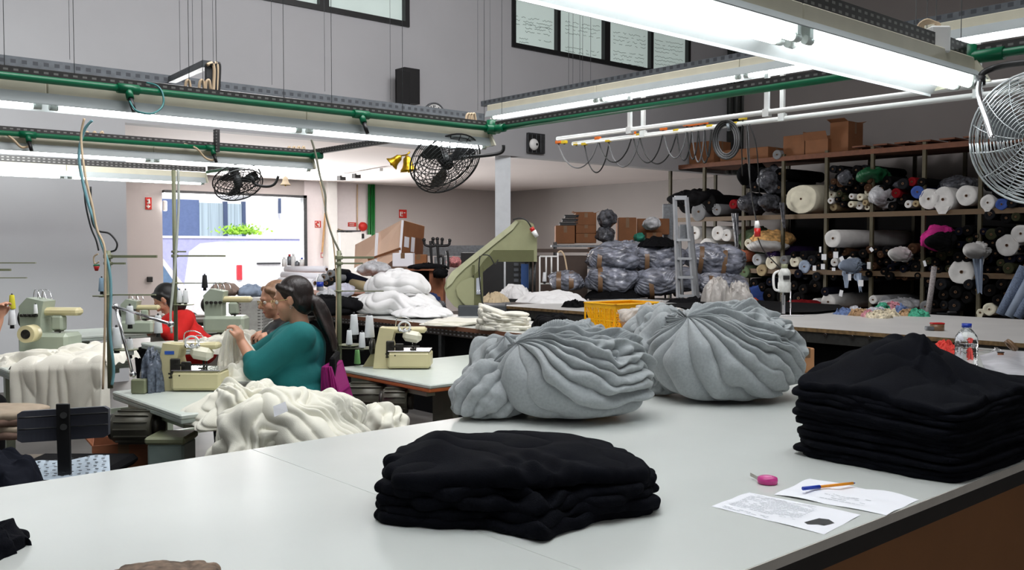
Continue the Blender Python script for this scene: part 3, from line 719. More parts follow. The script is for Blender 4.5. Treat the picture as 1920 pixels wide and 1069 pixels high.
# water bottle
bc = P(1811, 690); D_ = depth(bc); bh = (690 - 606) / F * D_
M_bot = mat('clear_plastic', (.92, .95, .97), .06, trans=1.0, var=.01, bump=.3, bscale=25)
bt = thing('water_bottle', 'crumpled clear plastic water bottle with a blue cap behind the black stack', 'bottle', bc)
r = 20.5 / F * D_
prof = [(0, 0), (r * .85, 0), (r, r * .2)]
for k in range(9): prof.append((r * (1 - .06 * (k % 2)), r * .2 + (bh * .56 - r * .2) * (k + 1) / 10))
prof += [(r, bh * .62), (r * .9, bh * .72), (r * .6, bh * .83), (r * .38, bh * .88), (r * .36, bh * .93)]
MB().lathe(prof, n=24).build('bottle_body', M_bot, bt)
MB().cyl((0, 0, bh * .91), (0, 0, bh), r * .42, n=16).build('cap', MC['blue_plastic'], bt)
rc = P(1772, 668); single('red_cloth', heap(rc, .12, .09, .075, 5, n=50, fold=.02), mat('coral_cloth', srgb(225, 70, 60), .85), 'crumpled coral red cloth between the bottle and the black stack', 'cloth')
# white plastic film right of the bottle
wf = [P(1836, 668), P(1990, 655), P(1990, 716), P(1850, 705)]
t, at = sheet('plastic_film', wf, TZ + .004, 'glossy white plastic sheet lying behind the black stack at the right edge', 0, mat('glossy_white_film', srgb(235, 236, 242), .15), n=30, curl=.03, seed=9)
t['category'] = 'plastic sheet'
# scissors, tape ring and cotton reel behind the film
sc_ = P(1868, 662); sci = thing('scissors', 'metal scissors lying on the table end near the right edge', 'scissors', sc_)
for s_ in (-1, 1):
    MB().tube([(s_ * .0 + .028 * math.cos(a) + s_ * .03, .02 * math.sin(a), .02 + .012 * s_ * math.sin(a)) for a in [2 * PI * k / 14 for k in range(15)]], .004, 6).build('handle', M_chrome, sci)
    MB().bar((s_ * .01, .02, .012), (-s_ * .015, .16, .012), .014, .003).build('blade', M_chrome, sci)
tr = P(1896, 660); single('tape_roll', MB().lathe([(.030, 0), (.046, 0), (.046, .024), (.030, .024), (.030, 0)], (0, 0, 0), (.5, -.5, .6), n=28), M_tape, 'roll of brown parcel tape near the right edge behind the plastic sheet', 'tape roll').location = tr
rl = thing('cotton_reel', 'small wooden reel of thread beside the scissors at the right edge', 'reel', P(1876, 672))
MB().cyl((0, 0, .004), (0, 0, .036), .017, n=16).build('thread', mat('brown_thread', srgb(150, 95, 60), .8), rl)
for z in (0, .036): MB().cyl((0, 0, z), (0, 0, z + .004), .021, n=16).build('flange', M_black, rl)
# black cloth at the left border and the brown parcel at the bottom
lc = P(-26, 1030); single('black_cloth', heap(lc, .085, .10, .05, 12, n=60, fold=.002, edge=.06, peak=.5), M_blk, 'rounded black cloth end poking in at the left border of the white table', 'cloth')
bx = P(305, 1108); M_parc = mat('stained_parcel', srgb(120, 100, 84), .8, var=.5, scale=45)
single('parcel', slab(bx, .17, .10, 0, .035, 3, rz=R(-35), wav=.003, nx=40, ny=20, e=4), M_parc, 'mottled brown parcel corner at the bottom edge of the photo', 'parcel')
# ================================================================ SEWING AREA
SZ = .75
def sew_table(x0, x1, y0, y1, label, edge, z=SZ, legs=True, topm=None):
    t = thing('sewing_table', label, 'table', ((x0 + x1) / 2, (y0 + y1) / 2, 0))
    hx, hy = (x1 - x0) / 2, (y1 - y0) / 2
    MB().box((0, 0, z - .012), (2 * hx, 2 * hy, .024), b=.006).build('tabletop', topm or M_machtop, t)
    MB().box((0, 0, z - .034), (2 * hx - .004, 2 * hy - .004, .020), b=.004).build('edge_band', edge, t)
    for sx in (-1, 1):
        MB().box((sx * (hx - .08), 0, .38), (.05, .05, .66)).box((sx * (hx - .08), 0, .02), (.06, 2 * hy * .85, .04)).box((sx * (hx - .08), 0, z - .06), (.06, 2 * hy * .8, .04)).build('leg_frame', M_machg, t)
    MB().box((0, 0, .12), (2 * hx - .2, .04, .04)).build('crossbar', M_machg, t)
    return t
M_machtop = mat('sewing_tabletop', srgb(196, 204, 196), .4, var=.03)
M_orange = mat('orange_edge', srgb(190, 100, 50), .55)
M_pale = mat('pale_edge', srgb(170, 180, 172), .5)
M_olbox = mat('olive_box_paint', srgb(130, 134, 106), .45)
M_motor = mat('motor_grey', srgb(84, 82, 72), .45, .2)
tA = sew_table(1.60, 2.42, 4.10, 5.02, 'pale sewing table with rounded edges under the cream overlock machine at the left', M_pale)
tB = sew_table(2.98, 4.05, 4.10, 5.10, 'sewing table with an orange edge under the overlock machine behind the woman', M_orange)
def motor(parent, x, y, z, r=.085, l=.2, ax=(1, 0, 0)):
    a = Vector(ax); c = Vector((x, y, z)); m = MB().cyl(c - a * l / 2, c + a * l / 2, r, n=24)
    for k in range(14):
        an = 2 * PI * k / 14; o = Vector((0, 0, 1)) if abs(a.z) < .5 else Vector((1, 0, 0)); u = a.cross(o); d = u * math.cos(an) + o * math.sin(an)
        m.bar(c - a * l * .42 + d * (r + .006), c + a * l * .42 + d * (r + .003), .005, .010, up=d)
    m.build('motor', M_motor, parent, world=True)
    MB().cyl(c + a * (l / 2), c + a * (l / 2 + .03), r * .7, n=20).build('pulley', M_iron, parent, world=True)
    MB().cyl(c - a * (l / 2 + .02), c - a * l / 2, r * .85, n=20).build('end_cap', M_iron, parent, world=True)
p = PD(255, 800, 4.45); motor(tA, p.x, p.y, p.z, .075, .19, (.75, -.65, 0))
p = PD(690, 748, 5.5); motor(tB, p.x, p.y, p.z, .095, .24, (.75, -.65, 0))
p = PD(742, 752, 5.3); motor(tB, p.x, p.y, p.z, .07, .14, (.75, -.65, 0))
p = PD(800, 735, 4.9)
MB().box((3.75, 4.3, .655), (.5, .3, .09), b=.006).build('drawer', mat('grey_drawer', srgb(120, 120, 108), .5), tB, world=True)
MB().box((3.35, 4.45, .35), (.05, .2, .62), b=.004).build('stand_plate', MC['grey_drawer'], tB, world=True)
# ------------------------------------------------ overlock machine
M_headc = mat('ivory_cover', srgb(226, 222, 200), .35)
def overlock(name, label, loc, rz, s=1.0, body=M_mach, group='overlock sewing machines'):
    t = thing(name, label, 'sewing machine', loc, rz, group)
    B = lambda c, d, b=.006, rot=None: MB().box([k * s for k in c], [k * s for k in d], rot, b * s)
    B((0.03, 0, .055), (.26, .19, .10), .014).build('base', body, t)
    B((0.03, 0, .108), (.255, .185, .008), .002).build('bed_plate', M_chrome, t)
    # body block at left/back, leaning
    m = MB().prism([(-.19, 0), (-.075, 0), (-.06, .10), (-.075, .17), (-.06, .24), (-.15, .25), (-.175, .14)], (0, .06 * s, 0), (s, 0, 0), (0, 0, s), (0, -1, 0), .12 * s); m.build('body', body, t)
    a = MB(); a.box((.0 * s, 0, .232 * s), (.26 * s, .085 * s, .035 * s), b=.012 * s); a.build('arm', body, t)
    h = MB(); h.box((.045 * s, -.03 * s, .195 * s), (.115 * s, .075 * s, .07 * s), Euler((0, .18, 0)), b=.022 * s)
    h.build('head_cover', M_headc, t)
    k = MB(); k.cyl((.05 * s, -.02 * s, .11 * s), (.05 * s, -.02 * s, .16 * s), .006 * s, n=8); k.box((.05 * s, -.035 * s, .118 * s), (.03 * s, .06 * s, .008 * s)); k.cyl((.065 * s, -.02 * s, .11 * s), (.065 * s, -.02 * s, .165 * s), .004 * s, n=8)
    k.cyl((-.02 * s, -.05 * s, .135 * s), (.09 * s, -.055 * s, .135 * s), .005 * s, n=8); k.box((-.03 * s, -.055 * s, .13 * s), (.05 * s, .02 * s, .045 * s), b=.004); k.build('needle_gear', M_iron, t)
    MB().lathe([(0, 0), (.045 * s, 0), (.05 * s, .01 * s), (.05 * s, .022 * s), (.03 * s, .03 * s), (0, .03 * s)], (-.19 * s, 0, .13 * s), (-1, 0, 0), 24).build('handwheel', M_iron, t)
    for q in range(3):
        MB().lathe([(.012, 0), (.012, .006), (.004, .008), (.004, .02), (0, .02)], ((-.03 + .03 * q) * s, -.045 * s, .235 * s), (0, -1, .2), 12).build('tension_dial', M_chrome, t)
    g = MB(); g.tube([(-.06 * s, 0, .25 * s), (-.05 * s, -.01, .30 * s), (0, -.015, .31 * s), (.04 * s, -.01, .29 * s)], .003, 6, 4); g.tube([(.0, 0, .25 * s), (.01, -.01, .285 * s), (.05 * s, -.015, .28 * s)], .003, 6, 4); g.build('thread_guide', M_chrome, t)
    rg = MB().tube([((.0 + .035 * math.cos(a_)) * s, -.05 * s, (.255 + .03 * math.sin(a_)) * s) for a_ in [2 * PI * j_ / 18 for j_ in range(19)]], .006 * s, 7); rg.build('thread_ring', M_white, t)
    lm = MB(); r3 = random.Random(4)
    lm.box((-.085 * s, -.062 * s, .12 * s), (.05 * s, .02 * s, .10 * s), b=.005 * s)
    for q in range(7):
        a_ = Vector((r3.uniform(-.12, -.03), r3.uniform(-.10, -.065), r3.uniform(.05, .16))) * s; lm.bar(Vector((-.085 * s, -.07 * s, a_.z)), a_, .012 * s, .008 * s)
    lm.build('looper_mechanism', M_iron, t)
    w = MB().prism([(-.27, .0), (-.19, .0), (-.17, .12), (-.19, .125)], (0, .05 * s, 0), (s, 0, 0), (0, 0, s), (0, -1, 0), .01); w.build('belt_guard', body, t)
    return t
M_blue = mat('blue_badge', srgb(60, 100, 190), .4)
def face_cam(p, off=0): return -YAW + off
pm = PZ(355, 735, SZ + .002); A = overlock('overlock_machine', 'cream overlock machine in front of the woman in teal, long base toward the viewer', pm + FW * .10, face_cam(0), 1.0)
B_ = MB().box((-.115, -.061, .20), (.05, .003, .018)); B_.build('badge', M_blue, A)
pm = PZ(757, 693, SZ + .002); Bm = overlock('overlock_machine', 'cream overlock machine on the orange-edged table behind the woman', pm + FW * .10, face_cam(0), 1.02)
# round white cover of the second machine
# flatbed-like machines farther back
def upright(name, label, loc, rz, s=1.0, body=M_machg, cream=M_mach, group='sewing machines in the rows behind'):
    t = thing(name, label, 'sewing machine', loc, rz, group)
    MB().box((0, 0, .06 * s), (.30 * s, .17 * s, .12 * s), b=.02 * s).build('base', body, t)
    MB().prism([(-.14, .10), (-.02, .10), (-.02, .2), (.0, .30), (-.10, .32), (-.15, .27)], (0, .06 * s, 0), (s, 0, 0), (0, 0, s), (0, -1, 0), .12 * s).build('body', body, t)
    MB().box((.07 * s, 0, .24 * s), (.24 * s, .07 * s, .045 * s), b=.015 * s).build('arm', cream, t)
    MB().box((.06 * s, -.01, .175 * s), (.07 * s, .06 * s, .09 * s), b=.012 * s).build('head', body, t)
    m = MB().cyl((.07 * s, -.02, .10 * s), (.07 * s, -.02, .18 * s), .006, n=8).box((.07 * s, -.03, .13 * s), (.035, .05, .008)); m.build('needle_gear', M_iron, t)
    for q in range(4): MB().cyl((-.12 * s + q * .03, -.055 * s, .22 * s), (-.12 * s + q * .03, -.085 * s, .22 * s), .010, n=10).build('tension_dial', M_iron, t)
    MB().lathe([(0, 0), (.05 * s, 0), (.055 * s, .012 * s), (.03 * s, .03 * s), (0, .03 * s)], (-.15 * s, 0, .2 * s), (-1, 0, 0), 24).build('handwheel', M_iron, t)
    m = MB()
    for q in range(3): m.tube([(-.1 * s + q * .03, 0, .3 * s), (-.09 * s + q * .03, 0, .36 * s), (-.06 * s + q * .04, -.02, .355 * s), (-.04 * s + q * .04, -.03, .31 * s)], .003, 5, 3)
    m.build('thread_guide', M_chrome, t)
    return t
upright('sewing_machine', 'grey-green sewing machine with a cream arm at the far left above the draped white cloth', PD(95, 662, 6.1), -YAW - .1, 1.15)
upright('sewing_machine', 'bluish sewing machine with a cream arm left of the woman in teal', PD(425, 622, 6.3), -YAW, .92)
upright('sewing_machine', 'small sewing machine between the thread stands in front of the person in red', PD(262, 625, 7.3), -YAW, .85)
# round motor face at the far-left machine
mt = thing('machine_motor', 'round cream machine motor with a dark grille below the far-left machine', 'motor', PD(48, 627, 5.85))
c = PD(48, 627, 5.85); MB().cyl(c, c + FW * .1, .055, n=24).build('housing', M_mach, mt, world=True); MB().cyl(c - FW * .003, c, .03, n=20).build('grille', M_iron, mt, world=True)
tC = sew_table(PD(-40, 680, 6.0).x, PD(175, 680, 6.0).x + .15, 6.05, 6.7, 'sewing table hidden under the draped white cloth at the far left', M_pale, z=.78)
pq = PZ(250, 618, .80); tD = sew_table(pq.x - .55, pq.x + .6, pq.y - .35, pq.y + .35, 'pale sewing table between the thread stands in front of the person in red', M_pale, z=.80)
pq = PZ(430, 640, .78); tE = sew_table(pq.x - .55, pq.x + .65, pq.y - .3, pq.y + .35, 'blue-grey sewing table left of the woman, below the bluish machine', M_pale, z=.78)
# ------------------------------------------------ cones and stands
def cone(name, label, loc, s=1.0, m=M_thread, group='white thread cones'):
    t = thing(name, label, 'thread cone', loc, 0, group)
    MB().lathe([(0, .03), (.030, .03), (.032, .035), (.022, .16), (.019, .165), (0, .165)], n=16).build('thread', m, t)
    MB().lathe([(0, 0), (.018, 0), (.016, .03), (.0, .03)], n=12).build('cone_core', M_black, t)
    MB().cyl((0, 0, .16), (0, 0, .18), .010, .006, n=10).build('core_tip', M_black, t)
    t.scale = (s, s, s); return t
cone0 = [None]
def put_cone(px, ybot, ytop, D, label, m=None):
    p = PD(px, ybot, D); s = ((ybot - ytop) / F * D) / .17
    if m is not None: return cone('thread_cone', label, p, s, m)
    if cone0[0] is None: cone0[0] = cone('thread_cone', label, p, s); return cone0[0]
    c = copy_tree(cone0[0], loc=p, label=label); c.scale = (s, s, s); return c
def stand(label, base, ztop, arms, plates=(), D=None):
    """pole with horizontal arms; arms: (z, left length, right length, thickness)"""
    t = thing('thread_stand', label, 'thread stand', base)
    MB().cyl((0, 0, 0), (0, 0, ztop - base[2]), .014, n=10).build('pole', M_olbox, t)
    for (z, a, b, h) in arms:
        m = MB().bar(RT * -a + UP * (z - base[2]), RT * b + UP * (z - base[2]), .018, h); m.box((0, 0, z - base[2]), (.04, .04, h * 1.8), b=.004)
        m.build('arm', M_olbox, t)
    for (z, cx, w) in plates:
        m = MB(); c = RT * cx + UP * (z - base[2]); m.cyl(c, c + UP * .006, w, n=24); m.bar(UP * (z - base[2]), c, .02, .008); m.build('cone_plate', M_olbox, t)
    return t
zz = lambda y, D: CAMZ - (y - HOR) / F * D
bs = PZ(207, 728, SZ); D1 = depth(bs)
stand('tall olive thread stand with two arms at the left end of the near sewing table', bs, zz(470, D1), [(zz(481, D1), .02, .26, .014), (zz(494, D1), .0, .09, .01), (zz(553, D1), .03, .25, .007)], [(zz(657, D1), .09, .06), (zz(556, D1), -.05, .035)])
bs2 = PZ(637, 688, SZ); D2 = depth(bs2)
stand('olive thread stand with four cones behind the woman in teal', bs2, zz(470, D2), [(zz(483, D2), .02, .22, .014), (zz(494, D2), .0, .15, .010), (zz(546, D2), .03, .28, .006)], [(zz(648, D2), .07, .075), (zz(654, D2), .17, .075)])
bs3 = PD(330, 640, 6.6); stand('thin thread stand with one long arm between the person in red and the woman', bs3, zz(320, 6.6), [(zz(480, 6.6), .02, .36, .012), (zz(472, 6.6), 0, .08, .01), (zz(531, 6.6), .03, .34, .007)], [(zz(572, 6.6), .06, .07)])
bs4 = PD(-6, 660, 5.9); stand('thread stand at the left border with two arms reaching into view', bs4, zz(480, 5.9), [(zz(493, 5.9), .02, .26, .007), (zz(506, 5.9), 0, .10, .014), (zz(521, 5.9), 0, .20, .006)])
for (px, yb_, yt, D, lab) in [(664, 636, 588, D2, 'white thread cone back left on the four-cone stand'), (693, 642, 590, D2, 'white thread cone back right on the four-cone stand'), (655, 652, 618, D2 - .06, 'white thread cone front left on the four-cone stand'), (679, 658, 622, D2 - .06, 'white thread cone front right on the four-cone stand'),
        (219, 662, 612, D1, 'tall white thread cone on the plate at the foot of the left stand'), (244, 616, 572, D1 - .1, 'white thread cone hanging from the chrome arm, upper left'), (244, 672, 634, D1, 'white thread cone below the chrome arm, beside the chrome post'), (297, 632, 590, D1 - .1, 'white thread cone on the right end of the chrome arm'),
        (337, 573, 543, 6.6, 'small white thread cone on the thin stand, left of the pair'), (348, 573, 543, 6.6, 'small white thread cone on the thin stand, right of the pair'), (67, 592, 570, 6.0, 'short white thread cone behind the far-left machine')]:
    put_cone(px, yb_, yt, D, lab)
put_cone(23, 616, 578, 5.4, 'large white thread cone under the yellow one at the left border')
put_cone(23, 585, 552, 5.4, 'yellow thread cone at the left border', mat('yellow_thread', srgb(225, 215, 60), .8, bump=.3, bscale=300))
put_cone(384, 545, 515, 6.4, 'black thread cone standing left of the woman', mat('black_thread', (.01, .01, .01), .8))
put_cone(191, 552, 520, D1, 'pale blue thread cone on the upper plate of the left stand', mat('pale_blue_thread', srgb(170, 200, 225), .8))
put_cone(670, 688, 655, D2 + .1, 'pale green thread cone behind the front cones of the four-cone stand', mat('green_thread', srgb(150, 215, 140), .8))
# chrome spool arm
ca_ = thing('chrome_arm', 'bent chrome arm clamped to the near sewing table by an olive block', 'arm', PZ(262, 738, SZ))
D_ = depth(PZ(262, 738, SZ))
q0, q1, q2, q3 = PD(262, 712, D_), PD(249, 702, D_), PD(216, 575, D_ - .02), PD(320, 608, D_ - .25)
MB().tube([q1, q2], .008, 8).tube([q2, q3], .008, 8).build('rod', M_chrome, ca_, world=True)
for q in (q1, q2, q3): MB().ell(q, .017, 12, 8).build('joint', M_chrome, ca_, world=True)
MB().box(PD(262, 724, D_), (.075, .05, .075), rot=-YAW, b=.006).build('clamp_block', M_olbox, ca_, world=True)
MB().bar(PD(255, 738, D_), PD(255, 765, D_), .015, .02).build('clamp_foot', M_olbox, ca_, world=True)
# plastic bag of scraps on the table
single('scrap_bag', heap(PZ(285, 735, SZ), .055, .05, .20, 3, n=40, fold=.015, edge=.1, peak=.45), mat('blue_grey_bag', srgb(96, 104, 118), .25, var=.5, scale=60, bump=.6, bscale=50), 'small clear bag of grey scraps standing on the near sewing table', 'bag')
# long wires/hoses from the lights down to the machines
def hose(label, pts, r, m, cat='hose', nm='hose'): return single(nm, MB().tube(pts, r, 6, 6), m, label, cat)
hA = lambda px, y, D=4.85: PD(px, y, D)
hose('pale blue air hose falling from the long light row to the left thread stand', [hA(173, 226), hA(158, 245), hA(148, 290), hA(155, 340), hA(165, 380), hA(178, 420), hA(190, 455), hA(204, 500), hA(208, 550), hA(206, 620), hA(213, 690), hA(210, 722)], .0075, M_hose)
hose('beige cable falling beside the blue hose to the left thread stand', [hA(158, 222, 4.8), hA(152, 260, 4.8), hA(160, 330, 4.8), hA(173, 385, 4.8), hA(182, 430, 4.8), hA(196, 465, 4.8), hA(197, 530, 4.8), hA(197, 600, 4.8), hA(193, 730, 4.8)], .006, M_cable)
hose('thin black cable looping left of the blue hose above the left thread stand', [hA(158, 340, 4.9), hA(160, 380, 4.9), hA(170, 425, 4.9), hA(180, 450, 4.9), hA(185, 470, 4.9)], .0045, M_rubber)
hose('black cable bowing out above the tall left thread stand', [hA(170, 350, 4.9), hA(172, 410, 4.9), hA(183, 432, 4.9), hA(205, 438, 4.9), hA(219, 455, 4.9), hA(217, 468, 4.9), hA(208, 472, 4.9)], .005, M_rubber)
hB = lambda px, y, D=D2: PD(px, y, D)
hose('grey cable falling from the light row to the four-cone thread stand', [hB(584, 262), hB(592, 290), hB(600, 330), hB(610, 365), hB(611, 400), hB(622, 440), hB(632, 462), hB(640, 478)], .0065, mat('grey_cable', srgb(120, 120, 105), .5))
hose('thin pale cable running down beside the four-cone thread stand', [hB(600, 340), hB(612, 400), hB(624, 450), hB(629, 500), hB(631, 560), hB(629, 690)], .0045, M_cable)
hC = lambda px, y: PD(px, y, 6.55)
hose('pale tube falling straight from the second light row to the thin thread stand', [hC(334, 318), hC(335, 380), hC(332, 440), hC(328, 500), hC(324, 545), hC(320, 590), hC(322, 625)], .009, mat('pale_tube', srgb(190, 196, 186), .5))
for i, (pts, lab) in enumerate([([(160, 548), (158, 545)], '')][:0]): pass
# red hook tool on the stand
p = PD(183, 500, 4.85)
hk = thing('air_nozzle', 'small red and green valve hanging beside the left thread stand', 'valve', p)
MB().box(PD(181, 498, 4.85), (.03, .02, .012), b=.003).build('valve_body', M_green, hk, world=True); MB().cyl(PD(181, 499, 4.85), PD(181, 508, 4.85), .016, .008, n=12).build('red_knob', M_red, hk, world=True)
MB().tube([PD(184, 476, 4.85), PD(176, 482, 4.85), PD(178, 495, 4.85), PD(186, 490, 4.85)], .004, 6, 5).build('loop', M_cable, hk, world=True)
# bins and clutter under the near table
bx_ = thing('plastic_bin', 'pale bin with a dirty olive rim under the near sewing table', 'bin', PD(322, 900, 4.35)); bx_.rotation_euler[2] = 0
zt_ = zz(822, 4.35)
MB().box(PD(322, 822, 4.35) - UP * .15, (.17, .17, .28), rot=-YAW, b=.01).build('body', mat('pale_bin', srgb(130, 145, 140), .4), bx_, world=True)
MB().box(PD(322, 820, 4.35), (.19, .19, .035), rot=-YAW, b=.01).build('rim', M_olbox, bx_, world=True)
def carton(name, label, c, d, rz, m=M_cardd, flaps=0, tape=True, rot=None, cat='box', group=None):
    """cardboard box: c is the base centre"""
    t = thing(name, label, cat, c, rz, group); x, y, z = d; w = .006
    if flaps:
        b = MB()
        for s_ in (-1, 1): b.box((s_ * (x / 2 - w / 2), 0, z / 2), (w, y, z)).box((0, s_ * (y / 2 - w / 2), z / 2), (x - 2 * w, w, z))
        b.box((0, 0, w / 2), (x - 2 * w, y - 2 * w, w)); b.build('body', m, t)
        for s_ in (-1, 1):
            f = MB().bar((s_ * x / 2, 0, z), (s_ * (x / 2 + z * .25), 0, z + flaps * z), y * .96, .005, up=(0, 0, 1)); f.build('flap', m, t)
        MB().bar((0, y / 2, z), (0, y / 2 + .03, z + flaps * z * 1.2), x * .96, .005, up=(0, 1, 0)).build('flap', m, t)
    else:
        MB().box((0, 0, z / 2), d, b=.006).build('body', m, t)
    if tape: MB().box((0, 0, z + .0005 if not flaps else z * .5), (.05, y + .004, .002 if not flaps else .002)).box((0, -y / 2 - .001, z * .8), (.05, .002, z * .38)).build('tape', M_tape, t)
    return t
carton('carton', 'torn cardboard box lying on the floor left of the motor', PD(232, 880, 4.6) - UP * .05, (.28, .22, .2), -YAW + .4, M_wood, flaps=.35)
# ------------------------------------------------ chair at the left with slatted back
chD = 3.95
ch = thing('swivel_chair', 'black swivel chair with a ribbed dark back and central bar, seen from behind', 'chair', PD(118, 1000, chD))
ROOTS[ch.name] = Matrix.Translation(ch.location)
cb = MB(); u0, v0_ = PD(32, 770, chD), PD(203, 765, chD)
poly = [(33, 776), (44, 769), (195, 761), (203, 770), (203, 815), (195, 822), (44, 832), (31, 828)]
vs = [PD(a, b, chD + .10 * ((a - 118) / 85) ** 2 * -1 + .05) for a, b in poly]
# curved back board as a grid
V = []
for j in range(9):
    for i in range(21):
        u, v = i / 20, j / 8; px_ = 32 + 171 * u; yt_ = 772 - 10 * u; ybt = 831 - 11 * u
        e_ = (1 - min(1, min(u, 1 - u) / .04)) * 5
        V.append(PD(px_, yt_ + e_ + (ybt - yt_ - 2 * e_) * v, chD - .06 * (2 * u - 1) ** 2))
n_ = len(V); V2 = [v + FW * .02 for v in V]
fs = [(j * 21 + i, j * 21 + i + 1, (j + 1) * 21 + i + 1, (j + 1) * 21 + i) for j in range(8) for i in range(20)]
rim = list(range(21)) + [j * 21 + 20 for j in range(1, 9)] + [8 * 21 + i for i in range(19, -1, -1)] + [j * 21 for j in range(7, 0, -1)]
fs2 = [tuple(n_ + k for k in reversed(f)) for f in fs] + [(rim[k], rim[(k + 1) % len(rim)], rim[(k + 1) % len(rim)] + n_, rim[k] + n_) for k in range(len(rim))]
MB().add(V + V2, fs + fs2).build('backrest', mat('dark_grey_plastic', srgb(66, 68, 78), .42), ch, world=True)
MB().bar(PD(118, 757, chD - .03), PD(122, 905, chD - .03), .058, .012, b=.003, up=-FW).build('back_bar', M_black, ch, world=True)
for y_ in (779, 801): MB().cyl(PD(119, y_, chD - .06), PD(119, y_, chD - .02), .014, n=14).build('knob', M_black, ch, world=True)
for y_ in (784, 806):
    MB().tube([PD(34 + 168 * k / 10, y_ - 10 * k / 10, chD - .064 * (2 * k / 10 - 1) ** 2 - .006) for k in range(11)], .0035, 5).build('rib', M_black, ch, world=True)
sz_ = zz(860, chD)
seatc = PD(130, 862, chD + .22); seatc.z = .50
V = MB().box(seatc, (.46, .44, .05), rot=-YAW, b=.02); V.build('seat', M_dark, ch, world=True)
MB().cyl(seatc - UP * .4, seatc, .03, n=12).build('gas_column', M_black, ch, world=True)
for k in range(5):
    a = 2 * PI * k / 5; b0 = seatc - UP * .42; e_ = b0 + Vector((math.cos(a), math.sin(a), 0)) * .27 - UP * .02
    MB().bar(b0, e_, .04, .03, b=.005).build('leg', M_black, ch, world=True); MB().cyl(e_ - UP * .03 - FW * .01, e_ - UP * .03 + FW * .015, .028, n=12).build('caster', M_black, ch, world=True)
# dotted white sheet lying behind the chair bar
sa = [PD(205, 853, chD + .1), PD(52, 868, chD + .1), PD(52, 912, chD - .1), PD(207, 892, chD - .1)]
t = thing('dotted_cloth', 'white cloth with rows of small dark dots on the chair seat at the left', 'cloth', sa[3])
V = [];
for j in range(10):
    for i in range(24):
        u, v = i / 23, j / 9; p_ = (sa[0] * (1 - u) + sa[1] * u) * (1 - v) + (sa[3] * (1 - u) + sa[2] * u) * v; V.append(p_ + UP * (.006 * math.sin(u * 9) + .004 * noise.noise(Vector((u * 5, v * 5, 1)))))
MB().add([Vector((v.x, v.y, max(v.z, .53))) for v in V], [(j * 24 + i, j * 24 + i + 1, (j + 1) * 24 + i + 1, (j + 1) * 24 + i) for j in range(9) for i in range(23)], True).build('sheet', mat('pale_blue_cloth', srgb(186, 200, 212), .8), t, world=True)
dm = MB()
for i in range(9):
    for j in range(6):
        u, v = .06 + i * .1 + .02 * (j % 2), .1 + j * .15; p_ = (sa[0] * (1 - u) + sa[1] * u) * (1 - v) + (sa[3] * (1 - u) + sa[2] * u) * v; p_ = Vector((p_.x, p_.y, max(p_.z, .53) + .010)); dm.box(p_, (.012, .006, .002), rot=-YAW)
dm.build('dots', M_dsteel, t, world=True)
# navy garments lower left
dk = PD(10, 905, 3.75)
single('navy_garment', heap(dk - UP * .12, .15, .18, .24, 14, n=60, fold=.004, edge=.08, peak=.4), mat('navy_cloth', srgb(12, 16, 28), .85, spec=.2), 'navy garment heap at the left border in front of the chair', 'garment')
# beige folded trousers at the left border
for i in range(4):
    single('beige_garment', slab(PD(-10, 815, 5.0), .45, .3, i * .035, .035, 60 + i, -YAW, nx=30, ny=14), mat('beige_cloth_%d' % (i % 2), srgb(*((176, 160, 140) if i % 2 else (120, 96, 84))), .9), ['lowest of the beige garments folded at the left border', 'brown second garment in the pile at the left border', 'beige third garment in the pile at the left border', 'brown topmost garment in the pile at the left border'][i], 'garment', 'garments piled at the left border')
single('support_bench', MB().box(PD(22, 842, 5.1) - UP * .1, (.62, .5, .03), rot=-YAW).box(PD(22, 842, 5.1) - UP * .28, (.5, .05, .33), rot=-YAW), mat('bench_grey', srgb(130, 120, 108), .7), 'low grey bench under the folded garments at the left', 'bench')
# draped white cloth over the left table
def drape(name, label, top_l, top_r, D, ybot, m, depth_=.5, seed=1, sagpx=0, nx=120, ny=70):
    """cloth lying over a table end and hanging down its near side"""
    V = []; z0 = zz((top_l[1] + top_r[1]) / 2, D)
    for j in range(ny):
        v = j / (ny - 1)
        for i in range(nx):
            u = i / (nx - 1); px_ = top_l[0] + (top_r[0] - top_l[0]) * u; yt_ = top_l[1] + (top_r[1] - top_l[1]) * u
            if v < .4:
                k = v / .4; p_ = PD(px_, yt_, D); p_ = p_ + FW * depth_ * (1 - k); p_.z = zz(yt_, D) + .03 * abs(noise.noise(Vector((u * 5, k * 4, seed)))) ** .7 * 2 + .05 * math.sin(u * 3) * (1 - k)
                e_ = min(1, min(u, 1 - u) * 14); p_.z -= .05 * (1 - e_) ** 2
            else:
                k = (v - .4) / .6; p_ = PD(px_, yt_, D); a = min(1, k * 8)
                zb_ = zz(ybot + 14 * noise.noise(Vector((u * 3, seed, 2))), D)
                fo = .022 * (abs(noise.noise(Vector((u * 7, k * .8, seed + 5)))) ** .6 * 2 - .8) * min(1, k * 3)
                p_ = p_ - FW * (.02 * math.sin(a * PI / 2) + fo); p_.z = zz(yt_, D) - (zz(yt_, D) - zb_) * k
                e_ = min(1, min(u, 1 - u) * 20)
                p_ = p_ + FW * .06 * (1 - e_)
            V.append(p_)
    return single(name, grid_mesh(V, nx, ny), m, label, 'cloth')
drape('draped_cloth', 'cream cloth draped over the far-left sewing table and hanging toward the viewer', (12, 686), (200, 678), 5.45, 800, M_cream_cloth, .5, 2)
single('cloth_heap', heap(PD(95, 678, 5.75) - UP * .02, .38, .2, .07, 33, n=70, rz=-YAW, fold=.03, edge=.2), M_cream_cloth, 'rumpled white cloth lying along the top of the draped cloth at the far left', 'cloth')
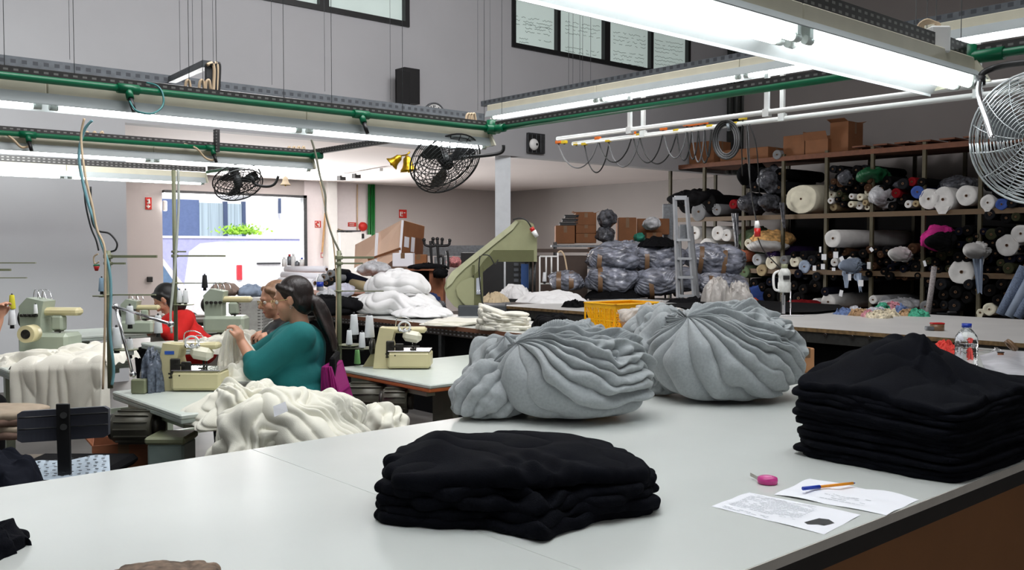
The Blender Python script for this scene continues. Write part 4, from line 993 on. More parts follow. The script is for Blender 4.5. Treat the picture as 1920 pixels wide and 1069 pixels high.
# ------------------------------------------------ foreground white heap by the woman
hp_ = bundle_cam(PD(462, 800, 4.3), (.27, .20, .13), (-.9, .3, .5), 41, nf=30, dens=.5, broad=(.2, -1, .2), amp=.055, nu=300, nv=180, flat=.45, lump=.4, p=2.0, wob=.6, sq=.2)
h2 = bundle_cam(PD(545, 905, 4.15), (.34, .26, .25), (-.75, .3, .65), 47, nf=52, dens=.65, broad=(.6, -1, .5), amp=.045, nu=380, nv=240, flat=.7, lump=.25, p=2.0, wob=.7, wig=.09, sq=.2)
h3 = bundle_cam(PD(478, 925, 4.02), (.21, .16, .24), (.7, .5, .9), 53, nf=30, dens=.5, broad=(-.4, -1, .1), amp=.05, nu=260, nv=180, flat=.7, lump=.35, p=2.0, wob=.8, wig=.1)
h4 = bundle_cam(PD(590, 815, 4.25), (.24, .14, .11), (-.9, .1, .4), 59, nf=24, dens=.5, broad=(0, -1, .5), amp=.05, nu=220, nv=140, flat=.7, lump=.3, p=2.0, wob=.5)
t_ = MB()
for m in (hp_, h2, h3, h4): t_.add(m.v, m.f, True)
M_heapw = mat('ivory_jersey', srgb(232, 230, 216), .9, var=.03, bump=.25, bscale=400, sheen=.15)
single('garment_heap', t_, M_heapw, 'large heap of ivory garments spilling off the near sewing table below the woman', 'garment heap')
tg = MB().add([PD(512, 762, 3.86), PD(535, 753, 3.88), (PD(540, 771, 3.84)), (PD(514, 782, 3.82))], [(0, 1, 2, 3)]); single('care_tag', tg, mat('grey_tag', srgb(190, 192, 196), .6), 'pale grey label sticking out of the ivory garment heap', 'tag')
h5 = bundle_cam(PD(712, 830, 4.75) - UP * .02, (.17, .14, .15), (-.1, .3, 1), 67, nf=14, dens=.4, broad=(.2, -1, .3), amp=.05, nu=160, nv=110, flat=.5, lump=.3, p=1.8, wob=.5)
single('garment_heap', h5, M_heapw, 'small ivory garment heap peeking over the cutting table right of the magenta cloth', 'garment heap')
single('heap_basket', MB().box(PD(540, 905, 4.3) - UP * .2, (.75, .5, .25), rot=-YAW), mat('red_crate', srgb(110, 40, 34), .6), 'dark red crate under the large ivory heap, hidden by the cutting table edge', 'crate')
# ================================================================ PEOPLE
M_hair = mat('dark_brown_hair', srgb(30, 19, 16), .42, var=.5, scale=30, stretch=(1, 1, .3), bump=.3, bscale=80)
M_hair2 = mat('light_brown_hair', srgb(140, 105, 80), .5, var=.3, scale=30, bump=.3, bscale=80)
M_teal = mat('teal_knit', srgb(8, 104, 104), .85, var=.06, bump=.25, bscale=300)
def person(label, base, fdir, sit_z, headc, look, joints, skin=M_skin, top=M_teal, bottom=M_dark, hair=M_hair, hairstyle='pony', glasses=True, hs=1.0, sleeve='elbow', build=1.0, seat=True):
    """base: world pelvis point; fdir: unit facing; joints: {(side): (shoulder, elbow, wrist, hand_dir, grip)} in world points"""
    t = thing('person', label, 'person', (base.x, base.y, 0))
    f = Vector(fdir).normalized(); s = UP.cross(f).normalized()      # s = person's left
    b = MB(); cl = MB()
    pel = Vector(base); ch_ = pel * .42 + headc * .58; neck = headc - UP * .12 * hs - f * .035
    chest = pel.lerp(neck, .66); belly = pel.lerp(neck, .28) + f * .03 * build
    for o_, k in ((b, 0), (cl, .012)):
        o_.capsule(pel - s * .09, pel + s * .09, .125 * build + k, .125 * build + k, 20)
        o_.capsule(pel, belly, .125 * build + k, .135 * build + k, 20); o_.capsule(belly - s * .06, belly + s * .06, .135 * build + k, .135 * build + k, 20)
        o_.capsule(belly, chest, .13 * build + k, .12 * build + k, 20); o_.capsule(chest - s * .08 + f * .02, chest + s * .08 + f * .02, .115 * build + k, .115 * build + k, 20)
        o_.capsule(chest + UP * .05 - s * .12, chest + UP * .05 + s * .12, .075 + k, .075 + k, 18)
    b.capsule(neck - UP * .09 - f * .02, headc - UP * .03 - f * .02, .052, .05, 16)
    # head
    l = Vector(look).normalized(); hl = UP.cross(l).normalized(); hu = l.cross(hl)
    HM = Matrix((l, hl, hu)).transposed(); h = lambda x, y, z: headc + (l * x + hl * y + hu * z) * hs
    b.ell(h(-.012, 0, .025), (.098 * hs, .076 * hs, .095 * hs), 28, 18, HM)
    b.ell(h(.03, 0, -.03), (.062 * hs, .060 * hs, .085 * hs), 24, 16, HM)
    b.capsule(h(.055, 0, -.088), h(.068, 0, -.085), .026 * hs, .022 * hs)
    b.capsule(h(.085, 0, .02), h(.108, 0, -.022), .009 * hs, .014 * hs); b.ell(h(.098, 0, -.028), (.012 * hs, .018 * hs, .010 * hs), 12, 8, HM)
    b.ell(h(.083, 0, -.055), (.014 * hs, .024 * hs, .008 * hs), 12, 8, HM); b.ell(h(.080, 0, -.067), (.014 * hs, .020 * hs, .008 * hs), 12, 8, HM)
    b.capsule(h(.078, -.03, .028), h(.078, .03, .028), .014 * hs, .014 * hs)
    for q in (-1, 1):
        b.ell(h(.045, q * .043, -.03), (.035 * hs, .024 * hs, .03 * hs), 14, 10, HM)
        b.ell(h(-.005, q * .078, -.005), (.018 * hs, .008 * hs, .030 * hs), 12, 8, HM); b.ell(h(-.012, q * .083, .008), (.012 * hs, .008 * hs, .018 * hs), 12, 8, HM)
    for side, (sh, el, wr, hd, up_) in joints.items():
        sh, el, wr = Vector(sh), Vector(el), Vector(wr)
        b.capsule(sh, el, .050, .038); b.capsule(el, wr, .040, .026)
        k = .016; cl.capsule(chest + UP * .05, sh, .08 + k, .068); cl.capsule(sh, el, .064 * build + k, .052 * build + k)
        if sleeve == 'wrist': cl.capsule(el, wr, .042 + k, .034)
        else: cl.capsule(el, el.lerp(wr, .33), .042 * build + k, .040 + k * .6)
        hd = Vector(hd).normalized(); up_ = Vector(up_).normalized(); sd = hd.cross(up_).normalized(); up_ = sd.cross(hd)
        pc = wr + hd * .045
        b.capsule(wr, pc + sd * .018, .024, .020); b.capsule(wr, pc - sd * .018, .024, .020); b.capsule(pc - sd * .026, pc + sd * .026, .019, .019)
        for q, (off, ln) in enumerate(((-.030, .062), (-.010, .072), (.010, .068), (.029, .052))):
            k0 = pc + sd * off + hd * .012; k1 = k0 + (hd * .8 - up_ * .35).normalized() * ln * .45; k2 = k1 + (hd * .35 - up_ * .9).normalized() * ln * .33; k3 = k2 + (-hd * .25 - up_ * .9).normalized() * ln * .25
            b.capsule(k0, k1, .0098, .009, 10); b.capsule(k1, k2, .009, .008, 10); b.capsule(k2, k3, .008, .0065, 10)
        a0 = wr + hd * .018 - sd * .022; a1 = a0 - sd * .022 + hd * .022 - up_ * .012; a2 = a1 + hd * .028 - up_ * .018
        b.capsule(a0, a1, .014, .011, 10); b.capsule(a1, a2, .011, .008, 10)
    for q in (-1, 1):   # seated legs
        hip = pel + s * .09 * q; kn = hip + f * .40 + s * .05 * q - UP * .02; an = Vector((kn.x, kn.y, .09)) - f * .03; to = an + f * .15 - UP * .05
        b.capsule(hip, kn, .085 * build, .055); b.capsule(kn, an, .05, .036); b.capsule(an, to, .035, .028)
    body = b.build('body', skin, t, world=True); remesh(body, .0062, 3)
    c_ = cl.build('jumper', top, t, world=True); remesh(c_, .009, 8)
    tr_ = MB()
    for q in (-1, 1):
        hip = pel + s * .09 * q; kn = hip + f * .40 + s * .05 * q - UP * .02; an = Vector((kn.x, kn.y, .13)) - f * .03
        tr_.capsule(hip, kn, .10 * build, .068); tr_.capsule(kn, an, .064, .055)
        MB().capsule(an - UP * .07 - f * .01, an + f * .13 - UP * .095, .042, .034).build('shoe', M_black, t, world=True)
    tr_.capsule(pel - s * .08, pel + s * .08, .135 * build, .135 * build, 18)
    o_ = tr_.build('trousers', bottom, t, world=True); remesh(o_, .01, 5)
    # hair
    hb = MB(); hb.ell(h(-.026, 0, .034), (.101 * hs, .084 * hs, .099 * hs), 30, 18, HM); hb.ell(h(-.055, 0, -.01), (.066 * hs, .074 * hs, .09 * hs), 24, 16, HM)
    for q in (-1, 1): hb.capsule(h(.045, q * .045, .085), h(-.02, q * .079, .045), .022 * hs, .018 * hs); hb.capsule(h(-.02, q * .077, .04), h(-.05, q * .062, -.03), .016 * hs, .02 * hs)
    if hairstyle == 'pony':
        pts = [h(-.10, 0, -.015), h(-.125, 0, -.045), h(-.14, -.01, -.10), h(-.15, -.02, -.17), h(-.165, -.01, -.25), h(-.175, 0, -.34)]
        hb.rings(smooth_path(pts, 4), [.026, .03, .033, .036, .038, .04, .042, .042, .044, .044, .044, .042, .04, .038, .034, .03, .026, .022, .016, .01, .004][:len(smooth_path(pts, 4))], 14)
        r_ = random.Random(2)
        for k in range(7):
            a = r_.uniform(-.03, .03); hb.rings(smooth_path([h(-.12, a, -.03), h(-.15 + a * .5, a * 1.5, -.12), h(-.17 + a * .3, a * 1.6, -.25), h(-.175 + a * .7, a, -.38 + a)], 4), [.012] * 8 + [.009, .006, .004, .002, .001], 7)
    elif hairstyle == 'bob':
        hb.ell(h(-.05, 0, -.06), (.07 * hs, .088 * hs, .10 * hs), 24, 16, HM)
    ho = hb.build('hair', hair, t, world=True); remesh(ho, .0065, 2)
    if hairstyle == 'pony': MB().rings([h(-.098, 0, -.01), h(-.112, 0, -.03)], .03, 14).build('hair_tie', M_black, t, world=True)
    # eyes, brows, mouth
    e = MB()
    for q in (-1, 1): e.ell(h(.076, q * .031, .004), .0125 * hs, 12, 8)
    e.build('eyes', mat('eye_white', srgb(225, 220, 215), .2), t, world=True)
    e = MB()
    for q in (-1, 1): e.ell(h(.0845, q * .031, .003), .006 * hs, 10, 6); e.capsule(h(.088, q * .018, .030), h(.080, q * .045, .030), .003, .002)
    e.build('irises_and_brows', hair, t, world=True)
    MB().ell(h(.0905, 0, -.0605), (.009 * hs, .022 * hs, .0055 * hs), 12, 8, HM).build('lips', mat('lips', srgb(165, 85, 80), .4), t, world=True)
    if glasses:
        g = MB()
        for q in (-1, 1):
            g.tube([h(.104, q * .033 + .022 * math.cos(a), .002 + .019 * math.sin(a)) for a in [2 * PI * k / 16 for k in range(17)]], .0018, 5); g.tube([h(.102, q * .056, .008), h(.05, q * .078, .010), h(-.01, q * .084, .008)], .0018, 5)
        g.tube([h(.104, -.011, .004), h(.107, 0, .007), h(.104, .011, .004)], .0018, 5); g.build('glasses', mat('spectacle_frame', srgb(190, 165, 110), .3, .6), t, world=True)
    for q in (-1, 1): pass
    MB().tube([h(-.004, -.088, -.03) + (hu * math.cos(a) + l * math.sin(a)) * .007 - hu * .008 for a in [2 * PI * k / 12 for k in range(13)]], .0012, 5).tube([h(-.004, .088, -.03) + (hu * math.cos(a) + l * math.sin(a)) * .007 - hu * .008 for a in [2 * PI * k / 12 for k in range(13)]], .0012, 5).build('earrings', M_chrome, t, world=True)
    return t
WD = 5.15
hd = PD(548, 562, WD); pel = PD(566, 745, WD); pel.z = .66
L_ = -RT; fwd = (L_ * 1.0 - FW * .12).normalized(); sidev = UP.cross(fwd)      # person's left is toward the camera? check sign
near = -FW
sh_n = PD(563, 632, WD - .16); el_n = PD(482, 690, WD - .22); wr_n = PD(452, 640, WD - .16)
sh_f = PD(548, 630, WD + .16); el_f = PD(480, 672, WD + .18); wr_f = PD(450, 642, WD + .08)
person('woman in a teal jumper with a dark ponytail and glasses, seated sewing white cloth', pel, fwd, .5, hd, (L_ + UP * -.22 - FW * .02), {'near': (sh_n, el_n, wr_n, (-RT * .25 + UP * 1.0), (-RT * -.9 + UP * .3)), 'far': (sh_f, el_f, wr_f, (-RT * .3 + UP * .95), (-RT * -.9))}, build=1.12)
# stool with the magenta cloth over its back
st = thing('sewing_chair', 'sewing chair under the woman in teal, its backrest covered by a magenta cloth', 'chair', (pel.x, pel.y, 0))
MB().box((0, 0, .49), (.42, .42, .06), rot=-YAW, b=.02).build('seat', M_dark, st)
MB().cyl((0, 0, .05), (0, 0, .47), .03, n=12).build('column', M_black, st)
for k in range(5):
    a = 2 * PI * k / 5; MB().bar((0, 0, .07), (.27 * math.cos(a), .27 * math.sin(a), .05), .04, .03).build('leg', M_black, st)
br = PD(628, 725, WD); MB().box((br.x - pel.x, br.y - pel.y, .78), (.03, .34, .26), rot=-YAW + .1, b=.01).build('backrest', M_dark, st)
MB().bar((RT * .18) + UP * .47, (br - pel) * 1.0 + UP * (.7 - (br - pel).z), .04, .012).build('back_bar', M_black, st)
# magenta cloth
V = []; nx, ny = 60, 60
for j in range(ny):
    v = j / (ny - 1)
    for i in range(nx):
        u = i / (nx - 1); a = (u - .5) * 2
        k = v
        wdt = .045 + .035 * k; px_ = 613 + 12 * k + a * (11 + 14 * k); y_ = 688 + 92 * k + (4 if abs(a) > .9 else 0) * (1 - k)
        dd = WD - .19 - .01 + .05 * a * a + .018 * (abs(noise.noise(Vector((a * 3.2 + .2 * k, k * .7, 3)))) ** .6 * 2 - .7)
        V.append(PD(px_, y_, dd))
V0 = [v + FW * .30 for v in V]
m = grid_mesh(V, nx, ny); m.add(V0, m.f[:], True)
for i in range(nx - 1): m.f.append((i, i + 1, nx * ny + i + 1, nx * ny + i)); m.sm.append(True)
for j in range(ny - 1): m.f.append((j * nx + nx - 1, (j + 1) * nx + nx - 1, nx * ny + (j + 1) * nx + nx - 1, nx * ny + j * nx + nx - 1)); m.sm.append(True)
single('magenta_cloth', m, mat('magenta_cloth', srgb(150, 18, 110), .85, bump=.2, bscale=200), 'magenta cloth hanging over the chair back behind the woman in teal', 'cloth')
# white cloth she holds
V = []; nx, ny = 70, 80
for j in range(ny):
    v = j / (ny - 1)
    for i in range(nx):
        u = i / (nx - 1); a = u * 2 - 1; w_ = 10 + 34 * v ** .8; cx_ = 436 + 14 * v - 3 * math.sin(v * 3)
        px_ = cx_ + a * w_ + (10 * v * max(0, a)); y_ = 617 + 98 * v - 6 * abs(a) * v
        dd = WD - .12 - .05 * v + .08 * a * a + .035 * (abs(noise.noise(Vector((a * 2.6 + .5 * v, v * 1.2, 9)))) ** .6 * 2 - .7) * (.3 + v)
        V.append(PD(px_, y_, dd))
m = grid_mesh(V, nx, ny); m.add([v + FW * (.02 + .1 * ((k // nx) / ny)) for k, v in enumerate(V)], m.f[:], True)
single('white_garment', m, M_cream_cloth, 'white garment held up in the hands of the woman in teal', 'garment')
single('white_garment', heap(PD(470, 708, WD - .1), .20, .13, .10, 71, n=70, rz=-YAW, fold=.03), M_cream_cloth, 'white garment folds in the lap of the woman in teal', 'garment')
# person behind her
WD2 = 6.15; hd = PD(516, 563, WD2); pel = PD(548, 720, WD2); pel.z = .66
person('person with light brown hair and glasses in black, partly hidden behind the woman in teal', pel, fwd, .5, hd, (L_ * 1 - FW * .55 + UP * -.25), {'near': (PD(545, 620, WD2 - .16), PD(525, 668, WD2 - .25), PD(507, 628, WD2 - .2), L_ - UP * .1, (UP * 1.0)), 'far': (PD(535, 620, WD2 + .16), PD(510, 665, WD2 + .1), PD(498, 625, WD2 - .05), L_ - UP * .1, UP * 1.0)}, top=M_black, hair=M_hair2, hairstyle='bob', sleeve='wrist', hs=1.0)
single('white_garment', heap(PD(440, 660, 6.2), .26, .16, .12, 77, n=80, rz=-YAW, fold=.03), M_cream_cloth, 'white garment pile on the blue-grey table behind the raised hands', 'garment')
# person in red bent over
WD3 = 7.6; hd = PD(312, 562, WD3); pel = PD(372, 680, WD3); pel.z = .66
M_redcl = mat('red_jumper', srgb(205, 22, 18), .85)
person('person in a red top with black hair, bent over a machine near the open door', pel, L_, .5, hd, (L_ * .9 - UP * .75), {'near': (PD(345, 600, WD3 - .16), PD(330, 632, WD3 - .25), PD(300, 618, WD3 - .2), L_, UP), 'far': (PD(345, 600, WD3 + .16), PD(328, 632, WD3 + .2), PD(300, 616, WD3 + .1), L_, UP)}, top=M_redcl, hair=mat('black_hair', (.01, .009, .009), .5), hairstyle='bob', glasses=False, sleeve='wrist')
# person cut by the left border
WD4 = 4.9; hd = PD(-135, 520, WD4); pel = PD(-140, 720, WD4); pel.z = .62
person('person cut off by the left border, only a bare forearm showing', pel, FW, .5, hd, (RT * .8 - UP * .3 + FW * .4), {'near': (PD(-110, 610, WD4 - .15), PD(-28, 660, WD4 - .1), PD(-3, 600, WD4), UP + RT * .1, -RT), 'far': (PD(-150, 600, WD4 + .15), PD(-100, 650, WD4 + .2), PD(-70, 655, WD4 + .2), RT, UP)}, top=M_dark, glasses=False, hairstyle='bob')
# ================================================================ MIDDLE AND RIGHT WORK TABLES
MZ = .85
M_brown_edge = mat('brown_edge', srgb(120, 78, 55), .6)
M_rail = holes_mat('punched_rail', srgb(66, 58, 54), srgb(150, 150, 150), 18, 34)
XM = PZ(850, 612, MZ).x
YM0, YM1 = 3.9, PX(640, 596, XM).y + .9
mt_ = thing('work_table', 'long brown-edged white table in the middle, carrying white heaps and the yellow crate', 'table', (XM + .6, 6, 0))
MB().box((XM + .43, (YM0 + YM1) / 2, MZ - .012), (.86, YM1 - YM0, .024)).build('tabletop', M_top, mt_, world=True)
MB().box((XM - .003, (YM0 + YM1) / 2, MZ - .018), (.006, YM1 - YM0, .034)).build('edge_band', M_brown_edge, mt_, world=True)
MB().box((XM + .03, (YM0 + YM1) / 2, MZ - .062), (.03, YM1 - YM0 - .02, .05)).build('punched_rail', M_rail, mt_, world=True)
MB().box((XM + .12, (YM0 + YM1) / 2, .42), (.02, YM1 - YM0 - .1, .74)).build('skirt', M_dark, mt_, world=True)  # dark sheet standing in for the shadow beneath the table
for y in (YM0 + .1, (YM0 + YM1) / 2, YM1 - .1):
    for x in (XM + .06, XM + .8): MB().box((x, y, .4), (.04, .04, .79)).build('leg', M_dsteel, mt_, world=True)
XRt = (PZ(1450, 611, MZ).x + PZ(1900, 641, MZ).x) / 2
YR1 = PX(935, 578, XRt).y; YR0 = 2.2; XR2 = XRt + 2.25
rt_ = thing('work_table', 'very long white cutting table with chipped brown edge, before the fabric shelving', 'table', (XRt + 1, 6, 0))
MB().box(((XRt + XR2) / 2, (YR0 + YR1) / 2, MZ - .012), (XR2 - XRt, YR1 - YR0, .024)).build('tabletop', mat('grey_white_top', srgb(196, 196, 194), .4, var=.05, scale=3), rt_, world=True)
MB().box((XRt - .003, (YR0 + YR1) / 2, MZ - .016), (.006, YR1 - YR0, .03)).build('edge_band', mat('chipped_edge', srgb(120, 96, 62), .7, var=.4, scale=30), rt_, world=True)
MB().box((XRt + .03, (YR0 + YR1) / 2, MZ - .075), (.04, YR1 - YR0, .09)).build('side_rail', mat('dark_table_rail', srgb(44, 44, 42), .6, var=.3, scale=30), rt_, world=True)
MB().box((XRt + .2, (YR0 + YR1) / 2, .38), (.02, YR1 - YR0, .70)).build('skirt', M_dark, rt_, world=True)  # under-table shadow imitated by a dark sheet
for y in (YR0 + .2, 4.5, 6.8, YR1 - .2):
    for x in (XRt + .1, XR2 - .15): MB().box((x, y, .4), (.06, .06, .78)).build('leg', M_dsteel, rt_, world=True)
# coin-like bolt heads along the rail
for i, px in enumerate((1548, 1598, 1630, 1698, 1740)):
    p = PX(px, 628 + (px - 1548) * .07, XRt - .006); MB().cyl(p, p - Vector((.01, 0, 0)), .014, n=12).build('bolt', M_chrome, rt_, world=True)
# heaps on the middle table
hw = PZ(745, 600, MZ)
wh = [bundle_cam(PZ(745, 590, MZ), (.42, .30, .17), (-.6, .2, .6), 81, nf=30, dens=.4, broad=(.3, -1, .3), amp=.045, nu=260, nv=160, flat=.55, lump=.3, p=2.0, wob=.5),
      bundle_cam(PZ(790, 596, MZ), (.26, .2, .07), (-.8, .2, .5), 83, nf=20, dens=.4, amp=.03, nu=160, nv=100, flat=.5, lump=.3, p=2.0, wob=.5)]
t_ = MB()
for m in wh: t_.add(m.v, m.f, True)
single('garment_heap', t_, M_white_cloth, 'lower mound of white garments spread on the middle table', 'garment heap')
top_ = bundle_cam(PZ(745, 590, MZ) + UP * .17, (.30, .24, .15), (-.9, .1, .3), 87, nf=18, dens=.5, broad=(0, -1, .4), amp=.04, nu=240, nv=150, flat=.75, lump=.2, p=2.1, wob=.5)
single('garment_heap', top_, M_white_cloth, 'white garment bundle slumped on top of the white mound on the middle table', 'garment heap')
for i, (px, py, w, m_) in enumerate(((860, 607, .5, M_cream_cloth),)):
    for k in range(4):
        single('cloth_piece', slab(PZ(px, py, MZ) + RT * .02 * (k - 2), .62 - .05 * k, .42, k * .008, .008, 90 + k, -YAW + 1.15, nx=40, ny=20), M_cream_cloth, ['lowest flat cream cut piece on the middle table', 'second flat cream cut piece on the middle table', 'third flat cream cut piece on the middle table', 'topmost flat cream cut piece on the middle table'][k], 'cloth', 'flat cream pieces on the middle table')
stc = PZ(945, 618, MZ)
nm = ['lowest', 'second', 'third', 'fourth', 'fifth', 'sixth', 'topmost']
for k in range(7):
    def mp_(x, y, z, k=k):
        return x, y, z * (1 + .8 * max(0, -x / .19)) + .02 * (k / 6) * math.sin(x * 9 + 1)
    single('folded_cloth', slab(stc + RT * (.006 * math.sin(k * 2.1)), .38 - .004 * k, .25, k * .0165, .019, 100 + k, -YAW - .08, wav=.004, edge=.03, nx=60, ny=24, map_=mp_, wr=.004), M_cream_cloth, '%s folded cream cloth of the stack at the middle table edge%s' % (nm[k], ' from the bottom' if 0 < k < 6 else ''), 'cloth', 'folded cream cloths on the middle table')
bk = bundle_cam(PZ(1038, 626, MZ), (.17, .13, .10), (.8, -.3, .5), 91, nf=16, dens=.4, amp=.03, nu=140, nv=90, flat=.5, lump=.3, p=2.0, wob=.4)
single('black_garment', bk, M_dark, 'black garments crumpled between the cream stack and the yellow crate', 'garment heap')
dk = bundle_cam(PZ(610, 592, MZ), (.34, .25, .13), (.8, -.3, .5), 93, nf=14, dens=.4, amp=.03, nu=140, nv=90, flat=.5, lump=.3, p=2.0, wob=.4)
single('black_garment', dk, M_dark, 'black garments at the far left end of the middle table', 'garment heap')
# yellow crate
cr = PZ(1172, 630, MZ); D_ = depth(cr)
M_yel = mat('yellow_crate_plastic', srgb(238, 178, 10), .38, var=.05)
crt = thing('plastic_crate', 'yellow perforated plastic crate on the middle table behind the grey bundles', 'crate', cr + FW * .12, -YAW + .62)
cw, cd, chh, wt = .46, .34, (635 - 574) / F * D_, .008
b = MB(); b.box((0, 0, .006), (cw, cd, .012))
def lattice(b, c, du, L, H):
    """perforated wall: frame, ribs and diagonal lattice"""
    du = Vector(du); c = Vector(c); n = du.cross(UP)
    for z, h in ((.012, .03), (H - .016, .034), (H * .5, .008)): b.box(c + UP * z, (abs(du.x) * L + abs(n.x) * wt, abs(du.y) * L + abs(n.y) * wt, h))
    k = int(L / .055)
    for i in range(k + 1):
        q = c + du * (-L / 2 + i * L / k); b.box(q + UP * H / 2, (abs(du.x) * .010 + abs(n.x) * wt * 1.3, abs(du.y) * .010 + abs(n.y) * wt * 1.3, H))
    m_ = int(L / .016)
    for i in range(m_):
        for s_ in (-1, 1):
            a0 = -L / 2 + (i + .5) * L / m_; a1 = a0 + s_ * H * .35
            if abs(a1) > L / 2: continue
            b.bar(c + du * a0 + UP * .02, c + du * a1 + UP * (H - .03), .0035, .004, up=n)
lattice(b, (0, -cd / 2, 0), (1, 0, 0), cw, chh); lattice(b, (0, cd / 2, 0), (1, 0, 0), cw, chh); lattice(b, (-cw / 2, 0, 0), (0, 1, 0), cd, chh); lattice(b, (cw / 2, 0, 0), (0, 1, 0), cd, chh)
b.build('crate_body', M_yel, crt)
r_ = MB(); 
for y in (-1, 1): r_.box((0, y * cd / 2, chh), (cw + .02, .02, .012), b=.003)
for x in (-1, 1): r_.box((x * cw / 2, 0, chh), (.02, cd + .02, .012), b=.003)
r_.build('rim', M_yel, crt)
# open carton with clear plastic film
M_film = mat('clear_film', srgb(214, 210, 204), .12, var=.15, scale=14, bump=.8, bscale=18, alpha=.62)
cbx = PZ(1225, 640, MZ)
carton('carton', 'open cardboard box beside the yellow crate, full of clear film', cbx + FW * .05, (.38, .28, .11), -YAW + .1, M_card, flaps=.2)
single('plastic_film', bundle_cam(cbx + UP * .10 + FW * .03, (.21, .15, .10), (.3, -.3, .9), 95, nf=18, dens=.3, amp=.045, nu=180, nv=110, flat=.5, lump=.5, p=2.0, wob=.8, wig=.15), M_film, 'crumpled clear plastic film puffing out of the open carton', 'plastic film')
c2 = PZ(1512, 702, .82); carton('carton', 'small cardboard box between the farther grey bundle and the black stack', c2 + FW * .1, (.11, .1, (702 - 655) / F * depth(c2)), -YAW + .3, M_card, flaps=0)
single('plastic_bag', bundle_cam(PD(1487, 700, 5.0), (.05, .05, .09), (0, -.3, 1), 97, nf=9, dens=.3, amp=.02, nu=80, nv=60, flat=.5, lump=.3, p=2.0), M_film, 'clear plastic bag between the farther grey bundle and the small cardboard box', 'bag')
# ------------------------------------------------ band knife machine
bd = thing('band_knife_machine', 'large olive green band knife cutting machine with a slanted C-shaped housing', 'machine', PD(870, 700, 8.9) * 1)
BD = 8.9
ROOTS[bd.name] = Matrix.Translation(bd.location)
def poly3(mb, pts, D, thick):
    P0 = [PD(a, b_, D) for a, b_ in pts]; n = len(P0); Q = [p + FW * thick for p in P0]
    mb.add(P0 + Q, [tuple(range(n)), tuple(reversed(range(n, 2 * n)))] + [(i, i + n, (i + 1) % n + n, (i + 1) % n) for i in range(n)])
    return mb
arc = [(889 - 2, 586), (870, 584), (850, 572), (838, 556), (834, 540), (838, 524), (846, 512), (858, 500)]
hs_ = [(889, 586), (870, 585), (851, 574), (838, 558), (833, 540), (837, 524), (847, 510), (862, 498), (955, 424), (966, 413), (984, 412), (1000, 420), (1007, 440), (1007, 491), (934, 491), (920, 496), (897, 520), (889, 540)]
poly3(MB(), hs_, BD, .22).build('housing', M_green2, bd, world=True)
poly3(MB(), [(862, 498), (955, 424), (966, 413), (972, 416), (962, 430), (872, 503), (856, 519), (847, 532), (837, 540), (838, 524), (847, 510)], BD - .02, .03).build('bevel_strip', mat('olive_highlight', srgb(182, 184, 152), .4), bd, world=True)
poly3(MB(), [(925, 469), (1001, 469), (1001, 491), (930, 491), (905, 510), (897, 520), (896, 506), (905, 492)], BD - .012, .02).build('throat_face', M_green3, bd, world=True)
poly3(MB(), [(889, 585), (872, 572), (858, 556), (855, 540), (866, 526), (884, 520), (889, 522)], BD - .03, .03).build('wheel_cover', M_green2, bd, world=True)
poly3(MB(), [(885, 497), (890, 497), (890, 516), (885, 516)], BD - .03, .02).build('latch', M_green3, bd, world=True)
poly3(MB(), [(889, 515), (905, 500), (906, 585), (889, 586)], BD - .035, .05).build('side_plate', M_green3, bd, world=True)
poly3(MB(), [(893, 522), (901, 520), (901, 552), (893, 552)], BD - .05, .01).build('label_plate', mat('grey_plate', srgb(170, 175, 185), .4), bd, world=True)
MB().tube([PD(896, 553 - 9, BD - .055), PD(894, 547, BD - .055), PD(896, 550, BD - .055)], .0035, 5).tube([PD(900, 544, BD - .055), PD(898, 547, BD - .055), PD(900, 550, BD - .055)], .0035, 5).build('mark', M_paper, bd, world=True)
MB().tube([PD(962, 412, BD - .03), PD(975, 409, BD - .04), PD(988, 414, BD - .05), PD(996, 426, BD - .05)], .007, 8, 5).build('cable', M_rubber, bd, world=True)
MB().cyl(PD(996, 427, BD - .05), PD(1000, 433, BD - .05), .022, n=14).build('red_plug_ring', M_red, bd, world=True)
MB().cyl(PD(1000, 433, BD - .05), PD(1007, 444, BD - .05), .026, .02, n=14).build('plug', M_white, bd, world=True)
MB().tube([PD(900, 480, BD - .05), PD(898, 500, BD - .05), PD(900, 530, BD - .05), PD(903, 560, BD - .05), PD(906, 570, BD - .05)], .006, 6, 4).tube([PD(905, 478, BD - .05), PD(918, 480, BD - .05), PD(928, 496, BD - .04), PD(934, 487, BD - .03)], .006, 6, 4).build('side_cables', M_rubber, bd, world=True)
for x_ in (995, 1003): MB().cyl(PD(x_, 491, BD + .08), PD(x_ - 1, 547, BD + .08), .016 if x_ == 995 else .012, n=10).build('blade_guide', M_dsteel, bd, world=True)
ct_ = PD(905, 583, BD + .1); 
MB().box(Vector((ct_.x, ct_.y, (zz(572, BD)) / 2)), (.46, .34, zz(572, BD)), rot=-YAW, b=.01).build('pedestal', mat('dark_grey_pedestal', srgb(62, 66, 70), .5), bd, world=True)
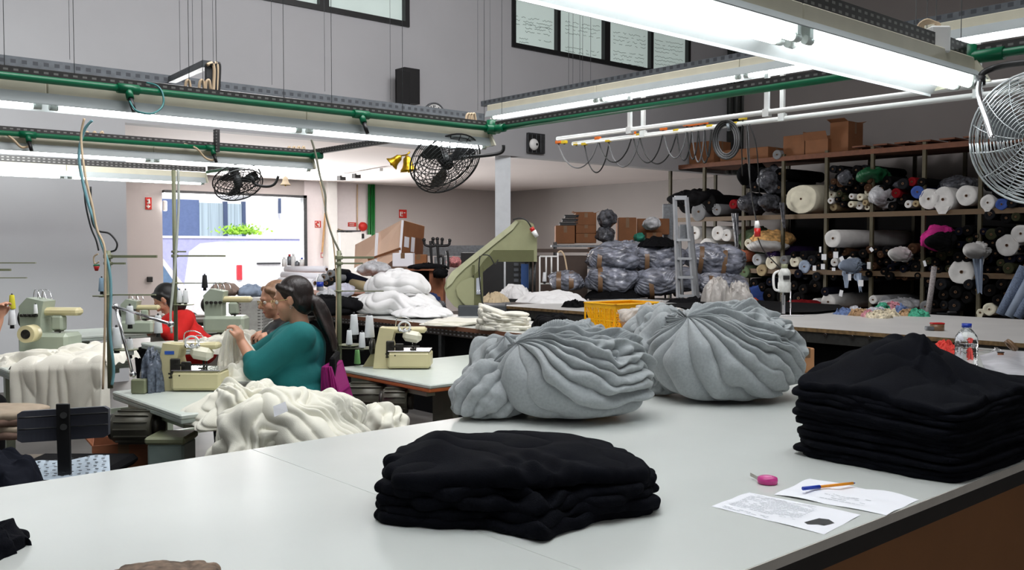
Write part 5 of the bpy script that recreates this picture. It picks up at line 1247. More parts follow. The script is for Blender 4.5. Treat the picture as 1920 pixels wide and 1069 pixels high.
# white sheets at the far end of the right table
def flatcloth(name, px, py, rx, ry, h, seed, m, label, z=MZ, rz=-YAW, cat='cloth', fold=.02, edge=.25, n=70): return single(name, heap(PZ(px, py, z), rx, ry, h, seed, n=n, rz=rz, fold=fold, edge=edge), m, label, cat)
flatcloth('white_sheet', 1035, 566, .42, .36, .12, 7, M_white_cloth, 'white sheet with a raised fold on the far end of the long right table')
flatcloth('white_sheet', 965, 558, .22, .28, .16, 17, M_white_cloth, 'crumpled white sheet nearest the band knife machine')
flatcloth('beige_cloth', 930, 566, .16, .2, .10, 27, mat('beige_cloth', srgb(200, 182, 150), .9), 'beige cloth scraps beside the band knife pedestal')
flatcloth('black_cloth', 1075, 576, .13, .12, .06, 37, M_dark, 'small black scraps left of the yellow crate')
flatcloth('black_cloth', 1150, 558, .40, .35, .12, 47, M_dark, 'black cloth pile on the long right table below the plastic bags')
flatcloth('white_bag', 1100, 553, .09, .09, .14, 57, M_film, 'small crumpled clear bag left of the black cloth pile', cat='bag')
# black layer on the right table
V = []; nx, ny = 60, 20
pts = [PZ(1218, 577, MZ), PZ(1565, 573, MZ), PZ(1600, 585, MZ), PZ(1480, 596, MZ)]
single('black_fabric_layer', MB().add([PZ(*q, MZ + z_) for z_ in (.002, .025) for q in ((1240, 570), (1400, 562), (1572, 571), (1590, 579), (1530, 585), (1420, 587), (1300, 580))], [tuple(reversed(range(7))), tuple(range(7, 14))] + [(i, (i + 1) % 7, (i + 1) % 7 + 7, i + 7) for i in range(7)]), M_dark, 'flat black fabric laid in layers on the long right table', 'fabric')
# straight knife cutter
kp = PZ(1470, 592, MZ); kD = depth(kp); kf = lambda y: (592 - y) / F * kD
kn = thing('straight_knife_cutter', 'white straight knife fabric cutter standing on the long right table', 'cutting machine', kp, -YAW)
MB().box((.02, 0, .006), (.30, .16, .012), b=.005).build('base_plate', M_chrome, kn)
MB().box((-.01, 0, kf(565) - .03), (.03, .05, kf(555) - .01), b=.003).build('standard', M_chrome, kn)
MB().cyl((.055, -.02, .012), (.055, -.02, kf(545)), .008, n=8).build('presser_rod', M_chrome, kn)
MB().box((-.015, -.015, kf(550)), (.008, .03, .22)).build('blade', M_steel, kn)
MB().lathe([(0, 0), (.055, 0), (.062, .01), (.062, .09), (.056, .10), (.056, .16), (.062, .17), (.05, .21), (.03, .23), (0, .23)], (0, 0, kf(548)), n=24).build('motor_housing', mat('white_machine', srgb(205, 208, 204), .3, var=.15, scale=30), kn)
MB().tube([(-.055, -.02, kf(545)), (-.105, -.03, kf(540)), (-.11, -.03, kf(515)), (-.06, -.02, kf(508))], .012, 8, 5).build('handle', M_white, kn)
m = MB().box((.0, -.062, kf(520)), (.06, .02, .04), b=.004); m.build('switch_box', M_black, kn)
MB().cyl((.0, 0, kf(505)), (0, 0, kf(495)), .03, n=16).build('olive_cap', M_olbox, kn)
kc = thing('hanging_plug', 'red and white plug hanging on a black cord over the straight knife cutter', 'plug', PD(1420, 445, kD))
MB().cyl(PD(1420, 428, kD), PD(1419, 414, kD), .030, .018, n=14).build('white_top', M_white, kc, world=True)
MB().cyl(PD(1420, 444, kD), PD(1420, 428, kD), .030, .031, n=14).build('red_body', M_red, kc, world=True)
MB().tube([PD(1400, 235, kD - .4), PD(1403, 300, kD - .2), PD(1410, 370, kD), PD(1418, 414, kD)], .006, 6, 6).tube([PD(1421, 446, kD), PD(1432, 470, kD), PD(1460, 500, kD), PD(1480, 522, kD)], .006, 6, 6).build('cord', M_rubber, kc, world=True)
# small items on the right table
tr = PZ(1757, 620, MZ); t = thing('tape_dispenser', 'tape dispenser with a red top on the long right table', 'tape dispenser', tr, -YAW)
MB().cyl((0, 0, 0), (0, 0, .05), .052, n=24).build('tape_roll', M_tape, t); MB().box((0, 0, .056), (.10, .06, .014), b=.005).build('red_top', M_red, t); MB().box((-.06, -.01, .02), (.07, .05, .03), b=.005).build('grey_arm', M_steel, t)
c = PZ(1785, 590, MZ); t = thing('black_handle_tool', 'black handled tool lying on the long right table', 'tool', c, -YAW); MB().capsule((-.03, 0, .018), (.03, 0, .018), .018, .015).build('handle', M_black, t); MB().bar((-.14, .02, .012), (-.04, 0, .012), .01, .006).build('shaft', M_dsteel, t)
rs = random.Random(12); cols = [('scrap_blue', srgb(90, 110, 150)), ('scrap_tan', srgb(160, 130, 96)), ('scrap_grey', srgb(170, 172, 178)), ('scrap_rose', srgb(190, 130, 140)), ('scrap_teal', srgb(60, 150, 120)), ('scrap_cream', srgb(200, 190, 165))]
nmx = ['blue', 'tan', 'grey', 'rose', 'teal', 'cream']
for i, (px, py) in enumerate(((1585, 590), (1612, 592), (1640, 588), (1630, 594), (1655, 584), (1668, 592), (1690, 590), (1706, 592), (1600, 587), (1675, 583), (1720, 593), (1648, 596))):
    k = i % 6; nme, cc = cols[k]
    single('fabric_scrap', heap(PZ(px, py, MZ), .11, .07, .05 + .03 * (i in (4, 6, 9)), 200 + i, n=24, rz=rs.uniform(0, 3), fold=.018, edge=.3), mat(nme, cc, .85, var=.5, scale=40), '%s fabric scrap in the colourful pile on the long right table, %s half' % (nmx[k], 'left' if i < 6 else 'right'), 'fabric scrap', 'scraps on the long right table')
# ------------------------------------------------ plastic wrapped garment bags
def bagmat():
    m = mat('wrapped_garments', srgb(122, 126, 138), .2, var=.75, scale=9, bump=1.0, bscale=22, coat=.6, stretch=(1, 1, 2.2)); return m
MBAG = bagmat()
def gbag(px, py, w, h, label, seed, D=11.4, rot=0, tapes=1, dd=.30):
    c = PD(px, py, D); hw_, hh = w / 2 / F * D, h / 2 / F * D
    m = bundle((0, 0, 0), (hw_, dd, hh), (-1, -.4, .1), seed, nf=24, dens=.2, amp=.035, nu=150, nv=90, flat=1.2, lump=.22, p=2.6, wob=.5, wig=.12)
    t = thing('garment_bag', label, 'bag', c, 0, 'wrapped garment bags')
    Rm = Matrix.Rotation(rot, 3, 'Y')
    m.v = [tuple(camloc(Rm @ Vector(v)) - UP * hh * .0) for v in m.v]
    zmin = min(v[2] for v in m.v); m.v = [(v[0], v[1], v[2] - zmin - hh) for v in m.v]
    m.build('wrapping', MBAG, t)
    for k in range(tapes):
        o = (-.45 + .75 * k) * hw_; tp = []
        for a in range(25):
            an = 2 * PI * a / 24; ca, sa = math.cos(an), math.sin(an)
            e_ = 2 / 2.6; tp.append(Rm @ Vector((o + .02 * ca, (dd + .012) * .97 * math.copysign(abs(ca) ** e_, ca), (hh + .012) * .97 * math.copysign(abs(sa) ** e_, sa))))
        mb = MB(); V = []
        for p_ in tp: V += [camloc(p_ + Vector((-.03, 0, 0))), camloc(p_ + Vector((.03, 0, 0)))]
        mb.add(V, [(2 * i, 2 * i + 1, 2 * i + 3, 2 * i + 2) for i in range(24)], True); mb.build('brown_tape', M_tape, t)
    return t
for i, (px, py, w, h, rot, tp, lab, D) in enumerate([
    (1147, 525, 100, 50, 0, 1, 'lower left', 11.2), (1247, 532, 130, 52, -.12, 2, 'lower middle', 11.3), (1352, 538, 110, 44, .1, 1, 'lower right', 11.5),
    (1145, 489, 98, 44, .08, 1, 'upper left', 11.3), (1235, 487, 110, 50, 0, 1, 'upper middle', 11.5), (1335, 492, 115, 58, .12, 2, 'upper right behind the ladder', 11.7), (1062, 528, 62, 36, 0, 2, 'small one at the left behind the white sheets', 11.0), (1172, 466, 90, 28, 0, 0, 'grey one lying on top at the left', 11.7)]):
    gbag(px, py, w, h, 'taped plastic-wrapped garment bag, %s of the pile' % lab, 300 + i * 3, D + .95, rot, tp)
single('black_cloth', heap(PD(1235, 462, 12.3), .26, .16, .10, 63, n=40, rz=-YAW, fold=.02), M_dark, 'black cloth lying on top of the plastic-wrapped bags', 'cloth')
# clear bag of trimmings right of the ladder
for i, (px, py, rx, h) in enumerate(((1345, 566, .16, .26), (1385, 566, .15, .20))):
    single('clear_bag', heap(PD(px, py, 10.6), rx, .14, h, 71 + i, n=40, rz=-YAW, fold=.03, edge=.2, peak=.6), M_film, ['clear bag of small parts right of the ladder foot', 'clear plastic bag beside the orange corner on the long right table'][i], 'bag')
# step ladder
lD = 11.5; ld = thing('step_ladder', 'aluminium step ladder standing behind the long right table', 'ladder', PD(1290, 700, lD)); ROOTS[ld.name] = Matrix.Translation(ld.location)
M_alu = mat('ladder_aluminium', srgb(186, 190, 194), .35, .4)
zf = lambda px, y, D: PD(px, y, D)
for a, b_, nme in (((1265, 370), (1277, 700), 'rail'), ((1287, 370), (1313, 700), 'rail')): MB().bar(zf(*a, lD), zf(*b_, lD - .1), .03, .05).build('rail', M_alu, ld, world=True)
for a, b_ in (((1274, 424), (1286, 700)), ((1297, 424), (1322, 700))): MB().bar(zf(*a, lD + .1), zf(*b_, lD + .5), .025, .04).build('rear_rail', M_alu, ld, world=True)
MB().bar(zf(1265, 371, lD), zf(1287, 371, lD), .05, .05).build('top_rail', M_alu, ld, world=True)
MB().box(zf(1285, 436, lD + .05), (.14, .03, .20), rot=-YAW).build('tool_tray', M_steel, ld, world=True)
for y in (450, 485, 520, 555, 590): k = (y - 370) / 330; MB().bar(zf(1265 + 12 * k, y, lD - .1 * k), zf(1287 + 26 * k, y, lD - .1 * k), .08, .03).build('tread', M_alu, ld, world=True)
flatcloth('black_cloth', 1293, 567, .27, .22, .035, 64, M_dark, 'flat black cloth at the ladder foot on the long right table')

bn = thing('pallet_bench', 'low dark bench carrying the plastic-wrapped garment bags behind the long table', 'bench', PD(1230, 640, 12.5)); ROOTS[bn.name] = Matrix.Translation(bn.location)
MB().box(PD(1245, 562, 12.55) - UP * .03, (1.95, 1.0, .05), rot=-YAW).build('top', M_under, bn, world=True)
for px in (1125, 1245, 1365): MB().box(Vector((*PD(px, 600, 12.4).xy, .37)), (.08, .8, .72), rot=-YAW).build('leg', M_under, bn, world=True)
# ================================================================ FABRIC SHELVING
XS = 13.35; SD = 1.35
zS = [.28, 1.16, 2.05, 3.0]
M_post = mat('olive_post', srgb(74, 68, 48), .6, var=.15); M_shelf = mat('rust_shelf_edge', srgb(104, 62, 40), .7, var=.2, scale=15); M_beam = mat('tan_beam', srgb(96, 76, 52), .6)
posts = [1257, 1321, 1395, 1469, 1550, 1636, 1733, 1839, 1962]
py_ = [PX(a, 350, XS).y for a in posts]
sy0, sy1 = py_[-1] - 1.2, py_[0]
rack = thing('fabric_rack', 'long tall rack with rusty brown shelves crammed with fabric rolls along the right wall', 'shelving', (XS, 8, 0))
for y in py_ + [py_[-1] - 1.0]:
    MB().box((XS, y, 1.5), (.05, .05, 3.06)).build('post', M_post, rack, world=True)
    MB().box((XS + SD, y, 1.5), (.05, .05, 3.0)).build('rear_post', M_post, rack, world=True)
for k, z in enumerate(zS):
    y1_ = sy1 if k in (3, 2) else sy1
    MB().box((XS + SD / 2, (sy0 + y1_) / 2, z - .02), (SD, y1_ - sy0, .025)).build('shelf', M_shelf, rack, world=True)
    MB().box((XS - .01, (sy0 + y1_) / 2, z - .045), (.04, y1_ - sy0, .075)).build('front_beam', M_beam if k < 3 else M_shelf, rack, world=True)
# loose boards lying on the top shelf
for i, px in enumerate((1615, 1655, 1695, 1735, 1780, 1825, 1868)):
    p = PX(px, 262, XS + .1); single('shelf_board', MB().box((XS + .75, p.y, 3.02 + .012 + .02), (1.45, .22, .022)).box((XS + .75, p.y, 3.015), (1.3, .03, .02)), M_shelf, 'rusty board end on the rack top, %s from the left' % ['first', 'second', 'third', 'fourth', 'fifth', 'sixth', 'seventh'][i], 'board', 'loose boards on the rack top')
# dark backing sheets behind the rack bays
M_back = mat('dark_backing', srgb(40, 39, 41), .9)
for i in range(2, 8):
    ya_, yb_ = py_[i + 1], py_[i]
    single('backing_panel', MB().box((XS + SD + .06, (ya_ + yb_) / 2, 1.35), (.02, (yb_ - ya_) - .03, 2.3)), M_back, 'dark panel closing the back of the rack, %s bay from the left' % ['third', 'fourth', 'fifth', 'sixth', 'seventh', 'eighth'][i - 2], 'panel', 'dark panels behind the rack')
cmats = {}
def cm(nm, c, **k):
    if nm not in cmats: cmats[nm] = mat('cloth_' + nm, srgb(*c), .9, var=k.pop('var', .08), scale=k.pop('scale', 10), bump=.15, bscale=120, spec=.12, **k)
    return cmats[nm]
M_core = mat('cardboard_core', srgb(104, 76, 52), .8); M_hole = mat('dark_hole', (.004, .004, .004), .9)
PAL = dict(white=(208, 208, 206), cream=(214, 210, 190), black=(6, 6, 7), navy=(12, 14, 26), grey=(120, 122, 124), purple=(44, 30, 66), salmon=(196, 118, 92), green=(92, 110, 84), olive=(48, 50, 34), tan=(160, 144, 112), blue=(60, 84, 150), paleblue=(150, 164, 184), red=(120, 20, 26), pink=(190, 50, 130), brown=(62, 42, 28), orange=(206, 140, 60), pattern=(170, 174, 178), darkgrey=(26, 27, 30))
rollproto = {}
rr = random.Random(7)
def roll(px, py, rpx, col, label, group=None, L=1.25, X=None, squash=1.0, tilt=(0, 0), core=.32, hang=0, spiral=False):
    X = XS - .04 if X is None else X
    c = PX(px, py, X); r = rpx / F * depth(c)
    t = thing('fabric_roll', label, 'fabric roll', c, 0, group)
    d = Vector((1, tilt[0], tilt[1])).normalized(); pts = [d * (L * k / 8) for k in range(9)]
    m = MB(); n = 22; V = []
    sd = rr.random() * 50
    for i, p_ in enumerate(pts):
        for k in range(n):
            a = 2 * PI * k / n; w = 1 + .05 * noise.noise(Vector((math.cos(a) * 1.5, math.sin(a) * 1.5, sd + i * .35))) * 2
            V.append(p_ + Vector((0, math.cos(a) * r * w, math.sin(a) * r * w * squash)))
    # end face with ring steps round the core
    rc = max(.014, r * core * .42)
    cap = []
    for (q, dx) in ((.97, -.006), (.8, -.004 if not spiral else .012), (.62, -.010), (.45, .004 if not spiral else -.012)):
        for k in range(n):
            a = 2 * PI * k / n; w = 1 + .05 * noise.noise(Vector((math.cos(a) * 1.5, math.sin(a) * 1.5, sd))) * 2
            cap.append(Vector((dx, math.cos(a) * max(r * w * q, rc * 1.02), math.sin(a) * max(r * w * q, rc * 1.02) * squash)))
    for k in range(n): a = 2 * PI * k / n; cap.append(Vector((-.004, math.cos(a) * rc, math.sin(a) * rc)))
    base = len(V); V += cap
    fs = [(i * n + k, i * n + (k + 1) % n, (i + 1) * n + (k + 1) % n, (i + 1) * n + k) for i in range(8) for k in range(n)]
    fs += [(k, (k + 1) % n, base + (k + 1) % n, base + k)[::-1] for k in range(n)]
    for j in range(4): fs += [(base + j * n + k, base + j * n + (k + 1) % n, base + (j + 1) * n + (k + 1) % n, base + (j + 1) * n + k)[::-1] for k in range(n)]
    fs.append(tuple(8 * n + k for k in range(n)))
    m.add(V, fs, True); m.build('fabric', cm(col, PAL[col]), t)
    MB().lathe([(rc, .03), (rc, -.012), (rc * .62, -.012), (rc * .62, .03)], (0, 0, 0), (1, 0, 0), 14).build('core', M_core, t)
    MB().cyl((.02, 0, 0), (.026, 0, 0), rc * .64, n=12).build('core_hollow', M_hole, t)
    if hang:
        V = []
        for j in range(10):
            for i in range(7):
                u = (i - 3) / 3; V.append(Vector((-.01 - .02 * abs(noise.noise(Vector((u * 2, j * .3, sd)))), u * r * .7 * (1 - .06 * j), -r * .6 - hang * r * j / 9)))
        grid_mesh(V, 7, 10).build('loose_end', cm(col, PAL[col]), t)
    return t
W = 'white fabric roll '
R_ = [
 (1346, 437, 14, 'white', 'white fabric roll end right of the ladder, upper left of three', 1),
 (1362, 441, 12, 'white', 'white fabric roll end right of the ladder, upper right of three', 1),
 (1325, 462, 16, 'white', 'white fabric roll below the upper white pair right of the ladder', 1),
 (1303, 437, 13, 'white', 'white fabric roll seen between the ladder rails', 1),
 (1368, 492, 17, 'white', 'white roll bundle under the lowest white rolls, with a dark core', 1),
 (1403, 456, 8, 'cream', 'thin cream roll poking out above the salmon roll', 1),
 (1390, 480, 12, 'salmon', 'salmon pink fabric roll right of the white rolls', 1),
 (1395, 510, 12, 'green', 'sage green roll lowest below the salmon roll', 1),
 (1428, 507, 11, 'tan', 'khaki roll beside the lowest sage green roll', 1),
 (1447, 492, 13, 'cream', 'cream roll above right of the khaki roll', 1),
 (1420, 487, 11, 'pattern', 'grey patterned roll between the salmon and yellow rolls', 1),
 (1446, 473, 12, 'purple', 'dark purple roll left of the post', 1),
 (1470, 488, 9, 'grey', 'grey patterned roll just right of the post', 1),
 (1490, 491, 10, 'cream', 'cream roll above the hanging white cloths', 1),
 (1508, 500, 12, 'paleblue', 'lilac white roll sagging above the straight knife cutter', 1),
 (1562, 447, 17, 'white', 'long thick white roll lying across the third shelf bay', 1),
 (1565, 492, 8, 'white', 'small white roll end among the tagged black rolls', 1),
 (1597, 491, 11, 'white', 'white roll end right of the tagged black rolls', 1),
 (1588, 512, 10, 'paleblue', 'pale blue roll with a hanging loose end', 1),
 (1608, 519, 8, 'paleblue', 'second pale blue roll, below the sagging one', 1),
 (1803, 510, 24, 'white', 'large white roll wrapped in film with a trailing cloth at the right', 1),
 (1888, 460, 20, 'white', 'large white roll at the right, lower of the pair near the fan', 1),
 (1914, 438, 17, 'white', 'white roll at the right border, upper one near the fan', 1),
 (1838, 470, 14, 'white', 'white rumpled roll with a dangling end under the blue roll', 1),
 (1502, 373, 32, 'cream', 'very thick cream roll with loose spiral layers on the second shelf', 1),
 (1741, 373, 19, 'white', 'white roll, left of the three big ones on the second shelf', 1),
 (1768, 374, 21, 'white', 'white roll slumped open, middle of the three on the second shelf', 1),
 (1812, 367, 19, 'white', 'white roll, right of the three big ones on the second shelf', 1),
 (1852, 380, 13, 'white', 'smaller white film-wrapped roll right of the three big ones', 1),
 (1878, 383, 11, 'blue', 'royal blue roll near the fan on the second shelf', 1),
 (1720, 360, 12, 'blue', 'royal blue roll left of the big white rolls on the second shelf', 1),
 (1703, 383, 7, 'white', 'small white roll end on the shelf left of the big white rolls', 1),
 (1717, 382, 6, 'tan', 'thin tan roll beside the small white roll end', 1),
 (1680, 362, 9, 'red', 'maroon roll behind film on the second shelf', 1),
 (1310, 397, 17, 'grey', 'grey film-wrapped roll under the black sacks at the left shelf end', 1),
 (1344, 393, 11, 'grey', 'smaller grey roll right of the film-wrapped one at the left shelf end', 1),
 (1375, 383, 9, 'red', 'dark red roll slanting over the grey rolls at the left shelf end', 1),
 (1330, 380, 16, 'black', 'long black roll resting over the grey rolls at the left', 1),
 (1285, 385, 15, 'black', 'black roll behind the top of the step ladder', 1),
 (1553, 566, 15, 'white', 'white roll end on the bottom shelf behind the straight knife cutter', 1),
 (1530, 570, 10, 'white', 'small crumpled white roll left of the bottom white roll', 1),
 (1637, 562, 8, 'white', 'film-wrapped pale roll on the bottom shelf above the scraps', 1),
 (1660, 566, 12, 'grey', 'grey film-covered roll on the bottom shelf', 1),
 (1735, 575, 11, 'grey', 'grey roll behind the leaning patterned roll', 1),
 (1855, 580, 12, 'cream', 'yellowish roll end on the floor shelf near the right border', 1),
 (1838, 586, 7, 'cream', 'small yellowish roll end beside the larger one near the right border', 1),
]
for (px, py, rp, col, lab, g) in R_:
    kw = {}
    if px == 1502: kw = dict(spiral=True, squash=.86, core=.15)
    if px in (1562,): kw = dict(L=1.6, tilt=(-.25, 0), X=XS - .2)
    if px in (1838, 1588): kw = dict(hang=2.2)
    if px in (1768, 1852): kw = dict(squash=1.15, hang=.7)
    if px == 1375: kw = dict(tilt=(-.5, .1), L=.9)
    roll(px, py, rp, col, lab, None, **kw)
# runs of look-alike dark and small rolls
def many(rng, n, x0, x1, y0, y1, r0, r1, cols, where, group):
    r_ = random.Random(rng); out = []
    tries = 0
    while len(out) < n and tries < 4000:
        tries += 1; x, y, q = r_.uniform(x0, x1), r_.uniform(y0, y1), r_.uniform(r0, r1)
        if all((x - a) ** 2 + (y - b) ** 2 > (q + c) ** 2 * .72 for a, b, c in out):
            if all((x - a) ** 2 + (y - b) ** 2 > (q + c) ** 2 * .6 for (a, b, c, *_) in R_):
                out.append((x, y, q)); cl = r_.choice(cols)
                roll(x, y, q, cl, '%s fabric roll end %s' % (cl.replace('paleblue', 'pale blue').replace('darkgrey', 'dark grey'), where), group + ', ' + cl, X=XS + r_.uniform(-.08, .06), core=.5)
many(1, 20, 1488, 1550, 478, 520, 6, 9, ['black', 'black', 'navy', 'brown', 'darkgrey'], 'left of the white tags on the third shelf', 'rolls third shelf left')
many(2, 40, 1556, 1728, 466, 520, 6, 10, ['black', 'black', 'black', 'navy', 'brown', 'black'], 'around the white tags on the third shelf', 'rolls third shelf middle')
many(3, 44, 1738, 1915, 432, 506, 6, 11, ['black', 'black', 'black', 'navy', 'olive', 'black'], 'below the pink cloth at the right', 'rolls right bays')
many(4, 14, 1556, 1632, 360, 390, 5, 8, ['white', 'olive', 'cream', 'black', 'tan', 'black'], 'in the small mixed heap on the second shelf', 'mixed rolls second shelf')
many(5, 10, 1560, 1632, 338, 358, 5, 8, ['black', 'black', 'darkgrey', 'brown'], 'above the mixed heap on the second shelf', 'dark rolls second shelf')
many(6, 8, 1640, 1730, 340, 388, 7, 11, ['black', 'darkgrey', 'red', 'black'], 'behind the film-wrapped roll on the second shelf', 'dark rolls second shelf middle')
many(7, 10, 1850, 1915, 350, 412, 8, 12, ['black', 'darkgrey', 'olive', 'navy'], 'behind the chrome fan at the right border', 'dark rolls by the fan')
many(8, 9, 1400, 1470, 320, 352, 9, 13, ['black', 'darkgrey'], 'under the rack top left of the thick cream roll', 'dark rolls above cream')
many(9, 8, 1560, 1625, 316, 336, 7, 9, ['black', 'darkgrey'], 'tucked right below the rack top', 'dark rolls under the top')
many(10, 18, 1740, 1900, 520, 575, 8, 13, ['black', 'black', 'darkgrey'], 'on the dark bottom shelf at the right', 'dark bottom rolls')
many(11, 14, 1400, 1550, 525, 580, 8, 14, ['black', 'black', 'navy'], 'on the dark bottom shelf behind the straight knife cutter', 'dark bottom rolls left')
# bagged rolls (crumpled film over fabric)
def blob(px, py, rx, ry, m, label, seed, dd=.4, X=XS + .2, name='wrapped_bundle', cat='bundle', nf=16, amp=.03):
    c = PX(px, py, X); s_ = depth(c) / F
    b = bundle((0, 0, 0), (dd, rx * s_, ry * s_), (-1, .2, .2), seed, nf=nf, dens=.2, amp=amp, nu=110, nv=70, flat=1.3, lump=.25, p=2.0, wob=.5)
    zmin = min(v[2] for v in b.v); b.v = [(v[0] + c.x, v[1] + c.y, v[2] - zmin + c.z - ry * s_) for v in b.v]
    return single(name, b, m, label, cat)
M_gbag = mat('grey_film_bag', srgb(84, 86, 92), .2, var=.7, scale=14, bump=1, bscale=30)
M_wbag = mat('white_film_bag', srgb(190, 192, 196), .25, var=.3, scale=14, bump=.8, bscale=30)
blob(1452, 340, 20, 26, M_gbag, 'clear bag over a dark roll under the rack top, left of the cream roll', 1)
blob(1415, 385, 20, 20, M_gbag, 'starburst-tied clear bag left of the cream roll', 2); blob(1450, 382, 16, 18, M_gbag, 'second tied clear bag just left of the cream roll', 3)
blob(1412, 330, 18, 24, M_dark, 'black sack hanging under the rack top', 4)
blob(1310, 375, 55, 18, M_dark, 'long black sack at the left end of the second shelf', 5)
blob(1600, 335, 16, 17, M_gbag, 'grey film bag on top of the mixed heap', 6); blob(1640, 330, 24, 16, mat('green_bag', srgb(20, 84, 50), .5, bump=.6, bscale=30), 'dark green bag under the rack top', 7)
blob(1660, 372, 20, 22, M_wbag, 'film-wrapped pale roll end slumping off the second shelf', 8); blob(1700, 350, 40, 12, M_gbag, 'grey film-wrapped long roll behind the slumping one', 9, X=XS + .5)
blob(1800, 350, 42, 16, M_gbag, 'long grey film-wrapped bundle above the big white rolls', 10, X=XS + .6)
blob(1762, 448, 26, 24, cm('pink', PAL['pink']), 'magenta pink cloth curling round a black roll at the right', 11, X=XS + .05); blob(1768, 455, 18, 18, M_dark, 'black roll end inside the pink cloth', 12, X=XS - .25)
blob(1450, 450, 36, 16, mat('orange_print', srgb(205, 160, 100), .8, var=.5, scale=20), 'white and orange printed cloth rolls above the salmon roll', 13); blob(1440, 462, 34, 12, cm('white', PAL['white']), 'white cloth roll drooping below the orange printed cloth', 14, X=XS)
blob(1420, 455, 30, 26, cm('green', PAL['green']), 'grey-green cloth behind the thin cream roll', 15, X=XS + .4)
blob(1600, 500, 12, 14, cm('paleblue', PAL['paleblue']), 'pale blue sagging cloth between tagged rolls', 16, X=XS - .1)
blob(1692, 478, 15, 14, cm('white', PAL['white']), 'crumpled white cloth between black rolls right of the tags', 17, X=XS - .1)
blob(1835, 470, 16, 16, cm('white', PAL['white']), 'crumpled white cloth above the trailing cloth at the right', 18, X=XS - .1)
blob(1345, 555, 30, 14, M_gbag, 'grey film bag on the bottom shelf right of the ladder', 19); blob(1430, 553, 22, 20, cm('blue', PAL['blue']), 'blue and white bundle on the bottom shelf', 20)
blob(1410, 575, 12, 14, mat('orange_cloth', srgb(220, 80, 30), .85), 'bright orange cloth corner by the clear bags', 21, X=XS - .6); blob(1505, 568, 28, 6, cm('red', PAL['red']), 'red cloth strip on the bottom shelf', 22, X=XS - .3)
blob(1690, 572, 36, 12, M_wbag, 'white film-covered bundle on the bottom shelf above the scraps', 23)
blob(1340, 500, 20, 24, cm('cream', PAL['cream']), 'cream roll ends stacked left of the salmon roll', 24, X=XS + .3)
# hanging cloths
def hangcloth(px, y0, y1, w, m, label, X=XS - .12, seed=1):
    V = []; n_ = 24
    for j in range(n_):
        for i in range(14):
            u = i / 13 - .5; k = j / (n_ - 1); V.append(PX(px + u * w * (1 - .6 * k) + 4 * k, y0 + (y1 - y0) * k + abs(u) * 8 * k, X + .05 * noise.noise(Vector((u * 4, k, seed)))))
    return single('hanging_cloth', grid_mesh(V, 14, n_), m, label, 'cloth')
hangcloth(1833, 475, 548, 22, cm('paleblue', PAL['paleblue']), 'pale trailing cloth hanging past the large film-wrapped white roll', seed=3)
hangcloth(1378, 400, 470, 14, M_gbag, 'clear film strip hanging over the white roll ends', X=XS - .25, seed=4); hangcloth(1466, 380, 425, 10, M_gbag, 'film tail dangling from the shelf under the cream roll', seed=5)
hangcloth(1610, 512, 545, 12, cm('paleblue', PAL['paleblue']), 'small pale cloth end dangling below the pale blue rolls', seed=6)
# white tags on the black rolls
M_tag = mat('white_tag', srgb(225, 228, 232), .6)
for i, (px, py, w, h, r) in enumerate(((1538, 468, 4, 11, 0), (1545, 482, 10, 11, 0), (1567, 478, 10, 12, 0), (1579, 487, 8, 12, -.5), (1543, 500, 8, 10, 0), (1527, 503, 7, 10, 0), (1563, 505, 7, 6, 0), (1634, 468, 6, 8, -.7), (1629, 498, 7, 13, 0), (1614, 531, 10, 12, 0), (1593, 520, 6, 12, 0), (1577, 550, 7, 12, .2), (1734, 494, 5, 11, -.3))):
    p = PX(px, py, XS - .30); s_ = depth(p) / F
    single('paper_tag', MB().box(p, (.004, w * s_, h * s_), Euler((r, 0, 0))), M_tag, 'white paper tag hanging from the rolls, %s' % ['tall thin one at the far left', 'square one left', 'topmost square one', 'tilted one right of the topmost', 'one low left', 'dim one farthest low left', 'small one low in the middle', 'tilted one on the pale blue roll', 'one below the pale blue roll', 'lowest of the right group', 'narrow one beside the lowest', 'one on the bottom shelf roll', 'blue-white one at the pink cloth post'][i], 'tag', 'paper tags on the rolls')
# leaning rolls
def leaning(px0, y0, px1, y1, r, col, label, X=XS - .35):
    a, b = PX(px0, y0, X), PX(px1, y1, X - .1); t = thing('fabric_roll', label, 'fabric roll', b); q = r * depth(a) / F
    MB().cyl(b, a, q, n=18).build('fabric', col, t, world=True); MB().cyl(a, a + (a - b).normalized() * .02, q * .35, n=12).build('core', M_core, t, world=True); return t
leaning(1752, 500, 1740, 588, 5, mat('pattern_roll', srgb(165, 160, 160), .8, var=.4, scale=60), 'slim patterned roll standing upright against the rack')
leaning(1921, 500, 1876, 590, 9, mat('denim_pattern', srgb(110, 125, 150), .8, var=.4, scale=60), 'blue-grey patterned roll leaning at the right border, left one')
leaning(1935, 515, 1892, 594, 9, cm('paleblue', PAL['paleblue']), 'pale blue roll leaning at the right border, middle one'); leaning(1945, 530, 1908, 596, 9, MC['denim_pattern'], 'blue-grey patterned roll leaning at the right border, right one')
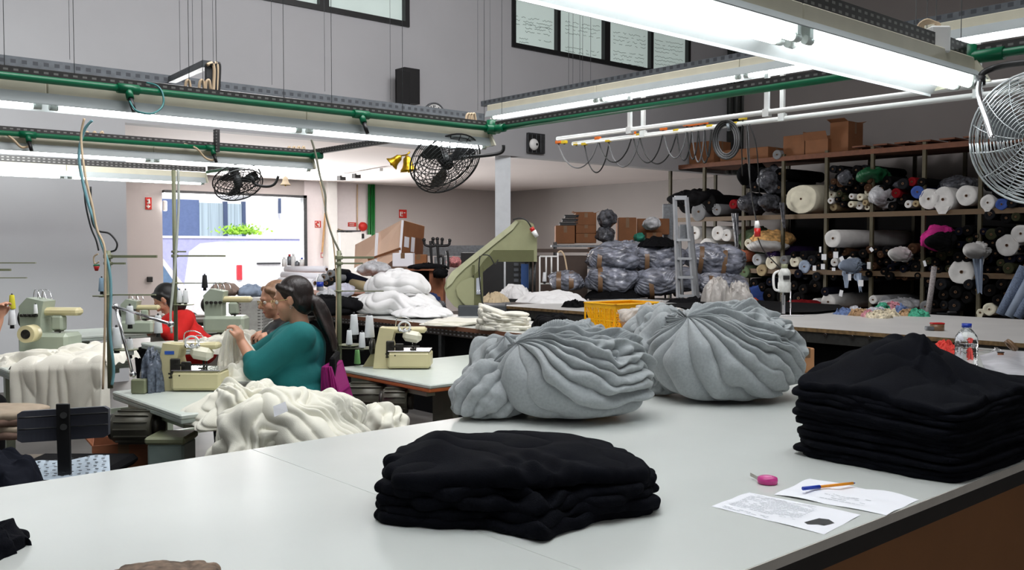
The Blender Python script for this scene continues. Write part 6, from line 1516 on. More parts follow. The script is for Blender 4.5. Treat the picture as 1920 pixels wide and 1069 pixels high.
# boxes on the rack top
def boxX(px0, px1, ytop, ybot, X, dep, name, label, m=M_cardd, flaps=0, rz=0):
    a, b = PX(px0, ybot, X), PX(px1, ybot, X); c = (a + b) / 2; w = abs(a.y - b.y); h = (ybot - ytop) / F * depth(c)
    return carton('carton', label, Vector((c.x + dep / 2, c.y, c.z)), (dep, w, h), rz, m, flaps)
M_cd2 = mat('cardboard_dim', srgb(124, 80, 48), .8, var=.12, scale=5)
boxX(1292, 1338, 266, 308, XS + .1, .5, '', 'cardboard box at the left end of the rack top behind the hanging cords', M_cd2)
boxX(1350, 1440, 279, 300, XS + .1, .5, '', 'low wide cardboard box on the rack top under the coiled cord', M_cd2)
boxX(1468, 1510, 254, 296, XS + .05, .45, '', 'tall cardboard box beside the clear roll on the rack top', M_cd2)
boxX(1508, 1552, 262, 293, XS + .05, .5, '', 'open cardboard box in the middle of the rack top with black cloth inside', M_cd2, .45)
boxX(1556, 1590, 229, 284, XS + .15, .45, '', 'tallest cardboard box on the rack top with raised flaps', M_cd2, .08)
p = PX(1532, 262, XS + .25); single('black_cloth', bundle_cam(p - UP * .1, (.28, .2, .14), (0, 0, 1), 8, nf=9, dens=.2, nu=90, nv=60, amp=.03, p=2.0), M_dark, 'black cloth piled out of the open box on the rack top', 'cloth')
t = roll(1457, 290, 9, 'grey', 'small clear-wrapped roll end on the rack top left of the tall box', L=.5)
# ================================================================ LEFT-HAND RACK WITH BOXES
XD = 14.0
def bxD(px0, px1, ytop, ybot, D, dep, label, m=M_cd2, flaps=0, rz=-YAW):
    a = PD((px0 + px1) / 2, ybot, D); w = (px1 - px0) / F * D; h = (ybot - ytop) / F * D
    return carton('carton', label, a + FW * dep / 2, (w, dep, h), rz, m, flaps)
hr = thing('storage_rack', 'metal storage rack carrying cardboard boxes, left of the ladder', 'shelving', PD(1150, 600, XD)); ROOTS[hr.name] = Matrix.Translation(hr.location)
for y in (459, 500, 545):
    c = PD(1150, y, XD) + FW * .25; MB().box(c - UP * .02, (1.85, .55, .03), rot=-YAW).build('shelf', M_steel, hr, world=True)
for px in (1042, 1142, 1258):
    for d_ in (0, .5):
        c = PD(px, 459, XD) + FW * d_; MB().box((c.x, c.y, 0.8), (.03, .03, 1.58), rot=-YAW).build('post', M_dsteel, hr, world=True)
bxD(1042, 1078, 423, 457, XD, .4, 'cardboard box with a printed mark at the left end of the storage rack'); bxD(1080, 1118, 438, 456, XD, .4, 'lowest cardboard box of the stack of three on the storage rack'); bxD(1080, 1118, 422, 437.6, XD, .4, 'middle cardboard box of the stack of three on the storage rack')
bxD(1080, 1118, 399, 421.6, XD, .4, 'open cardboard box topping the stack of three on the storage rack', M_cd2, .12)
bxD(1160, 1193, 408, 456, XD, .4, 'tall cardboard box right of the grey wrapped item on the storage rack'); bxD(1212, 1242, 436, 456, XD, .35, 'small cardboard box near the ladder on the storage rack'); bxD(1195, 1255, 410, 440, XD + .3, .3, 'wide cardboard box at the back of the storage rack near the ladder')
bxD(1105, 1140, 464, 490, XD + .05, .35, 'cardboard box on the second level of the storage rack', M_cd2)
for i in range(3):
    c = PD(1065 + 3 * i, 421 - 7 * i, XD + .15); single('black_tray', MB().box(c, (.26 - .03 * i, .3, .03), rot=-YAW).box(c + UP * .022, (.28 - .03 * i, .32, .012), rot=-YAW), M_black, 'black tray stacked on the leftmost box, %s of three' % ['bottom', 'middle', 'top'][i], 'tray', 'black trays')
def blobD(px, py, rx, ry, D, m, label, seed, name='wrapped_bundle', cat='bundle', dd=.2, nf=14, amp=.025):
    s_ = D / F; b = bundle_cam((0, 0, 0), (rx * s_, dd, ry * s_), (.2, -.3, .9), seed, nf=nf, dens=.2, amp=amp, nu=110, nv=70, flat=1.3, lump=.25, p=2.0, wob=.5)
    zmin = min(v[2] for v in b.v); c = PD(px, py, D); b.v = [(v[0] + c.x, v[1] + c.y, v[2] - zmin + c.z - ry * s_) for v in b.v]; return single(name, b, m, label, cat)
blobD(1138, 412, 17, 17, XD, M_gbag, 'grey plastic-wrapped round item on the storage rack', 31); blobD(1135, 441, 18, 15, XD, M_gbag, 'crumpled clear bag under the grey wrapped item', 32); blobD(1222, 420, 16, 12, XD, M_wbag, 'pale film bag on the wide box near the ladder', 33); blobD(1198, 446, 10, 9, XD, mat('teal_bag', srgb(40, 130, 110), .5), 'small teal bag on the storage rack', 34)
bbx = thing('cable_box', 'grey wall cabinet panel left of the black sacks by the ladder', 'panel', PD(1252, 440, 14.5)); MB().box(PD(1252, 420, 14.5), (.16, .1, .62), rot=-YAW, b=.01).build('body', M_steel, bbx, world=True)
# black machines and drawers between the column and the bags
dr = thing('drawer_unit', 'dark small-parts drawer cabinet right of the white column', 'cabinet', PD(985, 600, 13)); ROOTS[dr.name] = Matrix.Translation(dr.location)
MB().box(PD(985, 525, 13) + FW * .15, (.55, .3, .62), rot=-YAW).build('body', M_black, dr, world=True)
for i in range(4):
    for j in range(5): MB().box(PD(968 + i * 12, 496 + j * 10, 12.99), (.07, .01, .045), rot=-YAW, b=.004).build('drawer', mat('grey_drawer_front', srgb(84, 88, 94), .4), dr, world=True)
MB().box(PD(985, 518, 12.9), (.12, .03, .34), rot=-YAW).build('blue_front', mat('blue_front', srgb(40, 80, 140), .5), dr, world=True)
single('dark_cabinet', MB().box(PD(905, 520, 13.2), (.6, .4, .7), rot=-YAW), M_black, 'black cabinet behind the band knife machine', 'cabinet')
tr_ = thing('cone_trolley', 'white tube trolley with thread cones between the column and the wrapped bags', 'trolley', PD(1040, 610, 12.2)); ROOTS[tr_.name] = Matrix.Translation(tr_.location)
for (a, b_) in (((1012, 481), (1046, 481)), ((1046, 474), (1046, 610)), ((1012, 481), (1012, 610)), ((1024, 481), (1024, 520)), ((1034, 481), (1034, 520)), ((1012, 532), (1046, 532))): MB().cyl(PD(*a, 12.2), PD(*b_, 12.2), .011, n=8).build('tube', M_white, tr_, world=True)
MB().tube([PD(1046, 474, 12.2), PD(1052, 471, 12.2), PD(1058, 480, 12.2), PD(1062, 500, 12.2), PD(1065, 520, 12.2)], .012, 6, 4).build('handle', M_cable, tr_, world=True)
for i, px in enumerate((1021, 1036)): put_cone(px, 532, 510, 12.15, 'white thread cone on the tube trolley, %s' % ['left one', 'right one'][i])
single('grey_worktop', MB().box(PD(1045, 470, 12.9), (.9, .5, .05), rot=-YAW).box(PD(1045, 540, 12.9), (.8, .4, .9), rot=-YAW), mat('dim_brown_bench', srgb(70, 56, 48), .7), 'dim brown bench behind the tube trolley', 'bench')
# ================================================================ BACK LEFT: BIG CARTON, ROLLS, WALL FITTINGS
def wallY(px0, py0, px1, py1, Y): a, b = PY(px0, py0, Y), PY(px1, py1, Y); return a, b
def wallbox(mb, px0, py0, px1, py1, Y, th):
    a, b = wallY(px0, py0, px1, py1, Y); return mb.box(((a.x + b.x) / 2, Y - th / 2, (a.z + b.z) / 2), (abs(b.x - a.x), th, abs(a.z - b.z)))
cbt = thing('electric_cabinet', 'white electrical cabinet on the back wall under the black cables', 'cabinet', PY(655, 500, YB) * 1)
ROOTS[cbt.name] = Matrix.Translation(cbt.location)
wallbox(MB(), 622, 436, 663, 600, YB, .35).build('body', M_white, cbt, world=True)
wallbox(MB(), 664, 440, 688, 600, YB, .2).build('side_box', M_white, cbt, world=True)
wallbox(MB(), 667, 438, 682, 447, YB - .2, .02).build('meter', M_black, cbt, world=True)
wallbox(MB(), 621, 432, 660, 435, YB, .36).build('lid', M_dsteel, cbt, world=True)
cb2 = thing('wall_cables', 'bundle of black and beige cables running down to the electrical cabinet', 'cable', PY(625, 436, YB - .1)); ROOTS[cb2.name] = Matrix.Translation(cb2.location)
for i, (a, m_) in enumerate(((619, M_rubber), (623, M_cable), (626, M_rubber), (629, M_cable))): MB().tube([PY(a, 346, YB - .06), PY(a, 420, YB - .08), PY(a + 8, 431, YB - .1), PY(a + 26, 434, YB - .2)], .02, 6, 4).build('cable', m_, cb2, world=True)
single('conduit', MB().cyl(PY(670, 346, YB - .03), PY(670, 432, YB - .03), .015, n=8), M_cable, 'thin pink-beige conduit on the back wall left of the green pipes', 'conduit')
for i, px in enumerate((692, 697, 701)): single('wall_pipe', MB().cyl(PY(px, 346, YB - .08), PY(px, 600, YB - .08), .028, n=10), mat('wall_pipe_green', srgb(12, 110, 44), .4), 'vertical green wall pipe, %s of three by the back wall' % ['left', 'middle', 'right'][i], 'pipe', 'green wall pipes')
M_sred = mat('sign_red', srgb(200, 40, 30), .5); M_swh = mat('sign_white', srgb(240, 236, 230), .5)
def sign(px0, py0, px1, py1, Y, label, frame=False, glyph=None, th=.015):
    a, b = wallY(px0, py0, px1, py1, Y); t = thing('safety_sign', label, 'sign', ((a.x + b.x) / 2, Y, b.z)); ROOTS[t.name] = Matrix.Translation(t.location)
    wallbox(MB(), px0, py0, px1, py1, Y, th).build('panel', M_sred, t, world=True)
    if frame: d = (px1 - px0) * .14; wallbox(MB(), px0 + d, py0 + d, px1 - d, py1 - d, Y - th, .004).build('white_field', M_swh, t, world=True)
    if glyph:
        g = MB(); 
        for pts, r in glyph: g.tube([PY(x, y, Y - th - .008) for x, y in pts], r, 5)
        g.build('symbol', M_sred if frame else M_swh, t, world=True)
    return t
sign(272, 370, 284, 393, YB, 'upright red sign with a white call-point hand and ring, beside the open door', glyph=[([(276, 376), (279, 374), (280, 381), (276, 381)], .02), ([(275, 386), (278, 390), (281, 386)], .014), ([(278, 384), (278, 388)], .01)])
sign(590, 414, 601, 427, YB, 'white-field sign with a red letter C-shaped hose symbol right of the door', True, [([(598, 418), (595, 417), (593, 420), (594, 423), (597, 424)], .018)])
sign(601, 474, 610, 483, YB, 'small red call point box low right of the door', True)
sign(652, 417, 667, 425, YB, 'wide red sign above the electrical cabinet side box', glyph=[([(655, 420), (664, 420)], .008), ([(655, 423), (664, 423)], .006)])
sign(748, 393, 762, 409, YB, 'red fire hose sign above the big leaning carton', glyph=[([(751, 397), (751, 405), (755, 405)], .016), ([(754, 397), (754, 402)], .012), ([(757, 399), (760, 399)], .012)])
al = PY(679, 425, YB); single('fire_alarm_bell', MB().lathe([(0, -.09), (.06, -.085), (.095, -.06), (.10, 0)], al, (0, 1, 0), 24), M_sred, 'round red alarm bell left of the green wall pipes', 'alarm')
single('wooden_batten', MB().bar(PY(611, 385, YB - .1), PY(604, 473, YB - .1), .05, .02), mat('pale_wood', srgb(205, 165, 115), .7), 'thin wooden batten leaning on the wall right of the door', 'batten')
single('wall_socket', MB().box(PY(281, 524, YB - .03), (.10, .06, .10), b=.01), M_black, 'small black wall socket below the hand sign', 'socket')
single('door_sensor', MB().box(PY(309, 386, YB - .12), (.08, .06, .20), b=.02), M_white, 'white rounded sensor box on the left edge of the door opening', 'sensor')
# big leaning cardboard box
M_csunlit = mat('sunlit_cardboard', srgb(252, 216, 190), .8, var=.05, scale=4)  # sunlight on the carton is put into this pale card colour
bg = thing('large_carton', 'huge cardboard carton tilted up behind the white heap, its labelled end facing right', 'box', PD(720, 540, 12.4)); ROOTS[bg.name] = Matrix.Translation(bg.location)
def quadbox(mb, P, D0, D1, dirv):
    a = [PD(x, y, D0) for x, y in P]; b = [p + dirv for p in a]; n = len(P); mb.add(a + b, [tuple(range(n)), tuple(reversed(range(n, 2 * n)))] + [(i, i + n, (i + 1) % n + n, (i + 1) % n) for i in range(n)]); return mb
L4 = [(666, 459), (755, 412), (750, 475), (700, 512), (664, 500)]
A_ = [PD(666, 459, 12.9), PD(754, 412, 12.0), PD(750, 478, 12.0), PD(703, 513, 12.3), PD(664, 502, 12.9)]
B_ = [p + (PD(796, 424, 12.7) - PD(754, 412, 12.0)) for p in A_]
MB().add(A_ + B_, [tuple(range(5)), tuple(reversed(range(5, 10)))] + [(i, i + 5, (i + 1) % 5 + 5, (i + 1) % 5) for i in range(5)]).build('body', M_csunlit, bg, world=True)
E = lambda u, v: (A_[1] * (1 - u) + B_[1] * u) * (1 - v) + (A_[2] * (1 - u) + B_[2] * u) * v
n_ = (A_[2] - A_[1]).cross(B_[1] - A_[1]).normalized(); n_ = n_ if n_.dot(FW) < 0 else -n_
def dec(u0, v0, u1, v1, m, nme, o=.004): MB().add([E(u0, v0) + n_ * o, E(u1, v0) + n_ * o, E(u1, v1) + n_ * o, E(u0, v1) + n_ * o], [(0, 1, 2, 3)]).build(nme, m, bg, world=True)
dec(0.01, 0.01, .99, .99, M_cardd, 'end_panel'); dec(.12, .45, .33, .75, M_paper, 'paper_label', .008); dec(.42, .42, .58, .85, M_paper, 'paper_label', .008); dec(.62, .4, .98, .95, mat('printed_brown', srgb(112, 70, 42), .7), 'printed_patch', .006); dec(.40, .42, .46, .98, M_tape, 'tape', .007)
MB().bar(PD(707, 430 + 7, 12.38), PD(703, 513, 12.28), .04, .006, up=-FW).build('white_tape', M_paper, bg, world=True)
MB().bar(PD(755, 413, 11.97), PD(750, 478, 11.97), .03, .006, up=-FW).build('corner_tape', M_paper, bg, world=True)
MB().bar(PD(690, 487, 12.4), PD(751, 466, 11.95), .03, .006, up=-FW).build('slanted_edge', M_cardd, bg, world=True)
carton('carton', 'small white-topped box leaning below the large carton end', PD(757, 500, 11.7), (.26, .2, .17), -YAW, M_paper); carton('carton', 'brown box with paper labels right of the small white one', PD(786, 502, 11.9), (.20, .2, .17), -YAW, M_cardd)
# brown cabinet and dark drape
cbn = thing('brown_cabinet', 'brown wooden cabinet with dark cloth hanging at its side, left of the band knife', 'cabinet', PD(790, 600, 11.3)); ROOTS[cbn.name] = Matrix.Translation(cbn.location)
MB().box(PD(818, 560, 11.3) + FW * .2, (.17, .4, .75), rot=-YAW).build('side_panel', M_wood, cbn, world=True)
MB().box(PD(785, 560, 11.4) + FW * .2, (.28, .4, .72), rot=-YAW).build('body', M_dark, cbn, world=True); MB().box(PD(792, 506, 11.25) + FW * .2, (.40, .42, .02), rot=-YAW).build('top', M_wood, cbn, world=True)
blobD(800, 500, 34, 7, 11.4, M_dark, 'black cloth lying on the brown cabinet', 41); blobD(825, 512, 14, 10, 11.2, M_dark, 'black cloth bunched on the right corner of the brown cabinet', 42)
blobD(808, 562, 15, 12, 10.6, mat('navy_bag', srgb(24, 44, 92), .7), 'dark blue bag between the white heap and the band knife', 43); blobD(820, 573, 16, 10, 10.4, M_gbag, 'grey bag beside the dark blue bag', 44)
blobD(851, 492, 14, 10, 12.4, mat('pink_check', srgb(200, 130, 130), .85, var=.6, scale=50), 'pink and white patterned cloth behind the cabinet', 45)
# black garment rail stand
gs = thing('hook_stand', 'black metal stand with upturned arms behind the brown cabinet', 'stand', PD(820, 610, 12.2)); ROOTS[gs.name] = Matrix.Translation(gs.location)
for pts in ([(812, 448), (812, 455), (818, 460), (840, 460), (843, 452)], [(795, 450), (797, 459), (808, 462), (818, 460)], [(820, 448), (821, 470), (822, 505), (820, 600)], [(807, 452), (808, 470), (810, 500)], [(829, 449), (828, 460)], [(822, 482), (830, 480), (830, 500)], [(838, 470), (840, 485), (840, 505)]): MB().tube([PD(x, y, 12.2) for x, y in pts], .018, 8, 3).build('arm', M_black, gs, world=True)
for (x, y) in ((812, 448), (795, 450), (843, 451), (820, 448), (829, 449)): MB().ell(PD(x, y, 12.2), .025, 10, 8).build('knob', M_black, gs, world=True)
single('grey_shelf_back', MB().box(PD(850, 470, 14.5), (1.0, .4, .16), rot=-YAW).box(PD(900, 490, 14.5), (1.4, .4, .14), rot=-YAW), M_steel, 'grey boxes along the back behind the black stand', 'box')
# rolls on the left packing table behind the woman
pk = thing('packing_table', 'packing table with white rolls and grey roll ends behind the woman, near the door', 'table', PD(640, 610, 11.2)); ROOTS[pk.name] = Matrix.Translation(pk.location)
MB().box(PD(612, 552, 11.0) + FW * .3, (1.6, 1.0, .03), rot=-YAW).build('top', M_wood, pk, world=True)
for px in (500, 715): MB().box(PD(px, 610, 10.8), (.05, .05, .75), rot=-YAW).build('leg', M_dsteel, pk, world=True)
def rollD(px0, y0, px1, y1, r, D, m, label, dD=0):
    a, b = PD(px0, y0, D), PD(px1, y1, D + dD); q = r * D / F; t = thing('fabric_roll', label, 'fabric roll', b); d_ = (b - a).normalized()
    MB().cyl(a, b, q, n=20).build('fabric', m, t, world=True); MB().cyl(b, b + d_ * .012, q * .45, n=14).build('core', M_core, t, world=True); MB().cyl(b + d_ * .012, b + d_ * .014, q * .28, n=12).build('core_hollow', M_hole, t, world=True); return t
rollD(536, 505, 612, 505, 6, 11.4, M_paper, 'uppermost white roll lying toward the open door', -.3); rollD(530, 516, 607, 520, 7, 11.2, M_paper, 'middle white roll lying toward the open door', -.3); rollD(525, 528, 590, 531, 8, 11.0, M_paper, 'lowest white roll lying toward the open door', -.3)
for i, (x, y) in enumerate(((607, 520), (612, 531), (619, 513), (622, 524), (620, 536), (630, 510), (633, 520))):
    rollD(x + 22, y + 2, x, y, 7, 10.7 + .02 * i, cm('darkgrey', PAL['darkgrey']) if i % 2 else cm('grey', PAL['grey']), 'grey-brown roll end in the small stack behind the woman, %s' % ['left upper', 'left lower', 'top left', 'centre', 'bottom', 'top', 'right'][i], -.35)
rollD(690, 535, 648, 520, 12, 10.6, cm('navy', PAL['navy']), 'navy roll slanting right of the grey roll ends', .1); rollD(660, 532, 700, 540, 9, 10.4, cm('tan', PAL['tan']), 'beige roll end right of the navy roll', -.2)
for i, (x, y0, y1) in enumerate(((533, 500, 482), (543, 498, 477), (550, 500, 476), (557, 500, 489), (566, 500, 483))):
    p = PD(x, y0, 11.5); h_ = (y0 - y1) / F * 11.5; t = thing('spray_bottle', ['pale', 'red-capped', 'tall pale', 'short grey', 'blue-capped'][i] + ' spray can standing on the white rolls near the door', 'bottle', p)
    MB().lathe([(0, 0), (.03, 0), (.03, h_ * .75), (.018, h_ * .82), (0, h_ * .82)], n=14).build('can', M_steel if i % 2 else M_white, t); MB().cyl((0, 0, h_ * .82), (0, 0, h_), .014, n=10).build('cap', [M_white, M_red, M_white, M_steel, MC['blue_plastic']][i], t)
blobD(612, 560, 20, 18, 9.6, M_wbag, 'white plastic bags left of the black garments behind the woman', 51); blobD(640, 545, 24, 14, 9.9, mat('lilac_bag', srgb(190, 190, 205), .35, var=.2, bump=.6, bscale=30), 'lilac-grey film bag behind the white plastic bags', 52); blobD(700, 505, 34, 14, 11.6, M_wbag, 'pale film at the foot of the large carton', 53)
blobD(652, 572, 36, 14, 8.9, M_dark, 'black garments pile behind the four-cone stand', 54)
p = PD(600, 545, 9.4); t = thing('water_bottle', 'small clear bottle with a blue label on the table behind the woman', 'bottle', p); MB().lathe([(0, 0), (.035, 0), (.035, .12), (.015, .15), (.015, .17), (0, .17)], n=14).build('bottle_body', M_wbag, t); MB().cyl((0, 0, .04), (0, 0, .09), .036, n=14).build('label_band', MC['blue_plastic'], t)
blobD(586, 573, 8, 7, 8.8, mat('lime_bag', srgb(130, 210, 40), .5), 'lime green bag just behind the woman\'s head', 55)
for i, (x, y, rx, m_, lab) in enumerate(((420, 545, 26, mat('taupe_cloth', srgb(150, 130, 118), .9), 'taupe garments piled left of the person behind'), (470, 548, 22, cm('paleblue', PAL['paleblue']), 'pale grey garments between the van and the woman'), (458, 575, 20, mat('grey_check', srgb(150, 148, 146), .85, var=.3, scale=30), 'grey checked box cover left of the glasses'))): blobD(x, y, rx, 14, 8.6 + .1 * i, m_, lab, 61 + i, name='garment_pile', cat='garment heap')
cr2 = thing('grey_basket', 'grey wire mesh basket of garments between the bluish machine and the woman', 'basket', PD(468, 625, 7.6)); ROOTS[cr2.name] = Matrix.Translation(cr2.location)
MB().box(PD(468, 592, 7.6) + FW * .15, (.20, .3, .28), rot=-YAW, b=.02).build('basket_body', holes_mat('grey_mesh', srgb(160, 158, 154), srgb(96, 92, 90), 40, 40), cr2, world=True)
single('back_bench', MB().box(PD(420, 600, 8.7) + FW * .2, (1.6, .6, .03), rot=-YAW).box(PD(420, 640, 8.9), (1.4, .04, .5), rot=-YAW), mat('dim_bench', srgb(120, 112, 104), .7), 'bench holding the garment piles near the open door', 'bench')
# ================================================================ WALL AND CEILING FITTINGS
sp = thing('loudspeaker', 'black wall loudspeaker above the light rows left of the clock', 'speaker', PY(753, 190, YW)); ROOTS[sp.name] = Matrix.Translation(sp.location)
wallbox(MB(), 741, 130, 770, 199, YW, .22).build('cabinet', M_black, sp, world=True); wallbox(MB(), 743, 132, 768, 197, YW - .22, .012).build('grille', mat('speaker_grille', (.008, .008, .009), .7, bump=.5, bscale=200), sp, world=True)
ck = PY(813, 217, YW - .02); t = thing('wall_clock', 'round white wall clock half hidden by the light row', 'clock', ck); ROOTS[t.name] = Matrix.Translation(ck)
rcl = 24 / F * depth(ck); MB().lathe([(rcl, 0), (rcl, -.04), (rcl * .9, -.05), (rcl * .88, -.03)], ck, (0, 1, 0), 32).build('rim', M_steel, t, world=True); MB().cyl(ck - Vector((0, .03, 0)), ck, rcl * .9, n=32).build('dial', M_white, t, world=True)
m = MB()
for k in range(12): a = 2 * PI * k / 12; v = Vector((math.sin(a), 0, math.cos(a))); m.bar(ck + v * rcl * .66 - Vector((0, .034, 0)), ck + v * rcl * .78 - Vector((0, .034, 0)), .012, .004, up=(0, 1, 0))
m.bar(ck - Vector((0, .036, 0)), ck + Vector((.08, -.036, .06)), .012, .004, up=(0, 1, 0)); m.bar(ck - Vector((0, .038, 0)), ck + Vector((-.03, -.038, .14)), .01, .004, up=(0, 1, 0)); m.build('hands_and_numerals', M_black, t, world=True)
ex = thing('wall_ventilator', 'square black wall ventilator with a pale round hub on the tall wall', 'ventilator', PY(1001, 290, YW)); ROOTS[ex.name] = Matrix.Translation(ex.location)
wallbox(MB(), 987, 249, 1017, 289, YW, .06).build('frame', M_dsteel, ex, world=True); wallbox(MB(), 990, 252, 1014, 286, YW - .06, .01).build('grille', M_black, ex, world=True)
c = PY(1001, 271, YW - .08); MB().ell(c, (.09, .05, .09), 20, 12).build('hub', M_white, ex, world=True); MB().cyl(c + Vector((.02, -.052, .0)), c + Vector((.02, -.046, 0)), .02, n=12).build('dot', M_black, ex, world=True)
m = MB()
for k in range(4): m.bar(PY(990 + 8 * k, 252, YW - .075), PY(990 + 8 * k, 286, YW - .075), .008, .008)
m.build('bars', M_steel, ex, world=True)
# fans
def fan(label, c, look, r, cage, blade, rings=12, spokes=18, hubd=.10, arm=None, th=.0028, up=(0, 0, 1)):
    t = thing('industrial_fan', label, 'fan', c); ROOTS[t.name] = Matrix.Translation(Vector(c)); c = Vector(c)
    a = Vector(look).normalized(); x = a.cross(Vector(up)).normalized(); y = x.cross(a)
    def cg(sgn, nme):
        m = MB()
        for k in range(1, rings + 1):
            q = r * k / rings; dz = .22 * r * (1 - (k / rings) ** 2.5) * sgn
            m.tube([c + (x * math.cos(b) + y * math.sin(b)) * q + a * (dz + .03 * sgn) for b in [2 * PI * j / 36 for j in range(37)]], th, 4)
        for k in range(spokes):
            b = 2 * PI * k / spokes; pts = []
            for j in range(6):
                q = .12 + .88 * j / 5; pts.append(c + (x * math.cos(b + .3 * q) + y * math.sin(b + .3 * q)) * r * q + a * (.22 * r * (1 - q ** 2.5) * sgn + .03 * sgn))
            m.tube(pts, th, 4)
        m.tube([c + (x * math.cos(b) + y * math.sin(b)) * r + a * .03 * sgn for b in [2 * PI * j / 40 for j in range(41)]], th * 2, 6)
        m.build(nme, cage, t, world=True)
    cg(1, 'front_cage'); cg(-1, 'rear_cage')
    MB().cyl(c + a * .22 * r, c + a * (.24 * r), r * .13, n=20).build('badge', cage, t, world=True)
    for k in range(3):
        b = 2 * PI * k / 3 + .4; m = MB(); V = []
        for j in range(7):
            q = .12 + .76 * j / 6; w = .10 + .34 * math.sin(PI * min(1, q * .95)) 
            for s_ in (-1, 0, 1):
                bb = b + s_ * w; V.append(c + (x * math.cos(bb) + y * math.sin(bb)) * r * q + a * (.05 * r * s_))
        m.add(V, [(j * 3 + i, j * 3 + i + 1, (j + 1) * 3 + i + 1, (j + 1) * 3 + i) for j in range(6) for i in range(2)], True); m.build('blade', blade, t, world=True)
    MB().cyl(c - a * .3 * r - a * hubd, c + a * .04, r * .22, r * .16, n=20).build('motor', M_black, t, world=True)
    if arm: MB().tube(arm, .011, 8, 4).build('bracket', M_black if cage is M_bcage else M_chrome, t, world=True)
    return t
M_bcage = mat('black_cage', (.01, .01, .011), .4)
M_wirec = mat('chrome_wire', srgb(190, 194, 196), .3, .7)
fD = 5.9
fan('black fan tilted down at the end of the long light row beside the bells', PD(835, 302, fD), RT * .45 - UP * .62 - FW * .55, .23, M_bcage, M_bcage, 11, 20, arm=[PD(835, 295, fD + .1), PD(880, 294, fD), PD(925, 290, fD), PD(942, 284, fD), PD(944, 272, fD)])
fan('black ceiling fan under the second light row in front of the door', PD(446, 342, 7.4), RT * .35 - UP * .7 - FW * .4, .19, M_bcage, M_bcage, 9, 16, arm=[PD(450, 338, 7.5), PD(470, 330, 7.4), PD(478, 345, 7.4), PD(500, 350, 7.4), PD(515, 345, 7.4), PD(522, 330, 7.4)])
fan('large chrome wire fan at the right border below the light row end', PD(1950, 258, 3.35), -RT * .75 - FW * .6 - UP * .1, .235, M_wirec, M_steel, 18, 14, th=.0024, arm=[PD(1838, 150, 3.6), PD(1836, 180, 3.5), PD(1850, 225, 3.4), PD(1862, 262, 3.35)])
hk = thing('fan_bracket', 'black curved bracket joining the pipe corner to the chrome fan arm', 'bracket', PD(1838, 150, 3.6)); ROOTS[hk.name] = Matrix.Translation(hk.location)
MB().tube([PD(1838, 152, 3.6), PD(1842, 138, 3.6), PD(1862, 128, 3.6), PD(1890, 121, 3.55), PD(1925, 117, 3.5)], .012, 8, 5).build('curved_bar', M_black, hk, world=True); MB().cyl(PD(1837, 160, 3.6), PD(1838, 143, 3.6), .02, n=12).build('socket', M_black, hk, world=True)
# gold bells
M_gold = mat('brass', srgb(200, 160, 40), .3, .9)
def bell(px, py, D, ax, s, label):
    c = PD(px, py, D); t = thing('decorative_bell', label, 'bell', c, 0, 'gold bells')
    MB().lathe([(0, 0), (.012 * s, 0), (.018 * s, .01 * s), (.03 * s, .02 * s), (.036 * s, .06 * s), (.045 * s, .085 * s), (.062 * s, .105 * s), (.066 * s, .115 * s), (.058 * s, .11 * s)], (0, 0, 0), ax, 24).build('bell_body', M_gold, t)
    a = Vector(ax).normalized(); MB().ell(a * .115 * s, .012 * s, 10, 8).build('clapper', M_gold, t); return t
bell(752, 292, 7.0, (-RT * .75 - UP * .65), .85, 'gold bell tilted to the left beside the black fan'); bell(763, 292, 6.9, (RT * .12 - UP), 1.0, 'gold bell hanging straight down beside the black fan')
MB_ = MB().tube([PD(768, 285, 6.95), PD(763, 290, 6.93), PD(752, 292, 6.98)], .006, 6, 3); single('bell_ribbon', MB_, M_gold, 'short gold loop holding the two bells', 'ribbon')
bell(535, 330, 7.5, -UP, .65, 'small pale bell under the second light row').children[0].data.materials[0] = M_cable
# hook rail trolleys and drooping cords
M_hy = mat('yellow_hook', srgb(225, 190, 40), .4); M_ho = mat('orange_hook', srgb(225, 110, 30), .4)
hooks = [(1047, 268, 'o'), (1058, 268, 'y'), (1081, 271, 'y'), (1096, 271, 'y'), (1121, 261, 'o'), (1141, 265, 'y'), (1186, 250, 'o'), (1199, 255, 'y'), (1244, 243, 'o'), (1269, 247, 'y'), (1288, 235, 'o'), (1297, 235, 'o'), (1309, 233, 'o'), (1321, 231, 'o'), (1332, 239, 'y'), (1378, 234, 'y'), (1393, 223, 'y')]
oc = {'o': 0, 'y': 0}; nth = ['first', 'second', 'third', 'fourth', 'fifth', 'sixth', 'seventh', 'eighth', 'ninth', 'tenth']
HP = []
for px, py, c_ in hooks:
    p = PX(px, py, 5.45); HP.append(p); k = oc[c_]; oc[c_] += 1
    t = thing('rail_hook', '%s cable hook on the white rail, %s of its colour from the left' % ({'o': 'orange', 'y': 'yellow'}[c_], nth[k]), 'hook', p, 0, 'cable hooks on the white rail'); D_ = depth(p)
    MB().box((0, 0, .006), (.032, .055, .026), b=.004).build('clip', M_ho if c_ == 'o' else M_hy, t); MB().cyl((0, 0, -.012), (0, 0, .0), .009, n=8).build('swivel', M_black, t)
cords = [((1047, 270), (1122, 264), 318), ((1096, 273), (1142, 268), 326), ((1122, 264), (1186, 252), 310), ((1141, 268), (1199, 258), 318), ((1186, 252), (1244, 246), 308), ((1199, 257), (1269, 249), 311), ((1244, 245), (1289, 238), 300), ((1269, 249), (1298, 238), 306), ((1288, 238), (1310, 236), 300), ((1297, 238), (1322, 234), 306), ((1309, 236), (1333, 241), 308), ((1321, 234), (1334, 241), 298)]
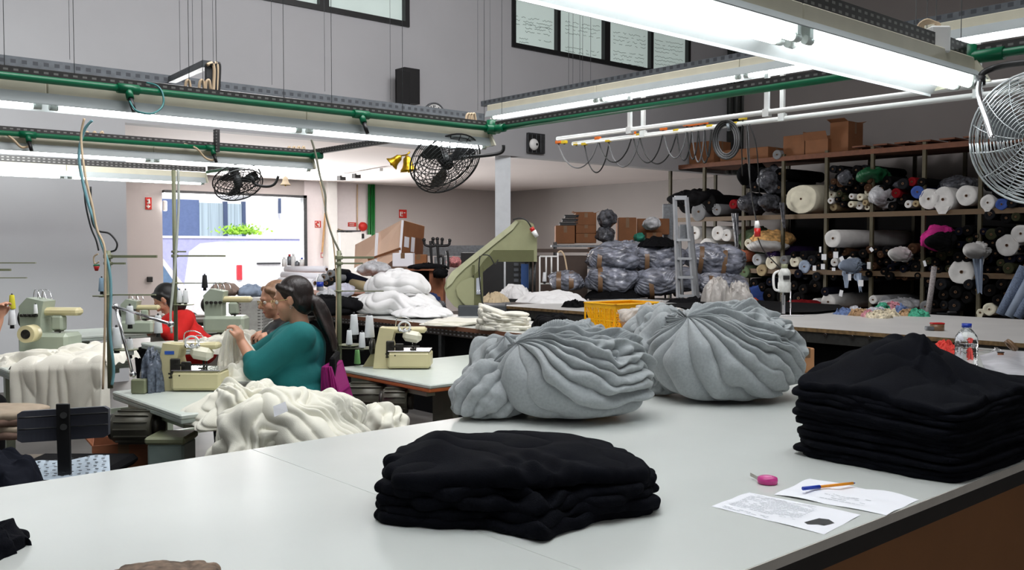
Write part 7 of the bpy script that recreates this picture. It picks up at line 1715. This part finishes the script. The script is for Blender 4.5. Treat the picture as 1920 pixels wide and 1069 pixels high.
for i, (a, b, low) in enumerate(cords):
    pts = []
    for k in range(9):
        u = k / 8; y = a[1] + (b[1] - a[1]) * u + (low - max(a[1], b[1])) * (1 - (2 * u - 1) ** 2 if True else 0) ** .8; pts.append(PX(a[0] + (b[0] - a[0]) * u, y, 5.45 - .02 * math.sin(u * PI)))
    single('drooping_cord', MB().tube(pts, .0055, 6, 3), M_rubber if i % 3 else mat('grey_cord', srgb(110, 110, 112), .5), 'thin cord sagging between hooks of the white rail, %s from the left' % (['first', 'second', 'third', 'fourth', 'fifth', 'sixth', 'seventh', 'eighth', 'ninth', 'tenth', 'eleventh', 'twelfth'][i]), 'cord', 'cords sagging from the white rail')
t = thing('coiled_cord', 'thick coil of black and grey cable hanging from the white rail above the rack', 'cord', PX(1360, 232, 5.45)); ROOTS[t.name] = Matrix.Translation(t.location)
for k in range(6):
    w = 16 + k * 2; MB().tube([PX(1362 + w * math.sin(a), 262 + (27 + 2 * k) * -math.cos(a) * 1.0, 5.43 - .008 * k) for a in [2 * PI * j / 20 for j in range(21)]], .005, 6).build('loop', M_rubber if k % 2 else MC['grey_cord'], t, world=True)
MB().cyl(PX(1365, 232, 5.4), PX(1367, 245, 5.4), .014, n=10).build('plug', M_steel, t, world=True)
for i, (a, b) in enumerate((((1393, 226), (1392, 330)), ((1400, 228), (1406, 345)), ((1405, 232), (1424, 362)))):
    single('dropping_cable', MB().tube([PX(a[0], a[1], 5.44), PX((a[0] + b[0]) / 2 - 2 + 3 * i, (a[1] + b[1]) / 2 - 20, 5.45), PX(b[0], b[1], 5.5)], .0042, 6, 5), [M_rubber, MC['grey_cord'], M_rubber][i], 'cord dropping from the rightmost hook in front of the rack, %s of three' % ['left', 'middle', 'right'][i], 'cord', 'cords below the rightmost hook')
# beige cable loops and boxes on the light rows
def loops(px, py, n, Y, lab, w=5, h=14, step=12):
    t = thing('cable_loops', lab, 'cable', PY(px, py, Y)); ROOTS[t.name] = Matrix.Translation(t.location)
    for k in range(n): MB().tube([PY(px + k * step - w, py + 4 + k, Y), PY(px + k * step - w * .6, py - h * .8, Y), PY(px + k * step + w * .4, py - h, Y), PY(px + k * step + w, py + 2 + k, Y)], .0075, 6, 5).build('loop', M_cable, t, world=True)
loops(352, 165, 1, 4.66, 'single beige cable loop on the long light row'); loops(378, 165, 2, 4.66, 'pair of beige cable loops left of the black duct'); loops(240, 160, 1, 4.66, 'low beige cable arc near the tee fitting', 14, 5)
loops(163, 260, 3, 6.9, 'three beige cable loops on the second light row, left', 4, 12, 14); loops(542, 288, 4, 6.9, 'four beige cable loops on the second light row, right', 4, 12, 9); loops(878, 230, 3, 4.66, 'three cream cable loops near the green pipe corner', 5, 16, 5)
hose('beige lead curling from the second row tee fitting', [PY(345, 270, 6.85), PY(368, 278, 6.8), PY(385, 296, 6.8), PY(400, 300, 6.8), PY(404, 290, 6.82)], .008, M_cable)
hose('beige lead curling down at the left end of the second row', [PY(5, 246, 6.85), PY(25, 262, 6.8), PY(40, 276, 6.8), PY(55, 274, 6.82)], .008, M_cable)
hose('teal air hose looping from the tee fitting on the long light row', [PY(243, 190, 4.5), PY(256, 208, 4.45), PY(285, 213, 4.45), PY(304, 200, 4.5), PY(306, 180, 4.52), PY(296, 162, 4.55), PY(275, 155, 4.6)], .005, mat('teal_hose', srgb(60, 130, 130), .4))
# black duct on a sloping strut
dk_ = thing('cable_bridge', 'sloping grey strut ending in a black vertical cable duct above the light rows', 'strut', PY(400, 175, 5.2)); ROOTS[dk_.name] = Matrix.Translation(dk_.location)
MB().bar(PY(322, 150, 6.3), PY(388, 120, 5.2), .05, .04).build('strut', M_punch2, dk_, world=True); MB().bar(PY(392, 120, 5.2), PY(392, 175, 5.2), .03, .04).build('upright', M_dsteel, dk_, world=True)
for k in range(4): MB().tube([PY(388 + k * 5, 122, 5.18), PY(398 + k * 4, 119, 5.18), PY(402 + k * 3, 135, 5.18), PY(400 + k * 3, 175, 5.18)], .011, 6, 4).build('cable', M_rubber if k % 2 else M_cable, dk_, world=True)
MB().bar(PY(406, 243, 6.8), PY(406, 285, 6.8), .05, .03).build('lower_duct', M_punch, dk_, world=True)
# junction box on the near row
jb = PD(1758, 76, 3.55); t = thing('junction_box', 'white junction box with beige cable loops at the end of the near light row', 'junction box', jb); ROOTS[t.name] = Matrix.Translation(jb)
MB().box(jb, (.075, .06, .10), rot=-YAW, b=.006).build('box', M_white, t, world=True)
for k in range(4): MB().tube([PD(1722 + k * 4, 70, 3.56), PD(1722 + k * 3, 48, 3.56), PD(1738 + k * 3, 37 + k * 2, 3.55), PD(1754 + k * 2, 44, 3.55), PD(1757 + k * 2, 54, 3.55)], .005, 6, 5).build('cable_loop', M_cable, t, world=True)
# ceiling tubes in the back room
for i, (a, b) in enumerate((((668, 326), (715, 318)), ((640, 330), (668, 327)))):
    pa, pb = [O + ray(*q) * ((ZC - .05 - CAMZ) / ray(*q).z) for q in (a, b)]; t = thing('ceiling_batten', 'slim white ceiling batten in the back room, %s one' % ['right', 'left'][i], 'ceiling light', pa); ROOTS[t.name] = Matrix.Translation(pa)
    MB().bar(pa, pb, .06, .05).build('batten', M_white, t, world=True); MB().box(pa - UP * .04, (.12, .12, .08)).build('black_end', M_black, t, world=True)
# ================================================================ third level: pieces of parts
NEST = {'badge': 'front_cage', 'hair_tie': 'hair', 'needle_gear': ('head_cover', 'head'), 'tension_dial': ('arm', 'body'), 'grille': ('cabinet', 'housing'), 'hands_and_numerals': 'dial',
        'core_hollow': 'core', 'button': 'case', 'label_band': 'bottle_body', 'side_window': 'body', 'tail_lamp': 'body', 'side_rail': 'body', 'printed_text': 'sheet', 'garment_picture': 'sheet',
        'mark': 'side_plate', 'symbol': 'panel', 'white_field': 'panel', 'paper_label': 'end_panel', 'printed_patch': 'end_panel', 'core_tip': 'thread', 'hub': 'grille', 'dots': 'sheet', 'rib': 'backrest',
        'valve': 'tee_fitting', 'irises_and_brows': 'eyes', 'clapper': 'bell_body', 'thread_guide': 'arm', 'bolt': 'side_rail', 'meter': 'side_box', 'olive_cap': 'motor_housing', 'switch_box': 'motor_housing'}
def base(n): return n.rsplit('.', 1)[0] if n[-3:].isdigit() and '.' in n else n
for root in [o for o in SC.objects if o.parent is None and o.type == 'EMPTY']:
    kids = list(root.children); byn = {}
    for k in kids: byn.setdefault(base(k.name), k)
    for k in kids:
        tgt = NEST.get(base(k.name))
        if not tgt: continue
        for n in ((tgt,) if isinstance(tgt, str) else tgt):
            if n in byn and byn[n] is not k and not (base(byn[n].name) in NEST and byn[n].parent is not root):
                k.parent = byn[n]; break
